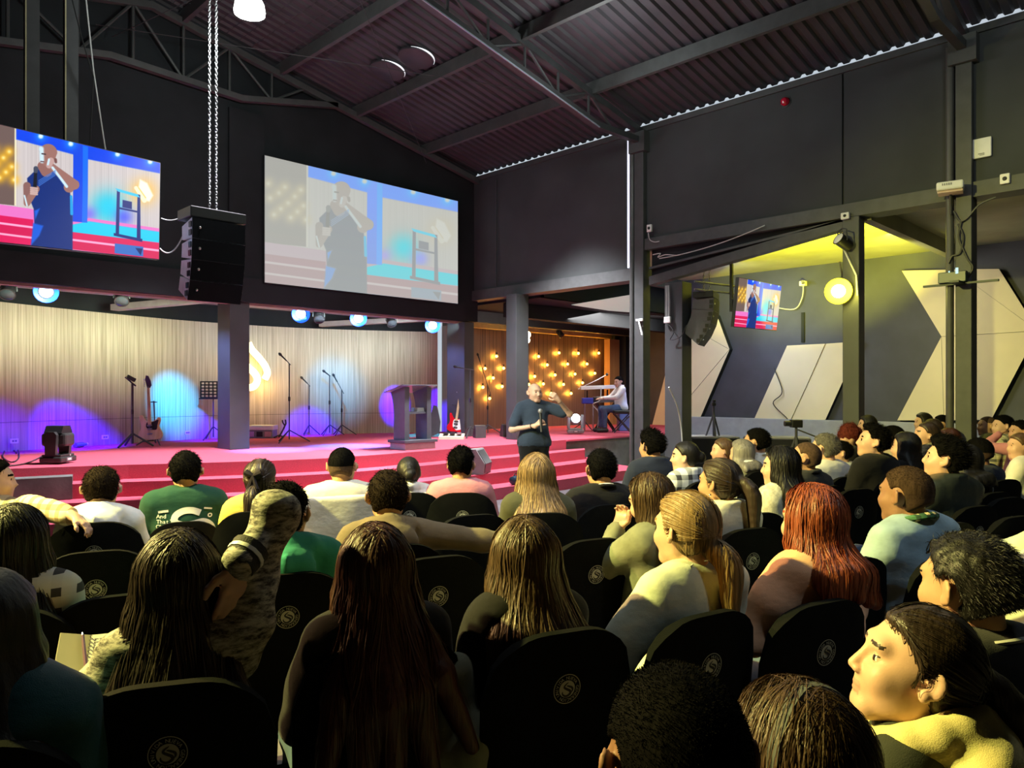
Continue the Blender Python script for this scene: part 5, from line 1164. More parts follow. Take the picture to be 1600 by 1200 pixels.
def body_mesh(ps, fem, fine, coarse, hands=()):
    P, S_, E, S2, Nk = head_prims(ps, fem)
    reg = [(ps.hc, (0.10, 0.135, 0.14), fine)]
    hp = []
    for j, side, curl, pn in hands:
        pr = ps.hand(j, side, curl, pn=pn); hp.append(pr); q = j[2]+((j[2]-j[1])/np.linalg.norm(j[2]-j[1]) if len(j) < 4 else np.array(j[3])/np.linalg.norm(j[3]))*0.07
        if ps.fh: reg.append((q, (0.10, 0.10, 0.10), max(0.0055, fine)))
    allp = [p for p in (ps.armR[1], ps.armR[2], ps.armL[1], ps.armL[2], ps.hc)]+[l[3] for l in ps.legs]
    lo = np.minimum(np.min(allp, 0), [-0.3, -0.22, 0.0])-0.22; hi = np.maximum(np.max(allp, 0), [0.3, 0.2, 1.1])+0.22; lo[2] = -0.03
    g = Grid(lo, hi, coarse, reg)
    for p in ps.torso(): g.add(p, -0.012)
    for a in (ps.armR, ps.armL):
        for p in ps.arm(a, 0.92): g.add(p, -0.002)
    for l in ps.legs:
        for p in ps.leg(l): g.add(p, -0.008)
    for p in Nk: g.add(p)
    for p in P: g.add(p)
    for p in S_: g.add(p, op='s')
    for p in E: g.add(p)
    for p in S2: g.add(p, op='s')
    if not hp: hp = [ps.hand(ps.armR, -1, 0.5), ps.hand(ps.armL, 1, 0.5)]
    for pr in hp:
        for p in pr: g.add(p)
    V, Q = g.mesh()
    # face colours by place: lips, brows, eyes
    cen = V[Q].mean(1); L = (cen-ps.hc) @ ps.R; mi = np.zeros(len(Q), int); x, y, z = np.abs(L[:, 0]), L[:, 1], L[:, 2]
    mi[(x < 0.021) & (y > 0.070) & (z < -0.0555) & (z > -0.0795) & (y > 0.085-0.35*x)] = 1
    mi[(x > 0.014) & (x < 0.049) & (y > 0.058) & (np.abs(z-0.029+0.10*np.maximum(0, x-0.034)) < 0.0034)] = 2
    de = np.sqrt((x-0.031)**2+(y-0.070)**2+(z-0.003)**2)
    eye = (de < 0.0137) & (y > 0.074)
    if fine < 0.0075: mi[eye & (np.abs(z-0.003) < 0.0040) & (np.abs(x-0.031) < 0.010)] = 3; mi[eye & (np.hypot(x-0.031, z-0.003) < 0.0075) & (np.abs(z-0.003) < 0.0048)] = 4
    else: mi[eye & (np.abs(z-0.003) < 0.005)] = 4
    mi[eye & (z > 0.0070) & (z < 0.0098)] = 2
    return np_mesh('body', V, Q, [None]*5, mi)
def wrinkle(amp, seed, sc=1.0):
    r = np.random.RandomState(seed); D = [(r.randn(3)*np.array([13, 13, 22])*sc, r.rand()*6.28, amp*(0.5+r.rand())) for _ in range(5)]
    def f(X, Y, Z):
        o = 0
        for w, p, a in D: o = o+a*np.sin(w[0]*X+w[1]*Y+w[2]*Z+p+1.3*np.sin(0.37*w[1]*X+0.31*w[0]*Z+p))
        return o
    return f
def shirt_mesh(ps, coarse, thick=0.018, sleeve=1.0, collar='crew', seed=0, amp=0.0022, cuff=False):
    allp = [ps.armR[1], ps.armR[2], ps.armL[1], ps.armL[2]]
    lo = np.minimum(np.min(allp, 0), [-0.3, -0.2, ps.dz+0.48])-0.10; hi = np.maximum(np.max(allp, 0), [0.3, 0.2, ps.dz+1.12])+0.12
    lo[2] = min(lo[2], ps.dz+0.44)
    g = Grid(lo, hi, coarse, [])
    for p in ps.torso(): g.add(p, thick)
    sl = sleeve
    for a in (ps.armR, ps.armL):
        if sl >= 1:
            for p in ps.arm(a, 1.06, 0.03, min(1.0, sl)): g.add(p, thick*0.7)
        else:
            e = a[0]+(a[1]-a[0])*(sl*2 if sl < 0.5 else 1.0); g.add(('rc', a[0], e, 0.058, 0.056, 0.03), thick*0.7)
            if sl >= 0.5: f = a[1]+(a[2]-a[1])*(sl*2-1); g.add(('rc', a[1], f, 0.046, 0.042, 0.03), thick*0.7)
    nb = ps.nb; hd = ps.R
    if collar in ('hood', 'collar', 'jacket', 'scarf', 'puffer'):
        rr = {'hood': 0.030, 'collar': 0.014, 'jacket': 0.018, 'scarf': 0.034, 'puffer': 0.030}[collar]; zz = {'hood': 0.0, 'collar': 0.005, 'jacket': 0.008, 'scarf': 0.012, 'puffer': 0.018}[collar]
        pts = [nb+np.array([0.082*math.sin(a), -0.012+0.078*math.cos(a), zz-0.035*math.cos(a)]) for a in np.linspace(0.45, 2*math.pi-0.45, 13)]
        for a, b in zip(pts[:-1], pts[1:]): g.add(('rc', a, b, rr, rr, 0.012))
        if collar == 'hood':
            g.add(('el', nb+np.array([0, -0.125, -0.075]), (0.118, 0.062, 0.105), None, 0.012)); g.add(('rc', nb+np.array([-0.095, -0.07, 0.0]), nb+np.array([0.095, -0.07, 0.0]), 0.042, 0.042, 0.012)); g.add(('rc', nb+np.array([0, -0.185, 0.005]), nb+np.array([0, -0.19, -0.12]), 0.012, 0.012, 0.01))
    else:
        pts = [nb+np.array([0.068*math.sin(a), -0.012+0.066*math.cos(a), -0.012-0.022*math.cos(a)]) for a in np.linspace(0, 2*math.pi, 13)]
        for a, b in zip(pts[:-1], pts[1:]): g.add(('rc', a, b, 0.010, 0.010, 0.012))
    X, Y, Z = g.full(); g.D = (g.D+wrinkle(amp, seed)(X, Y, Z)).astype(F32)
    if collar == 'puffer': g.D = (g.D+0.006*np.cos((Z+0.1*Y)*85)).astype(F32)
    zc = ps.dz+0.50
    g.cut(lambda X, Y, Z: zc-Z+0*X+0*Y, 0.01)
    V, Q = g.mesh(); return np_mesh('shirt', V, Q, [None])
def legs_mesh(ps, coarse, thick=0.016):
    allp = [p for l in ps.legs for p in l]
    lo = np.minimum(np.min(allp, 0), [-0.25, -0.2, 0])-0.12; hi = np.maximum(np.max(allp, 0), [0.25, 0.2, 0.7])+0.12; lo[2] = 0.06; hi[2] = ps.dz+0.72
    g = Grid(lo, hi, coarse); g.add(('rc', (-0.075*ps.wf, 0, 0.56+ps.dz), (0.075*ps.wf, 0, 0.56+ps.dz), 0.11*ps.belly, 0.11*ps.belly, 0.05), thick)
    for l in ps.legs:
        for p in ps.leg(l)[:2]: g.add(p, thick)
    X, Y, Z = g.full(); g.D = (g.D+wrinkle(0.002, 5)(X, Y, Z)).astype(F32); g.cut(lambda X, Y, Z: 0.10-Z+0*X+0*Y); g.cut(lambda X, Y, Z: Z-ps.dz-0.66+0*X+0*Y)
    V, Q = g.mesh(); return np_mesh('trousers', V, Q, [None])
def shoes_mesh(ps, coarse):
    allp = [p for l in ps.legs for p in l[2:]]; lo = np.min(allp, 0)-0.12; hi = np.max(allp, 0)+0.12; lo[2] = -0.02; hi[2] = 0.16
    g = Grid(lo, hi, coarse)
    for l in ps.legs:
        for p in ps.leg(l)[2:]: g.add(p, 0.010)
    g.cut(lambda X, Y, Z: 0.001-Z+0*X+0*Y); V, Q = g.mesh(); return np_mesh('shoes', V, Q, [None])
# ---------------------------------------------------------------- hair
class HeadSpace:
    def __init__(s, ps): s.c, s.R = ps.hc, ps.R
    def __call__(s, X, Y, Z):
        X, Y, Z = X-s.c[0], Y-s.c[1], Z-s.c[2]; R = s.R
        return R[0][0]*X+R[1][0]*Y+R[2][0]*Z, R[0][1]*X+R[1][1]*Y+R[2][1]*Z, R[0][2]*X+R[1][2]*Y+R[2][2]*Z
def hair_mesh(ps, style, res, seed=0, vol=1.0, strands=0, out=0.17, sw=1.0):
    c, R = ps.hc, ps.R; T = lambda p: c+R @ np.array(p, float); hs = HeadSpace(ps)
    long = style.startswith('long'); v = vol
    lo = c-np.array([0.24, 0.30, 0.20]); hi = c+np.array([0.24, 0.22, 0.20])
    if long or style == 'tail': lo[2] -= {'long': 0.42, 'longer': 0.60, 'longm': 0.24, 'tail': 0.32}.get(style, 0.3)
    g = Grid(lo, hi, res)
    t = {'fade': 0.007, 'buzz': 0.004, 'short': 0.013, 'messy': 0.012, 'quiff': 0.018, 'bun': 0.011, 'tail': 0.012, 'long': 0.017, 'longer': 0.017, 'longm': 0.017, 'bob': 0.024, 'curly': 0.018}[style]*v
    g.add(('el', T((0, -0.016, 0.024)), (0.0775+t, 0.098+t, 0.091+t), R, 0.0))
    if style == 'messy' or style == 'quiff': g.add(('el', T((0, 0.02, 0.085)), (0.065, 0.075, 0.035+t), R, 0.03))
    if style in ('short', 'messy', 'quiff', 'fade', 'buzz'):
        g.add(('el', T((0, -0.05, -0.035)), (0.062+t*0.4, 0.058+t*0.4, 0.05), R, 0.03))
        def cut(X, Y, Z):
            x, y, z = hs(X, Y, Z); ax = np.abs(x)
            f = 0.887*y-0.463*z-(0.012 if style != 'quiff' else 0.018)-0.10*np.maximum(0, 0.04-ax)*0-0.0*ax      # hairline plane
            f = f-0.010*np.cos(ax*38)
            n = (-0.062-z)-0.55*(y+0.045)                                                            # nape
            ear = 0.036-np.sqrt(((y+0.010)/0.85)**2+((z+0.002)/1.15)**2)-np.maximum(0, 0.055-ax)*4
            sb = (-0.022-z)-np.maximum(0, -0.02-y)*2.2
            return np.maximum(np.maximum(f, n), np.maximum(ear, sb))
        g.cut(cut, 0.008)
    else:
        if style in ('bun', 'tail'):
            g.add(('el', T((0, -0.055, -0.03)), (0.062, 0.055, 0.055), R, 0.03))
            def cut(X, Y, Z):
                x, y, z = hs(X, Y, Z); ax = np.abs(x); f = 0.887*y-0.463*z-0.016-0.012*np.cos(ax*38); n = (-0.072-z)-0.5*(y+0.05)
                ear = 0.024-np.sqrt(((y+0.004)/0.85)**2+((z+0.004)/1.1)**2)-np.maximum(0, 0.055-ax)*4; sb = (-0.012-z)-np.maximum(0, -0.012-y)*2.0
                return np.maximum(np.maximum(f, n), np.maximum(ear, sb))
            g.cut(cut, 0.008)
            if style == 'bun': g.add(('el', T((0.01, -0.125, 0.0 if v < 1.2 else 0.06)), (0.048, 0.040, 0.048), R, 0.012))
            else:
                base = T((0, -0.115, 0.02 if v >= 1 else -0.05)); q = base
                g.add(('el', base, (0.028, 0.028, 0.028), R, 0.02)); d0 = R @ np.array([0, -1.0, 0.1])
                for i in range(9):
                    dr = d0*max(0, 0.75-i*0.22)+np.array([0, 0, -1.0])*min(1, 0.35+i*0.2); dr = dr/np.linalg.norm(dr); q2 = q+dr*0.036*(1.0 if v >= 1 else 0.8); r = 0.030*(1+0.28*math.sin(i*0.42))*(1-0.06*i)
                    if i == 8: r *= 0.5
                    g.add(('rc', q, q2, r, r*0.97, 0.015)); q = q2
        elif style == 'curly':
            rr = np.random.RandomState(seed)
            for i in range(60):
                d = rr.randn(3); d /= np.linalg.norm(d)
                if d[1] > 0.55 and d[2] < 0.55: continue
                g.add(('el', T((d[0]*0.088, -0.022+d[1]*0.10, 0.015+d[2]*0.095)), (0.030,)*3, R, 0.006))
        else:   # long, longer, longm, bob : drape over back and shoulders
            L = {'long': 0.40, 'longer': 0.56, 'longm': 0.26, 'bob': 0.14}[style]
            for sx, w in ((-1, 0.9), (-0.5, 1.0), (0, 1.0), (0.5, 1.0), (1, 0.9)):
                a = T((sx*0.062, -0.030-0.025*(1-abs(sx)), 0.03)); m = T((sx*0.080, -0.038-0.055*(1-abs(sx)), -0.085)); kk = 0.040*w*v
                wd_ = 0.195 if style == 'longer' else 0.135 if style == 'long' else 0.098
                e = np.array([c[0]+sx*wd_*v+0.01*math.sin(seed+sx*3), c[1]-out-0.020*(1-abs(sx)), c[2]-L*(0.90+0.1*math.cos(seed*1.7+sx*2))])
                m2 = m*0.5+e*0.5+np.array([0, -0.03, 0.0])
                g.add(('rc', a, m, kk, kk, 0.03)); g.add(('rc', m, m2, kk, kk*0.98, 0.03)); g.add(('rc', m2, e, kk*0.98, kk*0.55, 0.025))
            for sg in (-1, 1):      # front locks beside the face
                if style in ('bob', 'long', 'longer', 'longm'): g.add(('rc', T((sg*0.064, 0.020, 0.055)), T((sg*0.088, 0.006, -0.06)), 0.020*v, 0.023*v, 0.02)); g.add(('rc', T((sg*0.088, 0.006, -0.06)), T((sg*0.105, -0.03, -max(0.13, L*0.55))), 0.023*v, 0.022*v, 0.02))
            def cut(X, Y, Z):
                x, y, z = hs(X, Y, Z); ax = np.abs(x)
                f = 0.887*y-0.463*z-0.014-0.012*np.cos(ax*38)-0.032*np.clip((0.05-z)/0.07, 0, 1)
                return np.where(z < -0.02, y-0.037, f)
            g.cut(cut, 0.010)
    X, Y, Z = g.full(); x, y, z = hs(X, Y, Z); r = np.random.RandomState(seed+11)
    if style in ('fade', 'buzz'): pass
    elif long or style in ('bob', 'tail', 'bun'):
        ang = np.arctan2(x, -y-0.02+0*x); g.D = (g.D+0.0009*np.sin(ang*23+2.0*np.sin(z*14+seed))+0.0004*np.sin(ang*57+3*np.sin(z*9+1)+seed)+0.0015*np.sin(z*30+ang*4)).astype(F32)
    else:
        am = 0.003 if style == 'short' else 0.0055
        g.D = (g.D+am*np.sin(95*x+40*z+seed+2*np.sin(60*y))*np.sin(80*y+30*x+1.5*np.sin(70*z))).astype(F32)
    V, Q = g.mesh(); extra = None; mi = None
    L = (V[Q].mean(1)-c) @ R
    if style in ('fade', 'buzz'): mi = (L[:, 2] < (0.015 if style == 'fade' else 0.3)).astype(int)
    if strands: e = hair_strands(g, ps, strands, style, seed, sw); extra = (e[0], e[1], 0)
    elif style in ('short', 'messy', 'quiff', 'fade', 'curly'):
        n, ln, zm, fl, rd = {'short': (3600, 0.016, -0.07, (0, -0.6, -0.3), 0.45), 'messy': (4200, 0.021, -0.07, (0, -0.7, 0.0), 0.7), 'quiff': (2800, 0.026, -0.06, (0, -0.7, 0.15), 0.4), 'fade': (5200, 0.0045, 0.0, (0, -0.3, 0.0), 0.6), 'curly': (2500, 0.03, -0.1, (0, 0, 0), 1.5)}[style]
        nr_ = res < 0.007; e = hair_fuzz(V, Q, ps, int(n*(2.6 if nr_ else 0.7)), ln*(0.85 if nr_ else 1), seed, zm, fl, rd, 0.0005 if nr_ else 0.0011); extra = (e[0], e[1], 0)
    return np_mesh('hair', V, Q, [None, None], mi, extra)
def tri(g, P):
    """trilinear lookup of the grid's field (outside: large)"""
    idx = []; fr = []
    for k in range(3):
        a = g.ax[k]; i = np.clip(np.searchsorted(a, P[:, k])-1, 0, len(a)-2); idx.append(i); fr.append(np.clip((P[:, k]-a[i])/(a[i+1]-a[i]), 0, 1))
    i, j, k = idx; u, v, w = fr; D = g.D
    c = lambda a, b, d: D[i+a, j+b, k+d]
    return ((c(0,0,0)*(1-u)+c(1,0,0)*u)*(1-v)+(c(0,1,0)*(1-u)+c(1,1,0)*u)*v)*(1-w)+((c(0,0,1)*(1-u)+c(1,0,1)*u)*(1-v)+(c(0,1,1)*(1-u)+c(1,1,1)*u)*v)*w
def grad(g, P, e=0.006):
    G = np.stack([tri(g, P+np.array(o)*e)-tri(g, P-np.array(o)*e) for o in ((1, 0, 0), (0, 1, 0), (0, 0, 1))], 1); return G/(np.linalg.norm(G, axis=1, keepdims=True)+1e-9)
def hair_strands(g, ps, n, style, seed, sw=1.0):
    n = int(n*0.52); sw = sw*1.25
    r = np.random.RandomState(seed+3); c, R = ps.hc, ps.R
    if style == 'tail': u0 = r.rand(n)*2*math.pi; loc = np.stack([np.sin(u0)*0.08*r.rand(n)**.3, 0.055-0.02*r.rand(n), 0.07+0.03*r.rand(n)], 1); loc[n//3:] = np.stack([0.085*np.sign(r.randn(n-n//3)), -0.03+0.05*r.rand(n-n//3), -0.01+0.09*r.rand(n-n//3)], 1)
    else: loc = np.stack([0.012*r.randn(n), 0.075-0.17*r.rand(n), np.full(n, 0.118)], 1)
    P = c+loc @ R.T; steps = 30 if style in ('longer', 'long') else 20; ds = 0.0235
    for _ in range(4): P = P-grad(g, P)*tri(g, P)[:, None]
    side = np.where(r.rand(n) < 0.5, -1.0, 1.0); az = np.stack([side*(0.25+r.rand(n)), -0.9+1.1*r.rand(n), np.zeros(n)], 1) @ R.T
    lift = 0.0005+0.006*r.rand(n)**3; path = []; alive = np.ones(n, bool); tailp = c+R @ np.array([0, -0.125, 0.0]); zend = g.ax[2][0]+0.03+0.07*r.rand(n)
    wob = r.rand(n)*6.28; stop = np.full(n, steps)
    for k in range(steps):
        N = grad(g, P); path.append(P+N*lift[:, None])
        if style == 'tail' and k < 7: want = (tailp-P)+np.array([0, 0, 0.0]); want /= np.linalg.norm(want, axis=1, keepdims=True)+1e-9
        else:
            want = np.array([0, 0, -1.0])+az*max(0, 1.2-0.24*k)+0.10*np.stack([np.sin(wob+k*0.38), np.cos(wob*1.7+k*0.32), 0*wob], 1)
        want = want-N*(want*N).sum(1, keepdims=True); want /= np.linalg.norm(want, axis=1, keepdims=True)+1e-9
        P2 = P+want*ds; P2 = P2-grad(g, P2)*np.clip(tri(g, P2), -0.03, 0.03)[:, None]
        dead = (P2[:, 2] < zend) | (np.linalg.norm(P2-P, axis=1) < ds*0.25)
        stop = np.where(alive & dead, k, stop); alive &= ~dead; P = np.where(alive[:, None], P2, P)
    A = np.stack(path, 1); nn = A.shape[1]; wd = (0.0006+0.0007*r.rand(n))*sw
    Tn = np.gradient(A, axis=1); Tn /= np.linalg.norm(Tn, axis=2, keepdims=True)+1e-9
    Nn = A-(c+R @ np.array([0, -0.02, 0.0])); Nn[..., 2] *= 0.3; Bn = np.cross(Tn, Nn); Bn /= np.linalg.norm(Bn, axis=2, keepdims=True)+1e-9
    Nn = np.cross(Bn, Tn); tw = (r.rand(n)-0.5)*1.2; Bn = Bn*np.cos(tw)[:, None, None]+Nn*np.sin(tw)[:, None, None]
    wv = np.minimum(1, (stop[:, None]-np.arange(nn)[None])/5.0).clip(0.05, 1)*wd[:, None]
    ring = np.stack([A+Bn*wv[..., None], A-Bn*wv[..., None]], 2)
    keep = (np.arange(nn-1)[None] < stop[:, None]); base = (np.arange(n)[:, None]*nn+np.arange(nn-1)[None])*2
    return ring.reshape(-1, 3), np.stack([base, base+1, base+3, base+2], -1)[keep]
def hair_fuzz(V, Q, ps, n, length, seed, zmin=-1.0, flow=(0, -0.5, 0.5), rand=0.5, wd=0.0009):
    """short hairs standing on a cropped scalp: tapered two-piece blades"""
    r = np.random.RandomState(seed); c, R = ps.hc, ps.R
    cen = V[Q].mean(1); nrm = np.cross(V[Q[:, 2]]-V[Q[:, 0]], V[Q[:, 3]]-V[Q[:, 1]]); area = np.linalg.norm(nrm, axis=1); nrm /= area[:, None]+1e-12
    L = (cen-c) @ R; ok = L[:, 2] > zmin; out = ((cen-c-R @ np.array([0, -0.01, 0.0]))*nrm).sum(1) > 0.01; w = area*ok*out; i = r.choice(len(Q), n, p=w/w.sum())
    u = r.rand(n, 2); P = V[Q[i, 0]]*((1-u[:, :1])*(1-u[:, 1:]))+V[Q[i, 1]]*(u[:, :1]*(1-u[:, 1:]))+V[Q[i, 2]]*(u[:, :1]*u[:, 1:])+V[Q[i, 3]]*((1-u[:, :1])*u[:, 1:])
    N = nrm[i]; f = R @ np.array(flow, float); d = N*0.55+f+r.randn(n, 3)*rand*0.6; d /= np.linalg.norm(d, axis=1, keepdims=True)
    hl = np.clip((L[i, 2]-zmin)/0.08, 0.3, 1); ln = length*(0.5+r.rand(n))*hl; d2 = d+f*0.8+np.array([0, 0, -0.35]); d2 /= np.linalg.norm(d2, axis=1, keepdims=True)
    sd = np.cross(d, r.randn(n, 3)); sd /= np.linalg.norm(sd, axis=1, keepdims=True)+1e-9
    A0 = P-N*0.002; A1 = P+d*ln[:, None]*0.55; A2 = A1+d2*ln[:, None]*0.45
    ring = np.stack([A0+sd*wd, A0-sd*wd, A1+sd*wd*0.8, A1-sd*wd*0.8, A2+sd*wd*0.15, A2-sd*wd*0.15], 1); b = np.arange(n)[:, None]*6
    return ring.reshape(-1, 3), np.concatenate([b+np.array([0, 1, 3, 2]), b+np.array([2, 3, 5, 4])])
# ================================================================== MATERIALS OF PEOPLE
def skin(name, c):
    m = mat('skin_'+name, c, 0.5, var=0.10, nscale=14, bmp=0.06, bscale=320, spec=0.4); return m
SK = {'fair': skin('fair', (0.60, 0.37, 0.27)), 'tan': skin('tan', (0.47, 0.27, 0.17)), 'brown': skin('brown', (0.27, 0.14, 0.085)), 'dark': skin('dark', (0.12, 0.06, 0.04))}
M_lip = {k: mat('lips_'+k, c, 0.4, bmp=0) for k, c in (('fair', (0.52, 0.25, 0.20)), ('tan', (0.36, 0.14, 0.11)), ('brown', (0.20, 0.08, 0.06)), ('dark', (0.10, 0.04, 0.035)))}
M_eye = mat('eye_white', (0.75, 0.73, 0.70), 0.2, bmp=0); M_iris = mat('iris', (0.02, 0.012, 0.008), 0.1, bmp=0)
def hairmat(name, c, rough=0.46, spec=0.45):
    if name in MC: return MC[name]
    m = bpy.data.materials.new(name); nt, N, L, b = nodes(m); v = coords(nt, (90, 90, 5)); f = noise(nt, v, 1.0, 3, 0.6)
    L.new(ramp(nt, f, [(0.25, tuple(x*0.55 for x in c)), (0.75, tuple(min(1, x*1.5) for x in c))]), b.inputs['Base Color'])
    b.inputs['Roughness'].default_value = rough; b.inputs['Specular IOR Level'].default_value = spec; bump(nt, b, f, 0.6, 0.004); MC[name] = m; return m
HR = {'black': hairmat('hair_black', (0.007, 0.006, 0.0055), 0.5, 0.35), 'dark': hairmat('hair_dark_brown', (0.028, 0.017, 0.011)), 'brown': hairmat('hair_brown', (0.075, 0.042, 0.020)),
      'auburn': hairmat('hair_auburn', (0.05, 0.015, 0.009)), 'red': hairmat('hair_red', (0.26, 0.055, 0.018)), 'blond': hairmat('hair_blond', (0.24, 0.15, 0.065)), 'grey': hairmat('hair_grey', (0.16, 0.15, 0.14)), 'stubble': hairmat('hair_stubble', (0.05, 0.03, 0.02), 0.8, 0.15)}
HRS = {k: hairmat('cropped_'+m.name, {'black': (0.0028, 0.0026, 0.0026), 'dark': (0.014, 0.009, 0.006), 'brown': (0.06, 0.034, 0.017), 'auburn': (0.10, 0.02, 0.016), 'grey': (0.11, 0.105, 0.10), 'stubble': (0.05, 0.03, 0.02)}[k], 0.8, 0.05) for k, m in HR.items() if k in ('black', 'dark', 'brown', 'auburn', 'grey', 'stubble')}
def croptop(k, sk):
    a = {'fair': (0.60, 0.37, 0.27), 'tan': (0.47, 0.27, 0.17), 'brown': (0.27, 0.14, 0.085), 'dark': (0.12, 0.06, 0.04)}[sk]
    return mat('cropped_sides_'+sk, tuple(x*0.15+0.004 for x in a), 0.8, var=0.3, nscale=60, bmp=0.4, bscale=400, spec=0.15)
def cloth(name, c, rough=0.85, var=0.08, spec=0.2):
    if 'cloth_'+name in MC: return MC['cloth_'+name]
    m = mat('cloth_'+name, c, rough, var=var, nscale=9, bmp=0, spec=spec, sheen=0.1); nt, N, L, b = nodes(m)
    v = coords(nt, (1, 1, 1.6)); f = noise(nt, v, 9, 3, 0.5); w = noise(nt, v, 380, 2); n1 = N.new('ShaderNodeBump'); n1.inputs['Strength'].default_value = 0.35; n1.inputs['Distance'].default_value = 0.02; L.new(f, n1.inputs['Height'])
    n2 = N.new('ShaderNodeBump'); n2.inputs['Strength'].default_value = 0.3; n2.inputs['Distance'].default_value = 0.003; L.new(w, n2.inputs['Height']); L.new(n1.outputs[0], n2.inputs['Normal']); L.new(n2.outputs[0], b.inputs['Normal']); return m
def heather(name, a, b_, st=(26, 26, 70)):
    m = bpy.data.materials.new('knit_'+name); nt, N, L, b = nodes(m); v = coords(nt, st); f = noise(nt, v, 1.0, 4, 0.7)
    L.new(ramp(nt, f, [(0.38, a), (0.62, b_)]), b.inputs['Base Color']); b.inputs['Roughness'].default_value = 0.9; bump(nt, b, f, 0.5, 0.004); return m
def plaid(name, a, b_, c, fx=16.0):
    m = bpy.data.materials.new('plaid_'+name); nt, N, L, b = nodes(m); v = coords(nt, (1, 1, 1)); sp = N.new('ShaderNodeSeparateXYZ'); L.new(v, sp.inputs[0])
    def band(o, f):
        s1 = N.new('ShaderNodeMath'); s1.operation = 'MULTIPLY'; s1.inputs[1].default_value = f; L.new(o, s1.inputs[0]); s2 = N.new('ShaderNodeMath'); s2.operation = 'FRACT'; L.new(s1.outputs[0], s2.inputs[0])
        s3 = N.new('ShaderNodeMath'); s3.operation = 'LESS_THAN'; s3.inputs[1].default_value = 0.42; L.new(s2.outputs[0], s3.inputs[0]); return s3.outputs[0]
    ad = N.new('ShaderNodeMath'); ad.operation = 'ADD'; L.new(band(sp.outputs[0], fx), ad.inputs[0]); L.new(band(sp.outputs[2], fx), ad.inputs[1]); dv = N.new('ShaderNodeMath'); dv.operation = 'MULTIPLY'; dv.inputs[1].default_value = 0.5; L.new(ad.outputs[0], dv.inputs[0])
    L.new(ramp(nt, dv.outputs[0], [(0.2, a), (0.5, b_), (0.8, c)]), b.inputs['Base Color']); b.inputs['Roughness'].default_value = 0.85; return m
CL = {'white': cloth('white', (0.72, 0.72, 0.70)), 'cream': cloth('cream', (0.70, 0.66, 0.56)), 'black': cloth('black', (0.008, 0.008, 0.009), spec=0.12), 'charcoal': cloth('charcoal', (0.035, 0.036, 0.038)), 'navy': cloth('navy', (0.014, 0.020, 0.045)), 'green': cloth('bottle_green', (0.010, 0.055, 0.036)),
      'teal': cloth('teal_green', (0.03, 0.26, 0.20)), 'pink': cloth('dusty_pink', (0.56, 0.22, 0.26)), 'olive': cloth('olive', (0.055, 0.055, 0.028)), 'khaki': cloth('khaki_brown', (0.16, 0.12, 0.07)), 'peach': cloth('peach', (0.78, 0.42, 0.25)), 'denim': cloth('pale_denim', (0.30, 0.42, 0.50), var=0.2), 'greydenim': cloth('olive_denim', (0.20, 0.21, 0.15), var=0.3),
      'leather': mat('black_leather', (0.03, 0.036, 0.032), 0.35, var=0.2, nscale=12, bmp=0.4, bscale=40), 'red': cloth('crimson', (0.40, 0.02, 0.06)), 'yellow': cloth('mustard', (0.60, 0.45, 0.10)), 'tealdark': cloth('dark_teal_nylon', (0.02, 0.085, 0.11), 0.5), 'beige': cloth('beige', (0.38, 0.32, 0.22)), 'jeans': cloth('blue_jeans', (0.07, 0.11, 0.19), var=0.2), 'sage': cloth('sage_white', (0.62, 0.66, 0.52)), 'greytee': cloth('grey_shirt', (0.10, 0.12, 0.15)),
      'knit': heather('grey', (0.035, 0.033, 0.030), (0.48, 0.46, 0.40)), 'cable': heather('cream', (0.45, 0.44, 0.36), (0.72, 0.70, 0.58), (40, 40, 30)), 'plaidc': plaid('cream', (0.70, 0.62, 0.46), (0.42, 0.33, 0.20), (0.22, 0.16, 0.09)), 'plaidk': plaid('black_white', (0.75, 0.76, 0.76), (0.30, 0.32, 0.34), (0.03, 0.03, 0.04), 11), 'plaidy': plaid('yellow_grey', (0.62, 0.58, 0.36), (0.34, 0.32, 0.22), (0.08, 0.08, 0.07), 14), 'stripe': plaid('striped', (0.70, 0.72, 0.74), (0.66, 0.68, 0.70), (0.05, 0.05, 0.06), 15),
      'floral': heather('patterned', (0.03, 0.03, 0.03), (0.42, 0.36, 0.22), (30, 30, 30))}
M_shoe = mat('dark_shoe', (0.02, 0.018, 0.016), 0.5)

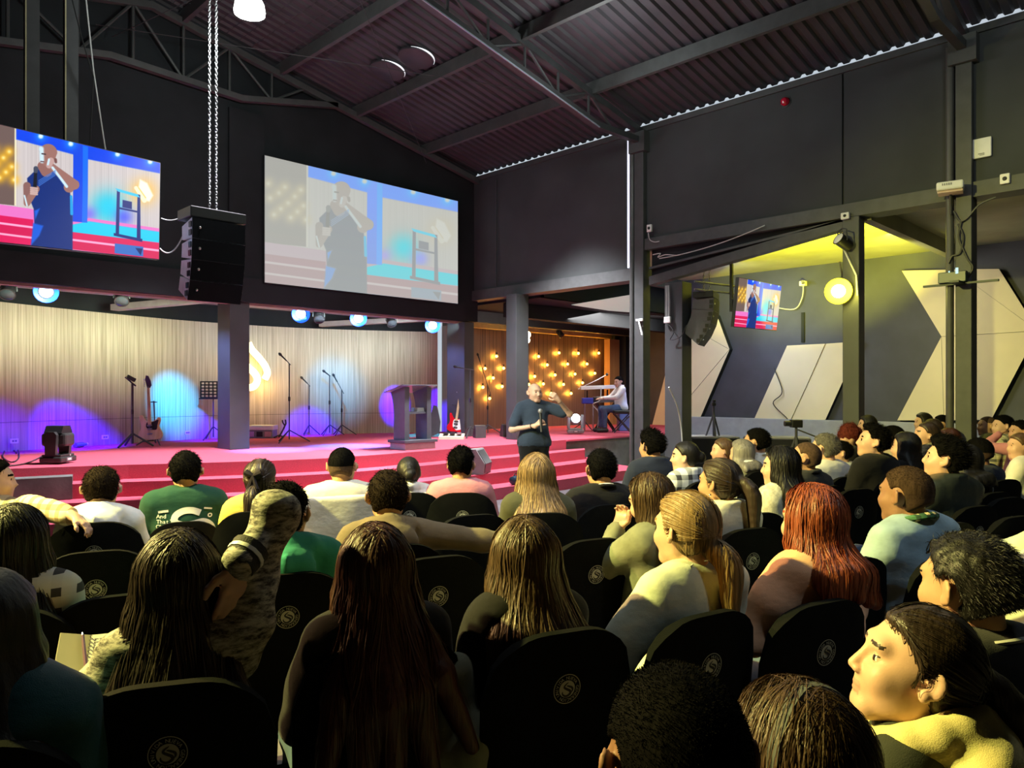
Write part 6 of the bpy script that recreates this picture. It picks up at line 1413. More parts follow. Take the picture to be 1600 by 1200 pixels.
# ================================================================== CHAIRS
M_chair = mat('black_chair_fabric', (0.0032, 0.0036, 0.0036), 0.85, var=0.2, nscale=30, bmp=0.35, bscale=300, spec=0.10)
M_chairleg = mat('chair_leg_steel', (0.03, 0.03, 0.03), 0.35, 0.6, bmp=0); M_emb = mat('emblem_cream', (0.40, 0.40, 0.32), 0.7, bmp=0.1, bscale=400); M_embk = mat('emblem_black', (0.01, 0.01, 0.01), 0.7, bmp=0)
CT = 0.958
def chair_back():
    b = MB(); NU, NVv = 16, 14
    def pt(u, z, side):
        hw = 0.232; x = u*hw; y = -0.175+0.42*x*x-(z-0.42)*0.10; n = 0.020*(1-0.85*abs(u)**6)*(1 if z < CT-0.02 else 0.75)
        return (x, y+(n if side else -n), z)
    for side in (0, 1):
        vs = []; fs = []
        for j in range(NVv+1):
            for i in range(NU+1):
                u = -1+2*i/NU; r = 0.17; zt = CT-0.030*abs(u)**2.0
                e = max(0, abs(u)*0.232-(0.232-r))/r; zt = CT-0.012*u*u-r*(1-math.sqrt(max(0, 1-e*e)))*0.9
                z = 0.36+(zt-0.36)*(j/NVv); vs.append(pt(u*(1-0.06*(1-j/NVv)), z, side))
        for j in range(NVv):
            for i in range(NU): a = j*(NU+1)+i; fs.append((a, a+1, a+NU+2, a+NU+1))
        b.add(vs, fs)
    n = (NU+1)*(NVv+1); ring = [i for i in range(NU+1)]+[j*(NU+1)+NU for j in range(1, NVv+1)]+[NVv*(NU+1)+i for i in range(NU-1, -1, -1)]+[j*(NU+1) for j in range(NVv-1, 0, -1)]
    for a, c in zip(ring, ring[1:]+ring[:1]): b.f.append((a, c, c+n, a+n)); b.m.append(0)
    return b
def chair_seat():
    b = MB(); b.box((-0.225, -0.17, 0.385), (0.225, 0.27, 0.455), bev=0.03); return b
def glyph(ch, cache={}):
    if ch in cache: return cache[ch]
    cu = bpy.data.curves.new('letter', 'FONT'); cu.body = ch; cu.size = 1.0; cu.align_x = 'CENTER'; cu.resolution_u = 2; o = bpy.data.objects.new('letter', cu); COL.objects.link(o)
    dg = bpy.context.evaluated_depsgraph_get(); me = bpy.data.meshes.new_from_object(o.evaluated_get(dg)); V = [tuple(v.co) for v in me.vertices]; Fc = [tuple(p.vertices) for p in me.polygons]
    bpy.data.objects.remove(o); bpy.data.curves.remove(cu); bpy.data.meshes.remove(me); cache[ch] = (V, Fc); return cache[ch]
def ribbon(b, pts, wid, y, mi):
    P = smoothp([Vector((p[0], 0, p[1])) for p in pts], 4); n = len(P); vs = []
    for i, p in enumerate(P):
        d = (P[min(i+1, n-1)]-P[max(i-1, 0)]).normalized(); s_ = Vector((-d.z, 0, d.x)); w = wid*(math.sin(math.pi*(i+0.6)/(n+0.2))**0.5)
        for q in (p+s_*w, p-s_*w): vs.append((q.x, y, q.z))
    b.add(vs, [(2*i, 2*i+1, 2*i+3, 2*i+2) for i in range(n-1)], mi)
def emblem():
    """round chair emblem: rim, ring of lettering, disc with the black S; lies in x-z facing -y"""
    b = MB(); R_ = 0.041
    def annulus(r0, r1, y, mi, n=36):
        vs = []; 
        for k in range(n): a = 2*math.pi*k/n; vs += [(r0*math.cos(a), y, r0*math.sin(a)), (r1*math.cos(a), y, r1*math.sin(a))]
        b.add(vs, [(2*k, 2*k+1, (2*k+3) % (2*n), (2*k+2) % (2*n)) for k in range(n)], mi)
    annulus(R_*0.95, R_, 0, 0); annulus(0.0001, R_*0.58, 0, 0, 30)
    r = R_*0.56
    ribbon(b, [(r*x, r*z) for x, z in ((0.12, 0.80), (-0.28, 0.52), (-0.40, 0.25), (-0.05, 0.0), (0.32, -0.22), (0.44, -0.5), (0.12, -0.78), (-0.30, -0.80), (-0.62, -0.52), (-0.62, -0.22))], r*0.155, -0.0012, 1)
    ribbon(b, [(r*x, r*z) for x, z in ((-0.10, 0.42), (0.25, 0.30), (0.62, 0.10), (0.70, -0.18), (0.58, -0.42))], r*0.13, -0.0013, 1)
    for i, ch in enumerate('UNIVIDA NUEVA GENERACION '):
        if ch == ' ': continue
        V, Fc = glyph(ch); a = math.radians(-15+(i-7)*14.4); s_ = R_*0.30
        out = []
        for x, y, z in V:
            lx, lz = x*s_*1.0, y*s_+R_*0.655; out.append((lx*math.cos(a)+lz*math.sin(a), -0.0006, -lx*math.sin(a)+lz*math.cos(a)))
        b.add(out, Fc, 0)
    return b
def make_chair():
    t = thing('chair', 'black padded chair', 'chair')
    chair_seat().build('seat', M_chair, t, True); chair_back().build('backrest', M_chair, t, True)
    for sx in (-1, 1):
        for y0, y1 in ((-0.15, -0.20), (0.22, 0.25)): MB().cyl((sx*0.19, y0, 0.385), (sx*0.205, y1, 0.0), 0.014, n=8).build('leg', M_chairleg, t)
    e = emblem().build('emblem', [M_emb, M_embk], t)
    z = 0.805; tilt = math.atan(0.10); e.location = (0.0, -0.175-(z-0.42)*0.10-0.0235, z); e.rotation_euler = (tilt, 0, 0)
    return t
CHAIR0 = make_chair(); used_chair = [False]
def chair(x, y, rz, label, sc=1.0):
    if not used_chair[0]: c = CHAIR0; used_chair[0] = True
    else: c = copy_tree(CHAIR0)
    c.location = (x, y, 0); c.rotation_euler = (0, 0, rz); c.scale = (sc, sc, sc); c['label'] = label; c['group'] = 'black chairs of the audience'; return c
def chair_at(px, ytop, Y, head, label):
    p = at(px, ytop, Y); th = math.radians(-45-head); return chair(p.x-(-math.sin(th))*(-0.2), p.y-math.cos(th)*(-0.2), th, label)

# ================================================================== PEOPLE
BC, SC_, LC, HC, SHC = {}, {}, {}, {}, {}
NTRI = [0]
def person(px, ytop, Y, label, hair, hc, sk, top, collar='crew', hy=0, hp=0, hr=0, b=-25, fem=False, armR=None, armL=None, sleeve=1.0, wf=None, bottom='jeans', strands=0, vol=1.0, lean=-0.03, fine=None, hands=None, chair_label=None, name='person', stand=None, belly=1.0, s=None, thick=0.018, seed=None, group='seated audience', amp=0.0022, rz=None, foot=0.0, out=0.17, chair_fwd=0.0, chair_dx=0.0, chair_sc=1.0):
    if fine is None: fine = 0.0065 if Y < 2.2 else 0.009 if Y < 3.6 else 0.012 if Y < 6 else 0.015
    coarse = 0.018 if Y < 2.6 else 0.022 if Y < 4.5 else 0.028
    if wf is None: wf = 0.90 if fem else 1.0
    if Y > 3.9 and hands is None: hy = round(hy/15)*15; hp = round(hp/10)*10
    ps = Pose(bool(stand), wf, hy, hp, hr, armR, armL, belly, 1.0, lean, bool(hands))
    ztop = CAMZ-(ytop-HY)*Y/FPX; H = float((ps.hc+ps.R @ np.array([0, -0.01, 0.13]))[2])
    if hp or hr: H = float(ps.hc[2]+0.128)
    if s is None: s = (ztop-foot)/H
    al = math.degrees(math.atan((px-CX)/FPX)); th = math.radians(-45-b) if rz is None else rz
    p = at(px, ytop, Y); off = Rz(th) @ (ps.hc*s); loc = Vector((p.x-off[0], p.y-off[1], foot))
    if seed is None: seed = int(px) % 7
    kb = ps.key+(fem, fine, coarse, str(hands))
    hd = []
    if hands:
        for side, curl, pn in hands: hd.append((ps.armR if side < 0 else ps.armL, side, curl, pn))
    if kb not in BC: BC[kb] = body_mesh(ps, fem, fine, coarse, hd)
    hm = (HRS.get(hc, HR[hc]) if hair in ('short', 'messy', 'quiff', 'fade', 'buzz', 'curly') else HR[hc]) if isinstance(hc, str) else hc
    body = obj(name, BC[kb], None, [SK[sk], M_lip[sk], hm, M_eye, M_iris])
    body.location = loc; body.rotation_euler = (0, 0, th); body.scale = (s, s, s); tag(body, label, 'person', group)
    wseed = seed % 3 if Y > 3.9 else seed
    ks = ps.key[:2]+ps.key[5:]+(coarse, thick, sleeve, collar, wseed, amp)
    if ks not in SC_: SC_[ks] = shirt_mesh(ps, coarse if Y > 2.6 else 0.012, thick, sleeve, collar, wseed, amp)
    sh = obj('shirt' if collar not in ('hood', 'jacket', 'puffer') else 'jacket' if collar != 'hood' else 'hooded_top', SC_[ks], body, [CL[top] if isinstance(top, str) else top])
    kl = (bool(stand), wf, belly)
    if kl not in LC: LC[kl] = legs_mesh(ps, 0.02)
    obj('trousers', LC[kl], body, [CL[bottom]])
    if bool(stand) not in SHC: SHC[bool(stand)] = shoes_mesh(ps, 0.014)
    obj('shoes', SHC[bool(stand)], body, [M_shoe])
    if hair:
        kh = ps.key[4:5]+(ps.key[0], ps.key[2], ps.key[3], ps.key[4], ps.key[9], hair, seed % 3 if Y > 3.0 else seed, vol, strands, round(fine, 4), out, Y < 1.5)
        if kh not in HC: HC[kh] = hair_mesh(ps, hair, max(fine*(1.0 if Y < 3 else 0.9), 0.006), seed % 3 if Y > 3.0 else seed, vol, strands, out, min(1.0, Y/2.2))
        obj('hair', HC[kh], body, [hm, croptop(hc, sk)])
    body['_s'] = s
    if chair_label: chair(loc.x-math.sin(th)*chair_fwd+math.cos(th)*chair_dx, loc.y+math.cos(th)*chair_fwd+math.sin(th)*chair_dx, th, chair_label, chair_sc)
    return body, ps, s, th
# ------------------------------------------------------------------ nearest people
P_ = person
# row at the camera
A42 = P_(1050, 1025, 0.92, 'man with short dark fade haircut seen from behind at the bottom centre of the photo', 'fade', 'black', 'brown', 'black', hy=6, b=-18, fine=0.006, chair_label='black chair under the man with fade haircut at the bottom edge')
A43 = P_(1238, 1068, 1.08, 'woman with grey-brown hair held by a dark headband at the bottom of the photo', 'bob', 'brown', 'tan', 'charcoal', hy=-8, b=-18, fem=True, fine=0.0065, vol=0.95, strands=3000, chair_label='black chair under the woman with the headband at the bottom edge')
A44 = P_(1425, 940, 1.36, 'woman in profile with tied dark hair, yellow hood and olive jacket at lower right', 'tail', 'dark', 'fair', cloth('dark_olive', (0.028, 0.032, 0.02)), 'crew', hy=-30, hp=17, b=-48, fem=True, fine=0.0034, strands=2600, vol=1.0, hands=[(-1, 0.5, None), (1, 0.5, None)], chair_label='black chair under the woman in profile at lower right')
A45 = P_(1507, 830, 1.74, 'man with spiky black hair and dark grey sweater at right', 'short', HR['black'], 'tan', 'charcoal', 'crew', hy=-8, b=-20, fine=0.0055, vol=1.25, chair_label='black chair under the man with spiky hair at right')
# second row
A20 = P_(278, 826, 1.86, 'woman in grey heather knit with raised elbow writing in a notebook', 'longer', 'dark', 'fair', 'knit', 'crew', hy=-6, b=-18, fem=True, wf=0.82, strands=2600, fine=0.0065, hands=[(-1, 0.15, (-0.6, 0.8, 0.0)), (1, 0.9, (0.6, 0.3, 0.6))],
         armR=[(0.235, 0.02, 1.31), (0.150, -0.085, 1.215), (-0.22, -0.12, -1.0)], armL=[(-0.27, 0.05, 0.76), (-0.23, 0.27, 0.80), (-0.25, 0.85, 0.45)], amp=0.004, vol=1.0, chair_label='largest black chair, under the woman with the notebook at lower left')
A21 = P_(585, 818, 2.06, 'woman with very long straight auburn-tinted hair at centre left', 'longer', 'auburn', 'fair', 'black', 'crew', hy=3, b=-25, fem=True, strands=2600, vol=1.05, out=0.225, chair_fwd=0.10, chair_label='black chair hidden under the long auburn-tinted hair at centre left')
A22 = P_(818, 808, 2.26, 'woman with long straight brown hair shining yellow at centre', 'long', 'brown', 'fair', 'black', 'crew', hy=8, b=-25, fem=True, wf=0.84, strands=2800, vol=1.22, out=0.15, chair_fwd=-0.05, chair_label='black chair with round emblem right of the long brown hair at bottom centre')
A40 = P_(-22, 885, 1.55, 'person in a dark teal jacket cut off by the left edge', 'long', 'black', 'fair', 'tealdark', 'jacket', hy=0, b=-20, fem=True, thick=0.04, amp=0.006, wf=0.8, strands=0, chair_label='black chair at the lower left corner under the teal jacket')
A39 = P_(24, 788, 2.40, 'woman with long black hair and striped white top near the left edge', 'long', 'black', 'fair', 'stripe', 'crew', hy=10, b=-20, fem=True, strands=1800, chair_label='black chair under the woman with long black hair near the left edge')
A23 = P_(1068, 765, 2.42, 'woman with low blond-brown ponytail and pale shirt lit yellow-green', 'tail', 'blond', 'fair', 'sage', 'collar', hy=-10, b=-32, fem=True, strands=2200, vol=0.99, wf=0.98, armL=[(-0.29, 0.0, 0.78), (-0.17, 0.28, 0.70)], amp=0.004, chair_dx=-0.12, chair_label='black chair behind the blond ponytail woman')
A24 = P_(1266, 757, 2.58, 'woman with shoulder-length copper red hair and peach top', 'longm', 'red', 'fair', 'peach', 'crew', hy=-6, b=-28, fem=True, strands=2400, vol=1.12, armL=[(-0.28, 0.02, 0.80), (-0.20, 0.28, 0.66)], amp=0.004, chair_dx=-0.20, chair_label='black chair with emblem in front of the copper-haired woman')
# third row
A18 = P_(446, 750, 2.86, 'man with dark hair and glasses in a teal green hoodie', 'short', 'black', 'tan', 'teal', 'hood', hy=22, b=-22, wf=1.0, chair_label='black chair with emblem under the man in the teal green hoodie')
A19 = P_(606, 732, 3.36, 'man in a brown hoodie resting his right arm along the next chair', 'short', 'dark', 'tan', 'khaki', 'hood', hy=6, b=-20, armR=[(0.43, -0.10, 0.95), (0.66, -0.13, 0.92), (0.75, -0.15, -0.55)], armL=[(-0.27, 0.05, 0.74), (-0.12, 0.3, 0.66)], wf=1.02, hands=[(-1, 0.5, (0.1, -0.3, -1))], chair_label='black chair under the man in the brown hoodie')
A17 = P_(1015, 740, 3.35, 'woman with dark brown hair leaning on her hand in an olive denim jacket', 'longm', 'brown', 'fair', 'greydenim', 'jacket', hy=-10, hp=-10, hr=-10, b=-40, fem=True, strands=1500, armL=[(-0.20, 0.16, 0.84), (-0.075, 0.17, 1.0)], hands=[(1, 0.8, (0, 0, 1))], thick=0.026, amp=0.004, chair_label='black chair under the woman in the olive denim jacket')
A25 = P_(1412, 725, 3.15, 'man with short fade haircut in a pale denim jacket with script lettering', 'fade', 'stubble', 'brown', 'denim', 'collar', hy=-12, b=-24, wf=1.02, fine=0.007, amp=0.003, thick=0.024, chair_label='black chair behind the man in the pale denim jacket')
A16 = P_(1122, 715, 3.72, 'woman with long dark ponytail and earring in a pale collared shirt', 'tail', 'dark', 'tan', 'cream', 'collar', hy=-22, b=-26, fem=True, strands=1500, vol=1.2, fine=0.008, chair_label='black chair under the long dark ponytail woman')
# fourth row, near the steps
A9 = P_(837, 708, 4.2, 'woman with long blond hair in an olive jacket below the standing speaker', 'long', 'blond', 'fair', 'olive', 'jacket', hy=0, b=-10, fem=True, strands=1800, vol=1.05, chair_label='black chair with emblem under the long blond hair')
A10 = P_(938, 700, 4.5, 'man with short black hair in a black jacket with white collar edge', 'short', 'black', 'tan', 'black', 'collar', hy=-6, b=-14, wf=1.06, chair_label='black chair with emblem under the man in the black jacket')
A2 = P_(159, 727, 3.9, 'boy with dark hair in a white hoodie at left', 'short', 'dark', 'fair', 'white', 'hood', hy=0, b=-20, wf=0.92, seed=2, chair_label='black chair with emblem under the boy in the white hoodie')
A3 = P_(290, 703, 4.45, 'man in a bottle green shirt with white print on the back', 'short', 'black', 'tan', 'green', 'crew', hy=6, b=-22, wf=1.08, belly=1.05, chair_sc=0.90, chair_label='black chair under the man in the green printed shirt')
A4 = P_(408, 715, 4.25, 'woman with dark auburn ponytail and dark bow behind the raised elbow', 'tail', 'dark', 'fair', 'yellow', 'crew', hy=10, b=-14, fem=True, strands=900, vol=0.95, chair_label='black chair under the woman with the hair bow')
A5 = P_(535, 697, 4.65, 'broad man in a cream white sweatshirt with short black hair', 'fade', 'black', 'tan', 'cream', 'crew', hy=8, b=-16, wf=1.12, belly=1.06, chair_label='chair draped with a white jacket behind the man in cream')
A6 = P_(638, 712, 5.0, 'person with tied black hair in a white puffer jacket', 'bun', 'black', 'fair', 'white', 'puffer', hy=4, b=-10, fem=True, thick=0.032, chair_label='black chair under the white puffer jacket')
A7 = P_(721, 698, 5.0, 'man with tousled black hair in a dusty pink shirt', 'messy', 'black', 'tan', 'pink', 'crew', hy=12, b=-8, wf=1.04, chair_label='black chair under the man in the dusty pink shirt')
A1 = P_(-8, 715, 4.05, 'man in cream plaid at the left edge with one arm along the next chair', 'short', 'black', 'fair', 'plaidc', 'collar', hy=60, b=0, armR=[(0.42, -0.30, 1.06), (0.71, -0.44, 1.03), (0.85, -0.05, -0.5)], hands=[(-1, 0.5, (0.1, -0.2, -1))], sleeve=0.93, seed=1, chair_label='black chair under the man in plaid at the left edge')
# right half, middle distance
P_(1017, 672, 6.0, 'man in a navy collared shirt before the tall post', 'quiff', 'black', 'tan', 'navy', 'collar', hy=-10, b=-16, wf=1.02, chair_label='black chair under the man in the navy shirt')
P_(1069, 688, 5.6, 'woman with dark hair tied in a bun and black and white patterned top', 'bun', 'black', 'fair', 'plaidk', 'collar', hy=-38, b=-30, fem=True, wf=0.98, chair_label='black chair with high back behind the patterned top')
P_(1128, 683, 6.6, 'woman with tied fair hair in a crimson top', 'bun', 'brown', 'fair', 'red', 'crew', hy=-45, b=-38, fem=True, chair_label='black chair under the woman in crimson')
P_(1180, 668, 6.4, 'man with dark hair in a white collared shirt before the flight case', 'short', 'black', 'tan', 'white', 'collar', hy=-30, b=-24, wf=1.04, chair_label='black chair under the man in the white collared shirt')
P_(1217, 697, 4.5, 'woman with long black hair in a cream cable knit cardigan', 'longm', 'black', 'fair', 'cable', 'jacket', hy=-30, b=-30, fem=True, strands=1000, vol=1.05, thick=0.028, amp=0.004, chair_label='black chair under the cream cable knit cardigan')
P_(1257, 688, 5.3, 'man with cropped hair and dark grey jacket looking up to the left', 'buzz', 'stubble', 'tan', 'charcoal', 'jacket', hy=-30, hp=10, b=-28, wf=1.03, chair_label='black chair under the man with cropped hair')
P_(1287, 676, 5.9, 'man with greying dark hair in a white shirt behind the cropped-haired man', 'short', 'grey', 'fair', 'white', 'crew', hy=-10, b=-28, wf=1.04, chair_label='black chair under the greying man in white')
P_(1312, 685, 6.8, 'boy with black hair in profile under the red-haired woman', 'short', 'black', 'fair', 'white', 'crew', hy=-45, b=-34, wf=0.85, s=0.90, chair_label='black chair under the boy in profile')
P_(1327, 662, 7.4, 'woman with red-tinted curly hair in black facing the camera side', 'curly', 'auburn', 'fair', 'black', 'crew', hy=-75, b=-60, fem=True, chair_label='black chair under the curly red-haired woman')
P_(1363, 663, 5.75, 'man with black hair smiling in left profile in a black sweater', 'messy', 'black', 'fair', 'black', 'crew', hy=-48, hp=6, b=-28, wf=0.98, fine=0.009, chair_label='black chair under the smiling man in black')
P_(1392, 663, 6.6, 'dark-skinned person in a beige hoodie behind the smiling man', 'fade', 'black', 'dark', 'beige', 'hood', hy=-10, b=-30, chair_label='black chair under the beige hoodie')
P_(1413, 674, 6.0, 'woman with long black hair right of the beige hoodie', 'long', 'black', 'fair', 'black', 'crew', hy=-15, b=-32, fem=True, chair_label='black chair under the long black hair right of the beige hoodie')
P_(1446, 682, 6.9, 'woman in left profile with a patterned scarf', 'bun', 'dark', 'fair', 'floral', 'scarf', hy=-45, hp=10, b=-38, fem=True, s=1.03, chair_label='black chair under the woman with the scarf')
P_(1475, 683, 4.4, 'man with short dark hair in a shiny black leather jacket', 'quiff', 'black', 'fair', 'leather', 'collar', hy=-30, hp=6, b=-26, wf=1.08, thick=0.026, amp=0.004, fine=0.009, chair_label='black chair under the leather jacket')
P_(1526, 682, 5.7, 'dark-haired person in a dark teal sweater right of the leather jacket', 'fade', 'black', 'brown', 'navy', 'crew', hy=-8, b=-26, wf=1.06, chair_label='black chair under the dark teal sweater')
P_(1503, 694, 5.0, 'person with dark bobbed hair between leather jacket and teal sweater', 'bob', 'black', 'tan', 'black', 'crew', hy=-10, b=-28, fem=True, chair_label='black chair under the dark bobbed hair')
# far right, small heads
P_(1441, 645, 10.2, 'far person with black hair, leftmost of the group before the chevron panel', 'bob', 'black', 'fair', 'tealdark', 'crew', hy=-45, b=-36, fem=True, chair_label='far black chair, leftmost before the chevron panel')
P_(1455, 654, 8.8, 'far dark-haired woman in black below the chevron panel', 'longm', 'dark', 'tan', 'black', 'crew', hy=-30, b=-36, fem=True, chair_label='far black chair under the woman in black below the chevron panel')
P_(1470, 647, 9.4, 'far man with cropped dark hair in maroon before the chevron panel', 'fade', 'black', 'tan', 'red', 'crew', hy=-30, b=-36, chair_label='far black chair under the man in maroon')
P_(1481, 668, 7.6, 'woman with auburn hair just left of the far right post', 'longm', 'auburn', 'fair', 'black', 'crew', hy=-30, b=-34, fem=True, chair_label='black chair left of the far right post')
P_(1541, 649, 9.2, 'balding man in dark green right of the far right post', 'buzz', 'stubble', 'tan', 'olive', 'crew', hy=-45, b=-40, chair_label='far black chair under the balding man in green')
P_(1565, 648, 8.6, 'man with glasses in a pale plaid shirt at far right', 'short', 'black', 'fair', 'plaidy', 'collar', hy=-45, b=-40, chair_label='far black chair under the man with glasses')
P_(1592, 656, 8.0, 'person with raised pink sleeve at the right edge', 'short', 'black', 'tan', 'pink', 'crew', hy=-45, b=-40, armL=[(-0.2, 0.25, 1.0), (-0.02, 0.17, 1.13)], chair_label='far black chair under the pink sleeve at the right edge')
P_(1592, 675, 6.6, 'woman in white facing left at the right edge', 'bun', 'brown', 'fair', 'white', 'crew', hy=-45, b=-40, fem=True, chair_label='black chair under the woman in white at the right edge')
P_(1354, 648, 9.6, 'far person with black hair peeking out behind the middle right post', 'long', 'black', 'fair', 'black', 'crew', hy=-30, b=-36, fem=True, chair_label='far black chair behind the middle right post')
A46 = P_(1668, 722, 3.4, 'person in pale green jeans at the right edge with forearms stretched forward', 'short', 'black', 'tan', 'sage', 'crew', hy=-20, b=-62, bottom='sage', armR=[(0.25, 0.18, 0.80), (0.10, 0.46, 0.82)], armL=[(-0.23, 0.20, 0.82), (-0.06, 0.50, 0.86)], hands=[(-1, 0.4, None), (1, 0.4, None)], sleeve=0.7, fine=0.009, chair_label='black chair under the person in pale green jeans at the right edge')
# toddler cloth / child in the aisle
P_(1157, 692, 6.3, 'small child in a pale pink hooded cloth between crimson top and white shirt', 'bob', HR['grey'], 'fair', 'white', 'scarf', hy=-20, b=-30, fem=True, wf=0.75, s=0.93, chair_label='black chair under the child in pale pink')

# ------------------------------------------------------------------ people on stage
P_(836, 597, 8.9, 'bald man in a dark blue shirt speaking into a microphone before the red steps', None, 'stubble', 'fair', cloth('slate_blue', (0.030, 0.045, 0.075)), 'crew', rz=math.radians(-45+180+22), hy=-6, stand=True, wf=1.02, belly=1.08, sleeve=0.36, fine=0.0065,
   armR=[(0.30, 0.02, 0.715), (0.075, 0.235, 0.775), (-0.75, 0.35, 0.35)], armL=[(-0.42, 0.13, 0.90), (-0.22, 0.22, 1.075), (0.85, 0.1, 0.4)], hands=[(-1, 1.15, (-0.2, -0.4, -0.8)), (1, 0.9, (0.2, -1.0, 0))], group='people on the stage', bottom='black', lean=0)
kb = on_z(968, 674, ZS)
P_(966, 588, 16.9, 'keyboard player in a white shirt and black vest behind the keyboards', 'short', 'black', 'fair', 'white', 'collar', rz=math.radians(-45+100), hy=-25, hp=-10, armR=[(0.22, 0.2, 0.80), (0.12, 0.45, 0.78)], armL=[(-0.22, 0.2, 0.80), (-0.12, 0.45, 0.78)], foot=ZS, hands=[(-1, 0.3, None), (1, 0.3, None)], fine=0.011, lean=0.05, group='people on the stage')
# ------------------------------------------------------------------ empty chairs
for px, yt, Y, lb in ((150, 866, 3.05, 'empty black chair with emblem below the boy in the white hoodie'), (192, 938, 2.4, 'empty black chair with olive-lit rim left of the knit sweater'), (738, 802, 3.95, 'black chair with emblem under the resting arm of the brown hoodie'), (680, 870, 2.95, 'empty black chair with emblem right of the long auburn-tinted hair'), (925, 844, 3.3, 'empty black chair right of the long brown hair'),
                      (1326, 877, 2.92, 'empty black chair with emblem right of the copper-haired woman'), (1250, 762, 5.0, 'black chair behind the man with cropped hair, left of the smiling man'), (1335, 755, 5.0, 'black chair behind the smiling man'), (1505, 778, 4.5, 'empty black chair behind the leather jacket'), (1570, 770, 4.6, 'empty black chair at the right edge behind the teal sweater'), (1580, 800, 3.9, 'empty black chair at the right edge above the spiky-haired man'), (1480, 815, 3.7, 'empty black chair right of the pale denim jacket'), (1180, 800, 4.0, 'black chair left of the copper hair, behind the cable knit')):
    chair_at(px, yt, Y, -26, lb)
# ------------------------------------------------------------------ things held and worn
def loc_of(B, p): b_, ps, s, th = B; return Vector(b_.location)+Vector(tuple(Rz(th) @ (np.array(p, float)*s)))
b_, ps, s, th = A20
t = thing('notebook', 'open white notebook in the hand of the woman in grey knit', 'notebook'); w_ = at(140, 1032, 1.95); t.location = w_; t.rotation_euler = (math.radians(-52), math.radians(6), math.radians(-45+14))
t.rotation_euler = (math.radians(42), math.radians(0), math.radians(-45+20))
MB().box((-0.005, -0.075, -0.004), (0.075, 0.075, 0.0)).build('page_block', mat('paper', (0.75, 0.76, 0.78), 0.7, var=0.03, bmp=0), t)
c = MB().box((-0.078, -0.075, -0.004), (-0.006, 0.075, 0.0), rot=Matrix.Rotation(0.35, 3, 'Y'), about=(-0.006, 0, 0)); c.build('cover', mat('paper_cover', (0.78, 0.76, 0.55), 0.7, var=0.03, bmp=0), t)
b = MB(); rr = random.Random(5)
for i in range(13):
    y = 0.062-i*0.0095; x = 0.004
    while x < 0.066: L = 0.004+rr.random()*0.008; b.box((x, y-0.0006, 0.0002), (min(0.07, x+L), y+0.0006, 0.0006)); x += L+0.003
tag(b.build('handwriting', mat('pencil', (0.25, 0.25, 0.30), 0.7, bmp=0), t), kind='stuff')
b = MB()
for i in range(14): y = -0.07+i*0.0107; b.tube([(-0.008, y, -0.003), (-0.006, y, 0.006), (-0.001, y, 0.004)], 0.0012, 4)
tag(b.build('spiral', M_metal, t), kind='stuff')
t = thing('pen', 'purple pen lying across the open notebook', 'pen', w_+Vector((0, 0, 0.008))); t.rotation_euler = (math.radians(42), 0, math.radians(-45+20))
MB().tube([(-0.022, 0.06, 0.012), (0.006, -0.075, 0.012)], [0.004, 0.005], 8).build('barrel', mat('pen_purple', (0.16, 0.06, 0.12), 0.3, bmp=0), t); MB().tube([(-0.024, 0.069, 0.012), (-0.022, 0.06, 0.012)], [0.001, 0.0035], 8).build('tip', M_metal, t)
def patch(body, ps, pts2d, y0, name, m, to='back', off=0.004):
    """flat print laid onto a garment: each vertex is dropped on the shirt surface"""
    sh = [c for c in body.children if c.name.split('.')[0] in ('shirt', 'jacket', 'hooded_top')][0]; from mathutils.bvhtree import BVHTree
    me = sh.data; bv = BVHTree.FromPolygons([v.co.copy() for v in me.vertices], [tuple(p.vertices) for p in me.polygons]); vs, fs = pts2d; out = []
    for x, z in vs:
        h = bv.ray_cast(Vector((x, -1.0, z)), Vector((0, 1, 0)))
        out.append((h[0]+Vector((0, -off, 0))) if h[0] else Vector((x, y0, z)))
    b = MB().add(out, fs); o = b.build(name, m); o.parent = body; return o
def text2d(txt, x0, z0, size, step=0.62):
    vs, fs = [], []; x = x0
    for ch in txt:
        if ch != ' ':
            V, Fc = glyph(ch); o = len(vs); vs += [(x+v[0]*size, z0+v[1]*size) for v in V]; fs += [tuple(i+o for i in f) for f in Fc]
        x += size*step
    return vs, fs
def strip2d(pts, w, n=5):
    P = smoothp([Vector((a, c, 0)) for a, c in pts], n); vs = []
    for i, p in enumerate(P):
        d = (P[min(i+1, len(P)-1)]-P[max(i-1, 0)]).normalized(); s_ = Vector((-d.y, d.x, 0))
        for f in (1, 0.33, -0.33, -1): vs.append((p.x+s_.x*w*f, p.y+s_.y*w*f))
    fs = []
    for i in range(len(P)-1):
        for k in range(3): a = i*4+k; fs.append((a, a+1, a+5, a+4))
    return vs, fs
M_print = mat('white_print', (0.72, 0.73, 0.68), 0.7, bmp=0)
b_, ps, s, th = A3
zc = 0.86
for txt, z, sz in (('And', 0.902, 0.034), ("That's", 0.872, 0.032), ('Okay', 0.842, 0.034)): patch(b_, ps, text2d(txt, -0.145, z, sz, 0.52), -0.15, 'print_lettering', M_print)
patch(b_, ps, strip2d([(-0.145, 0.938), (-0.115, 0.942), (-0.09, 0.944)], 0.007), -0.15, 'print_bar', M_print)
patch(b_, ps, strip2d([(-0.128, 0.815), (-0.124, 0.815)], 0.010), -0.15, 'print_dot', M_print)
patch(b_, ps, strip2d([(0.085, 0.925), (0.04, 0.942), (-0.01, 0.94), (-0.05, 0.915), (-0.055, 0.88), (-0.02, 0.862), (0.04, 0.862), (0.10, 0.872), (0.14, 0.845), (0.15, 0.80), (0.12, 0.76)], 0.019), -0.15, 'print_swash', M_print)
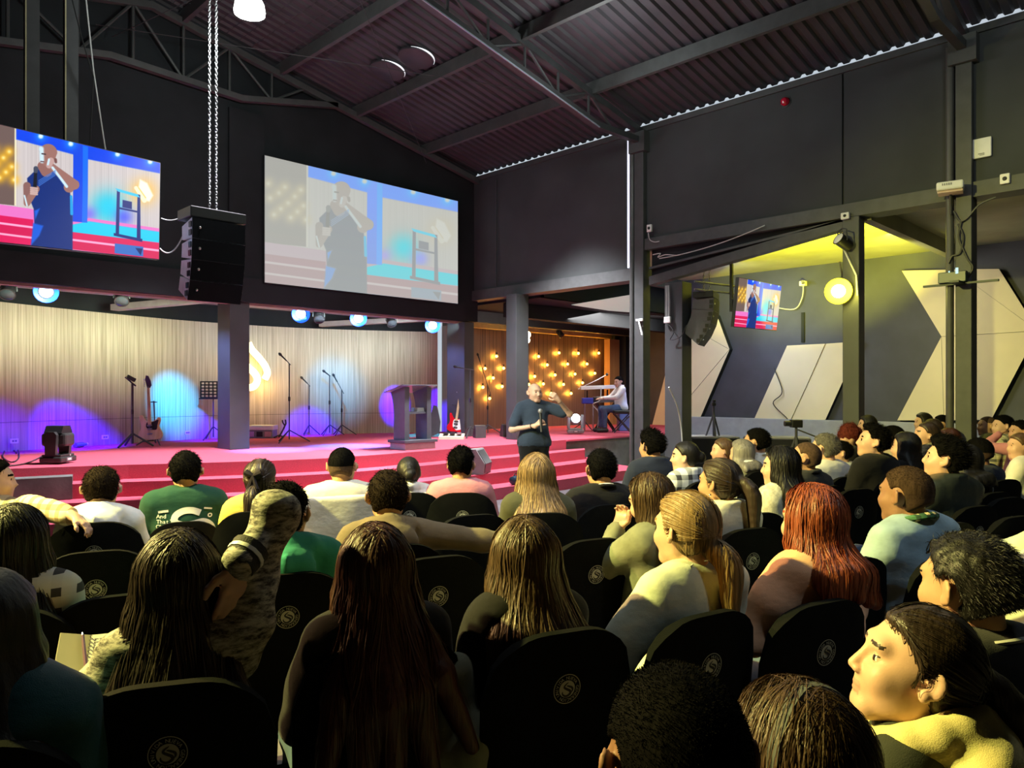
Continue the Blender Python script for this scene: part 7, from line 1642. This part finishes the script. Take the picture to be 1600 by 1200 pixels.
patch(b_, ps, strip2d([(-0.05, 0.85), (-0.08, 0.82), (-0.03, 0.82), (0.02, 0.83), (0.06, 0.815)], 0.014), -0.15, 'print_swash', M_print)
patch(b_, ps, strip2d([(0.105, 0.952), (0.15, 0.944)], 0.005), -0.15, 'print_bar', M_print)
patch(b_, ps, strip2d([(0.138+0.010*math.cos(a), 0.905+0.010*math.sin(a)) for a in np.linspace(0, 6.28, 9)], 0.0035, 2), -0.15, 'print_ring', M_print)
b_, ps, s, th = A25
patch(b_, ps, text2d('Auto', -0.02, 0.955, 0.055, 0.55), -0.15, 'script_lettering', M_plastic)
patch(b_, ps, strip2d([(-0.045, 0.965), (-0.02, 1.0), (0.0, 0.985), (-0.02, 0.962), (-0.05, 0.955)], 0.003), -0.15, 'script_swash', M_plastic)
# collar band, hood lining, bow, headband, earring, glasses, watch ring
def headpt(ps, p): return ps.hc+ps.R @ np.array(p, float)
def band(body, ps, pts, r, name, m, headspace=True, n=8):
    P = [Vector(tuple(headpt(ps, p) if headspace else p)) for p in pts]; o = MB().tube(smoothp(P, 4), r, n).build(name, m, body, True); return o
b_, ps, s, th = A43
band(b_, ps, [(0.082*math.sin(a), -0.03-0.02*abs(math.sin(a)), 0.02+0.100*math.cos(a)) for a in np.linspace(-1.75, 1.75, 13)], 0.022, 'headband', mat('grey_headband', (0.10, 0.11, 0.11), 0.8))
b_, ps, s, th = A4
bw = [Vector(tuple(headpt(ps, p))) for p in ((0, -0.135, 0.035), (-0.045, -0.125, 0.055), (0.045, -0.125, 0.055), (-0.025, -0.145, -0.045), (0.025, -0.145, -0.04))]
MB().tube([bw[1], bw[1]*0.5+bw[0]*0.5, bw[0]], [0.020, 0.018, 0.007], 8).tube([bw[2], bw[2]*0.5+bw[0]*0.5, bw[0]], [0.020, 0.018, 0.007], 8).tube([bw[0], bw[3]], [0.010, 0.014], 6).tube([bw[0], bw[4]], [0.010, 0.014], 6).build('hair_bow', mat('bow_satin', (0.02, 0.016, 0.02), 0.3), b_, True)
b_, ps, s, th = A16
MB().ball(Vector(tuple(headpt(ps, (-0.086, 0.0, -0.05)))), 0.007, 8).build('earring', M_metal, b_, True)
def glasses(B):
    b_, ps, s, th = B; b = MB()
    for sg in (-1, 1):
        b.tube([Vector(tuple(headpt(ps, (sg*0.033+0.022*math.cos(a), 0.098, 0.004+0.018*math.sin(a))))) for a in np.linspace(0, 2*math.pi, 13)], 0.0018, 4, caps=False); b.tube([Vector(tuple(headpt(ps, p))) for p in ((sg*0.056, 0.098, 0.010), (sg*0.080, 0.06, 0.010), (sg*0.085, -0.012, 0.012))], 0.0018, 4)
    b.tube([Vector(tuple(headpt(ps, p))) for p in ((-0.011, 0.1, 0.008), (0.011, 0.1, 0.008))], 0.0018, 4); b.build('glasses', M_plastic, b_)
glasses(A18)
b_, ps, s, th = A25
MB().tube([Vector(tuple(ps.nb+np.array([0.075*math.sin(a), -0.014+0.072*math.cos(a), 0.020-0.03*math.cos(a)]))) for a in np.linspace(0.7, 5.58, 14)], 0.016, 8).build('collar_band', plaid('collar', (0.05, 0.16, 0.07), (0.02, 0.06, 0.03), (0.6, 0.5, 0.25), 30), b_, True)
b_, ps, s, th = A10
MB().tube([Vector(tuple(ps.nb+np.array([0.071*math.sin(a), -0.014+0.069*math.cos(a), 0.012-0.03*math.cos(a)]))) for a in np.linspace(0.9, 5.38, 12)], 0.006, 6).build('collar_edge', M_white, b_, True)
b_, ps, s, th = A45
MB().tube([Vector(tuple(ps.nb+np.array([0.078*math.sin(a), -0.014+0.074*math.cos(a), -0.002-0.03*math.cos(a)]))) for a in np.linspace(0.9, 5.38, 12)], 0.006, 6).build('collar_edge', mat('collar_grey', (0.45, 0.46, 0.42), 0.8), b_, True)
b_, ps, s, th = A44
g = Grid(ps.nb-np.array([0.2, 0.22, 0.22]), ps.nb+np.array([0.2, 0.2, 0.12]), 0.008)
pts = [ps.nb+np.array([0.088*math.sin(a), -0.012+0.085*math.cos(a), 0.012-0.045*math.cos(a)]) for a in np.linspace(0.2, 2*math.pi-0.2, 13)]
for a, c in zip(pts[:-1], pts[1:]): g.add(('rc', a, c, 0.036, 0.036, 0.012))
g.add(('el', ps.nb+np.array([0, -0.13, -0.06]), (0.125, 0.065, 0.10), None, 0.03)); X, Y, Z = g.full(); g.D = (g.D+wrinkle(0.004, 3)(X, Y, Z)).astype(F32)
V, Q = g.mesh(); obj('hood', np_mesh('hood', V, Q, [cloth('pale_yellow_hood', (0.62, 0.54, 0.24))]), b_)
# cuffs of the knit sweater
b_, ps, s, th = A20
for a in (ps.armR, ps.armL):
    d = (a[2]-a[1])/np.linalg.norm(a[2]-a[1]); q = a[2]
    MB().tube([Vector(tuple(q-d*0.045)), Vector(tuple(q-d*0.02)), Vector(tuple(q+d*0.015))], [0.050, 0.047, 0.044], 14).build('cuff', M_embk if False else mat('dark_cuff', (0.02, 0.02, 0.02), 0.8, bmp=0.5, bscale=200), b_, True)
    MB().tube([Vector(tuple(q-d*0.024)), Vector(tuple(q-d*0.014))], [0.050, 0.049], 14).build('cuff_stripe', M_white, b_, True)
# hair tie of the blond ponytail, vest of the keyboard player
b_, ps, s, th = A23
q = headpt(ps, (0, -0.122, -0.052)); MB().ball(Vector(tuple(q)), 0.032, 10, sc=(1, 0.6, 1)).build('hair_tie', M_plastic, b_, True)
# speaker's microphone, wristband
sp = [o for o in COL.objects if o.get('label', '').startswith('bald man')][0]
Rw = Euler((0, 0, sp.rotation_euler.z)).to_matrix(); S0 = sp.scale.x
mp = Vector((0.045, 0.30, 0.82+0.475)); 
t = thing('microphone', 'black hand microphone held upright by the standing speaker', 'microphone', Vector(sp.location)+Rw @ (mp*S0)); t.rotation_euler = (0.25, -0.05, sp.rotation_euler.z)
MB().lathe([(0.013, -0.12), (0.014, 0.0), (0.019, 0.10)], 12).build('handle', M_plastic, t, True); MB().ball((0, 0, 0.125), 0.030, 12).build('head', mat('mic_mesh', (0.35, 0.36, 0.38), 0.4, 0.8, bmp=0.5, bscale=400), t, True)
MB().tube([(0.118, 0.19, 0.762+0.475), (0.112, 0.198, 0.765+0.475)], [0.037, 0.036], 14).build('wristband', M_plastic, sp, True)
# jacket draped over the chair of the man in cream
b_, ps, s, th = A5
t = thing('draped_jacket', 'white jacket draped over the chair back behind the man in cream', 'jacket', b_.location, th)
g = Grid((-0.36, -0.42, 0.30), (0.36, 0.06, 1.06), 0.014)
def slab(X, Y, Z): 
    y = Y-(-0.175+0.42*X*X-(Z-0.42)*0.10); q = np.sqrt(np.maximum(np.abs(X)-0.17, 0)**2+np.maximum(np.abs(Z-0.72)-0.18, 0)**2)-0.085
    return np.maximum(np.abs(y)-0.032, q)
g.add(('fn', (0, -0.15, 0.7), 0.6, slab, 0.0)); g.add(('rc', (-0.24, -0.15, 0.86), (-0.29, -0.12, 0.40), 0.045, 0.035, 0.03)); g.add(('rc', (0.24, -0.15, 0.86), (0.28, -0.12, 0.45), 0.045, 0.035, 0.03))
X, Y, Z = g.full(); g.D = (g.D+wrinkle(0.003, 9, 0.6)(X, Y, Z)).astype(F32)
V, Q = g.mesh(); obj('fabric', np_mesh('fabric', V, Q, [cloth('ivory_jacket', (0.66, 0.62, 0.52))]), t)
# coat hanging from the chair of the long brown hair
b_, ps, s, th = A22
t = thing('draped_jacket', 'crumpled olive denim jacket hanging at the left of the emblem chair at bottom centre', 'jacket', b_.location, th)
g = Grid((-0.46, -0.36, 0.25), (-0.10, 0.12, 0.90), 0.012); g.add(('rc', (-0.25, -0.10, 0.80), (-0.30, -0.15, 0.40), 0.055, 0.075, 0.03)); g.add(('rc', (-0.26, -0.02, 0.72), (-0.35, -0.03, 0.38), 0.05, 0.05, 0.03)); g.add(('rc', (-0.22, -0.18, 0.70), (-0.27, -0.22, 0.42), 0.04, 0.05, 0.03))
X, Y, Z = g.full(); g.D = (g.D+wrinkle(0.008, 4, 1.6)(X, Y, Z)).astype(F32); V, Q = g.mesh(); obj('fabric', np_mesh('fabric', V, Q, [CL['greydenim']]), t)
print('TRIS', sum(len(m.loops)-2*len(m.polygons) for m in bpy.data.meshes))

def proj(p):
    d = Vector(p)-CAMP; Y = (d.x+d.y)*R2; X = (d.x-d.y)*R2; return (round(CX+FPX*X/Y), round(HY-FPX*d.z/Y), round(Y, 2))
for nm, B in (('A20', A20), ('A1', A1), ('A19', A19), ('A17', A17)):
    print(nm, [proj(loc_of(B, q)) for a in (B[1].armR, B[1].armL) for q in a[:3]], 'head', proj(loc_of(B, B[1].hc)), 's', B[2])
for o in bpy.data.objects:
    if o.get('label') and len(o['label'].split()) > 16: print('LONG', o['label'])
